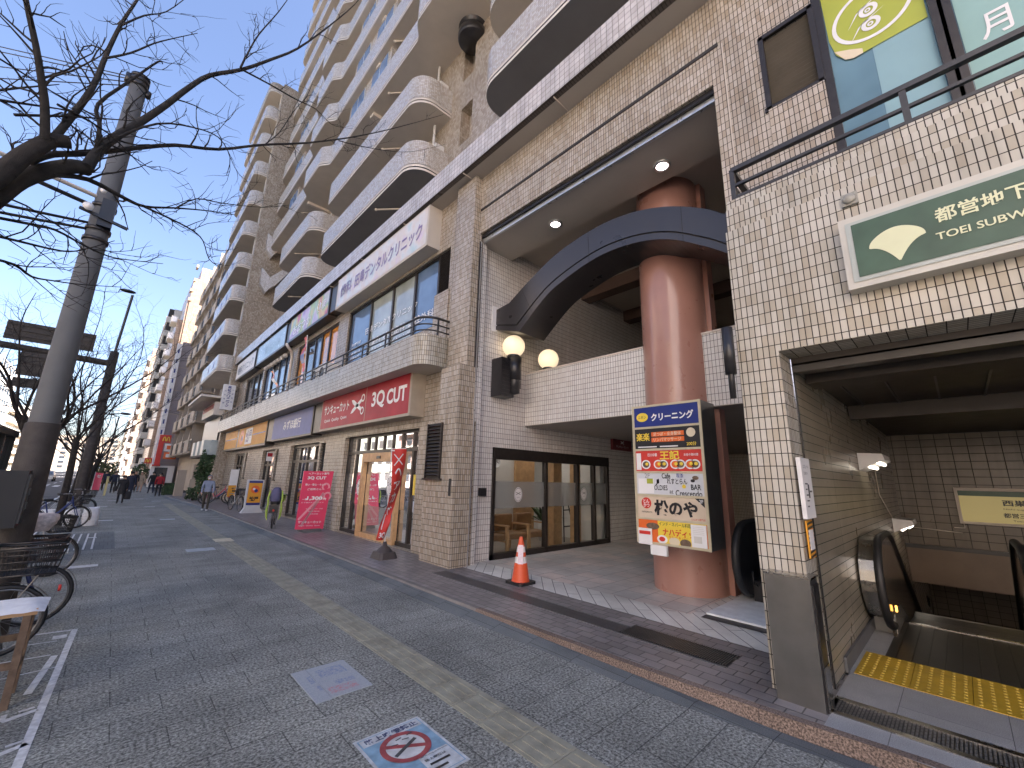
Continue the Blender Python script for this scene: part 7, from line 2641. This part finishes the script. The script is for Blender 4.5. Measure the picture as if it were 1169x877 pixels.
# stone walls and pillar by the wing entrance
for b, lb in (((3.9, 4.55, 35.8, 36.3, 0, 1.27), 'low pale stone wall in front of the tall shrub'), ((3.35, 3.85, 37.6, 38.1, 0, 1.85), 'square stone gate pillar beside the clipped hedge'), ((4.3, 5.2, 38.5, 39, 0, 2.3), 'beige stone wall panel behind the gate pillar')):
    m = MB()
    m.box(*b)
    tag(m.build('stone_wall', beige), lb, 'wall')

# ---- fast food signs far down the street
s = thing('restaurant_sign', 'tall red sign with golden double arch letter, far down the street', 'sign', (3.5, 60, 2.4))
m = MB()
m.box(3.15, 3.6, 59.9, 60.2, 2.3, 5.65, 0)
m.box(3.6, 4.15, 59.9, 60.2, 4.8, 5.65, 0)
m.build('sign_box', 'red', s)
def arches(m, c, w, h, t_):
    for sgn in (-1, 1):
        N = 12
        for i in range(N):
            a, b = pi * i / N, pi * (i + 1) / N
            P = lambda r1, r2, an: V((c[0] + sgn * w * .25 + r1 * cos(an), c[1], c[2] - h / 2 + r2 * sin(an)))
            m.face([P(w * .25, h, a), P(w * .25, h, b), P(w * .25 - t_, h - t_, b), P(w * .25 - t_, h - t_, a)])
m = MB()
arches(m, (3.75, 59.88, 5.22), .66, .5, .1)
m.build('emblem', 'yellow', s)
s = thing('restaurant_sign', 'small square red sign with yellow double arch near the pavement end', 'sign', (2.6, 60.5, 2.5))
m = MB()
m.box(2.32, 2.95, 60.4, 60.6, 2.5, 3.1)
m.build('sign_box', 'red', s)
m = MB()
arches(m, (2.63, 60.38, 2.8), .5, .36, .08)
m.build('emblem', 'yellow', s)
s = thing('billboard', 'orange and white billboards under the tall red sign', 'sign', (4.2, 59, 3))
m = MB()
m.box(3.72, 4.8, 58.8, 58.95, 3.0, 3.75, 0)
m.box(3.65, 4.6, 58.8, 58.95, 3.85, 4.65, 1)
m.build('sign_box', ['orange_red', 'white_plastic'], s)
m = MB()
m.box(3.85, 4.4, 58.76, 58.8, 4.05, 4.45, 0)
m.box(3.9, 4.7, 58.76, 58.8, 3.2, 3.55, 1)
m.build('print', ['orange_red', 'white_plastic'], s)
m = MB()
m.box(3.0, 3.7, 60, 60.3, 2.25, 2.4, 0)
m.box(3.0, 5, 60.3, 61.8, 0, 2.3, 1)
m.box(3.3, 4.4, 60.25, 60.3, .3, 2.1, 2)
tag(m.build('corner_shop', ['red', 'white_plastic', 'pane']), 'white shop with dark glass under the tall red sign', 'shop')

# ---- cars on the road
def car(label, loc, rz, paint, h=1.48, L=4.2):
    t = thing('car', label, 'car', loc, rz, 'cars on the road')
    w = .82
    m = MB()
    low = [(-L / 2, .35), (-L / 2 + .05, .78), (-L / 2 + .95, .92), (L / 2 - .5, .95), (L / 2, .8), (L / 2, .35)]
    m.prism(low, lambda u, v, d: (d, u, v), -w, w)
    m.prism([(-L / 2 + .9, .92), (-L / 2 + 1.6, h), (L / 2 - .8, h), (L / 2 - .35, .95)], lambda u, v, d: (d * (1 if v < 1 else .86), u, v), -w * .97, w * .97)
    m.build('body', paint, t, world=False)
    m = MB()
    for s in (-1, 1):
        m.face([(s * w * .98, -L / 2 + 1.1, .97), (s * w * .98, L / 2 - .6, .98), (s * w * .86, L / 2 - .95, h - .08), (s * w * .86, -L / 2 + 1.65, h - .08)])
    m.face([(-w * .85, -L / 2 + .98, .98), (w * .85, -L / 2 + .98, .98), (w * .76, -L / 2 + 1.53, h - .07), (-w * .76, -L / 2 + 1.53, h - .07)])
    m.face([(-w * .85, L / 2 - .33, .99), (w * .85, L / 2 - .33, .99), (w * .76, L / 2 - .73, h - .07), (-w * .76, L / 2 - .73, h - .07)])
    m.build('window', 'pane', t, world=False)
    for y in (-L / 2 + .8, L / 2 - .8):
        for s in (-1, 1):
            m = MB()
            m.lathe((s * (w - .1), y, .31), [(0, 0), (.31, 0), (.31, .18), (0, .18)], 18, axis=(s, 0, 0))
            m.build('wheel', 'rubber', t, world=False)
    for s in (-1, 1):
        m = MB()
        m.box(s * .62 - .14, s * .62 + .14, -L / 2 - .01, -L / 2 + .05, .62, .75)
        m.build('tail_light', 'red', t, world=False)
        m = MB()
        m.box(s * .62 - .14, s * .62 + .14, L / 2 - .05, L / 2 + .01, .65, .78)
        m.build('headlight', 'white_plastic', t, world=False)
car('white car on the near lane, glimpsed behind the utility pole', (-6.6, 62, -.15), pi, M['white_plastic'])
car('silver car further up the road behind the tree trunks', (-6.9, 92, -.15), pi, M['bike_silver'])
car('dark blue car in the middle lane far up the road', (-9.6, 78, -.15), 0, M['bike_blue'])

# ---- people
def person(label, loc, rz, h, top, legs, head_cover=None, pose='walk', stride=.22, arms=(.15, -.15), mask=False, female=False, coat=False):
    t = thing('person', label, 'person', loc, rz, 'people on the pavement')
    k = h / 1.7
    s = stride
    hipz = .88
    P = {'pel': (0, 0, .93), 'sp': (0, -.005, 1.1), 'ch': (0, 0, 1.28), 'nk': (0, 0, 1.44), 'hd': (0, .02, 1.52), 'hm': (0, .03, 1.60), 'ht': (0, .015, 1.67)}
    E = [('pel', 'sp'), ('sp', 'ch'), ('ch', 'nk'), ('nk', 'hd'), ('hd', 'hm'), ('hm', 'ht')]
    Rr = {'pel': .15, 'sp': .145, 'ch': .165, 'nk': .06, 'hd': .075, 'hm': .098, 'ht': .075}
    for sg, n, sw in ((-1, 'l', s), (1, 'r', -s)):
        P['hip' + n] = (sg * .095, 0, hipz)
        P['kn' + n] = (sg * .10, sw * .55 + .04, .48)
        P['an' + n] = (sg * .10, sw * 1.0 - .02, .09 + max(0, -sw) * .25)
        P['to' + n] = (sg * .11, sw * 1.0 + .14, .045 + max(0, -sw) * .1)
        E += [('pel', 'hip' + n), ('hip' + n, 'kn' + n), ('kn' + n, 'an' + n), ('an' + n, 'to' + n)]
        Rr.update({'hip' + n: .098, 'kn' + n: .064, 'an' + n: .048, 'to' + n: .036})
        a = arms[0] if sg < 0 else arms[1]
        P['sh' + n] = (sg * .185, 0, 1.37)
        P['el' + n] = (sg * .235, -.02 + a * .5, 1.10)
        P['wr' + n] = (sg * .235, .05 + a, .87)
        P['ha' + n] = (sg * .23, .07 + a * 1.1, .79)
        E += [('ch', 'sh' + n), ('sh' + n, 'el' + n), ('el' + n, 'wr' + n), ('wr' + n, 'ha' + n)]
        Rr.update({'sh' + n: .075, 'el' + n: .056, 'wr' + n: .04, 'ha' + n: .03})
    names = list(P)
    me = bpy.data.meshes.new('body')
    me.from_pydata([tuple(c * k for c in P[n]) for n in names], [(names.index(a), names.index(b)) for a, b in E], [])
    o = bpy.data.objects.new('body_source', me)
    COL.objects.link(o)
    md = o.modifiers.new('skin', 'SKIN')
    md.use_smooth_shade = True
    sv = me.skin_vertices[0].data
    for i, n in enumerate(names):
        q = Rr[n] * k * (1.12 if coat and n in ('sp', 'ch', 'pel') else 1)
        sv[i].radius = (q, q * (.72 if n in ('pel', 'sp', 'ch') else 1))
        sv[i].use_root = n == 'pel'
    sb = o.modifiers.new('sub', 'SUBSURF')
    sb.levels = sb.render_levels = 2
    dg = bpy.context.evaluated_depsgraph_get()
    dg.update()
    body = bpy.data.meshes.new_from_object(o.evaluated_get(dg))
    bpy.data.objects.remove(o)
    f = MB()
    f.mesh([v.co.copy() for v in body.vertices], [tuple(p.vertices) for p in body.polygons], 0, True)
    for i, fc in enumerate(f.f):
        c = sum((f.v[j] for j in fc), V((0, 0, 0))) / len(fc)
        z = c.z / k
        arm = abs(c.x) / k > .19 and z < 1.3
        if z > 1.45:
            f.mi[i] = 0
        elif arm and z < .86:
            f.mi[i] = 0
        elif z > (.62 if coat and not arm and z > .62 else .90) or arm:
            f.mi[i] = 1
        elif z > .085:
            f.mi[i] = 2
        else:
            f.mi[i] = 3
    for sg, a in ((-1, arms[0]), (1, arms[1])):            # fingers curl from the palm
        hx, hy, hz = sg * .23 * k, (.07 + a * 1.1) * k, .79 * k
        for q in range(4):
            y0 = hy - .028 * k + q * .018 * k
            f.tube([(hx, y0, hz), (hx - sg * .008, y0 + .004, hz - .045 * k), (hx - sg * .022, y0 + .012, hz - (.072 - .006 * abs(q - 1)) * k)], .0085 * k, 6)
        f.tube([(hx - sg * .01, hy + .02 * k, hz + .02 * k), (hx - sg * .022, hy + .05 * k, hz - .01 * k), (hx - sg * .02, hy + .055 * k, hz - .035 * k)], .0095 * k, 6)
    f.sphere((0, .125 * k, 1.575 * k), .018 * k, 8, 6, 0, (.8, 1, 1.2))
    for sg in (-1, 1):
        f.sphere((sg * .036 * k, .112 * k, 1.60 * k), .012 * k, 8, 6, 3, (1.2, .5, .7))
        f.sphere((sg * .098 * k, .02 * k, 1.585 * k), .022 * k, 8, 6, 0, (.4, .8, 1.2))
    f.face([(-.03 * k, .117 * k, 1.536 * k), (.03 * k, .117 * k, 1.536 * k), (.026 * k, .118 * k, 1.545 * k), (-.026 * k, .118 * k, 1.545 * k)], 3)
    f.build('body', ['skin', top, legs, 'black_ink'], t, world=False)
    m = MB()
    vs, fs = [], []
    hc = V((0, .012 * k, 1.60 * k))
    N, K = 18, 9
    for j in range(K + 1):
        th = pi * .62 * j / K
        for i in range(N):
            a = 2 * pi * i / N
            f_open = max(0.0, min(1.0, (sin(a) - .25) / .35))
            tt = th * (1 - f_open) + min(th, .85) * f_open
            d = V((sin(tt) * cos(a) * .108, sin(tt) * sin(a) * .118, cos(tt) * .108)) * k
            vs.append(hc + d)
    for j in range(K):
        for i in range(N):
            fs.append((j * N + i, j * N + (i + 1) % N, (j + 1) * N + (i + 1) % N, (j + 1) * N + i))
    m.mesh(vs, fs, 0, True)
    m.build('hood' if head_cover else 'hair', head_cover or 'hair', t, world=False)
    if mask:
        m = MB()
        m.sphere((0, .095 * k, 1.55 * k), .06 * k, 12, 8, 0, (.95, .55, .8))
        m.build('face_mask', 'white_plastic', t, world=False)
    for sg, n, sw in ((-1, 'l', s), (1, 'r', -s)):
        m = MB()
        m.sphere((sg * .105 * k, (sw + .06) * k, (.045 + max(0, -sw) * .17) * k), .055 * k, 12, 8, 0, (.9, 2.3, .8))
        m.build('shoe', 'white_plastic' if mask else 'black_metal', t, world=False)
    if coat:
        m = MB()
        m.lathe((0, 0, 0), [(.20 * k, .55 * k), (.19 * k, .8 * k), (.165 * k, 1.05 * k)], 18)
        for i, p in enumerate(m.v):
            p.y *= .75
        m.build('coat_skirt', top, t, world=False)
    return t
M['grey_hoodie'] = mat('blue_grey_hoodie', (.23, .27, .36), .85, .1, 9)
M['khaki'] = mat('dark_khaki_trousers', (.055, .05, .038), .85, .15, 9)
M['black_coat'] = mat('black_coat', (.018, .018, .02), .8, .2, 9)
M['navy_coat'] = mat('navy_coat', (.02, .026, .05), .8, .2, 9)
M['red_coat'] = mat('red_jacket', (.36, .015, .025), .75, .12, 9)
M['beige_coat'] = mat('beige_coat', (.46, .36, .26), .85, .1, 9)
person('person in a blue grey hooded top with a white face mask and white shoes', (3.45, 24.6, 0), pi - .25, 1.63, 'grey_hoodie', 'khaki', 'grey_hoodie', 'walk', .12, (.05, -.02), True)
person('person in a long black coat walking away with a dark bag', (.56, 31.3, 0), .1, 1.50, 'black_coat', 'black_coat', None, 'walk', .10, (.02, .05), coat=True)
person('person in a navy coat walking beside the one in black', (.98, 36.5, 0), 0, 1.68, 'navy_coat', 'navy_coat', None, 'walk', .15, (.1, -.1), coat=True)
person('person in a red jacket and black trousers walking away', (2.57, 38.9, 0), 0, 1.62, 'red_coat', 'black_coat', None, 'walk', .14, (.06, -.06))
person('person in a black jacket close to the one in red', (2.45, 44.0, 0), .2, 1.68, 'black_coat', 'navy_coat', None, 'walk', .2, (.1, -.1))
person('person in a beige coat with bare legs next to a dark jacket', (1.85, 46.6, 0), pi, 1.62, 'beige_coat', 'skin', None, 'walk', .15, (.1, -.1), coat=True)
person('person in a dark jacket beside the beige coat', (1.45, 46.4, 0), pi, 1.68, 'black_coat', 'khaki', None, 'walk', .15, (.1, -.1))
person('person in a dark blue jacket furthest to the kerb side', (.25, 45.0, 0), 0, 1.66, 'navy_coat', 'black_coat', None, 'walk', .2, (.1, -.1))
person('person in a navy jacket far ahead near the kerb shrub', (-.3, 50.0, 0), 0, 1.66, 'navy_coat', 'khaki', None, 'walk', .2, (.1, -.1))
sack('hand_bag', 'dark soft bag carried by the person in the long black coat', 'bag', (.83, 31.35, .22), .14, .12, .42, 'black_coat', 8, .6)
sack('hand_bag', 'small black shoulder bag at the left side of the long black coat', 'bag', (.27, 31.3, .66), .09, .1, .26, 'black_coat', 12, .6)
bpy.data.objects.remove(_to)
bpy.data.curves.remove(_tc)
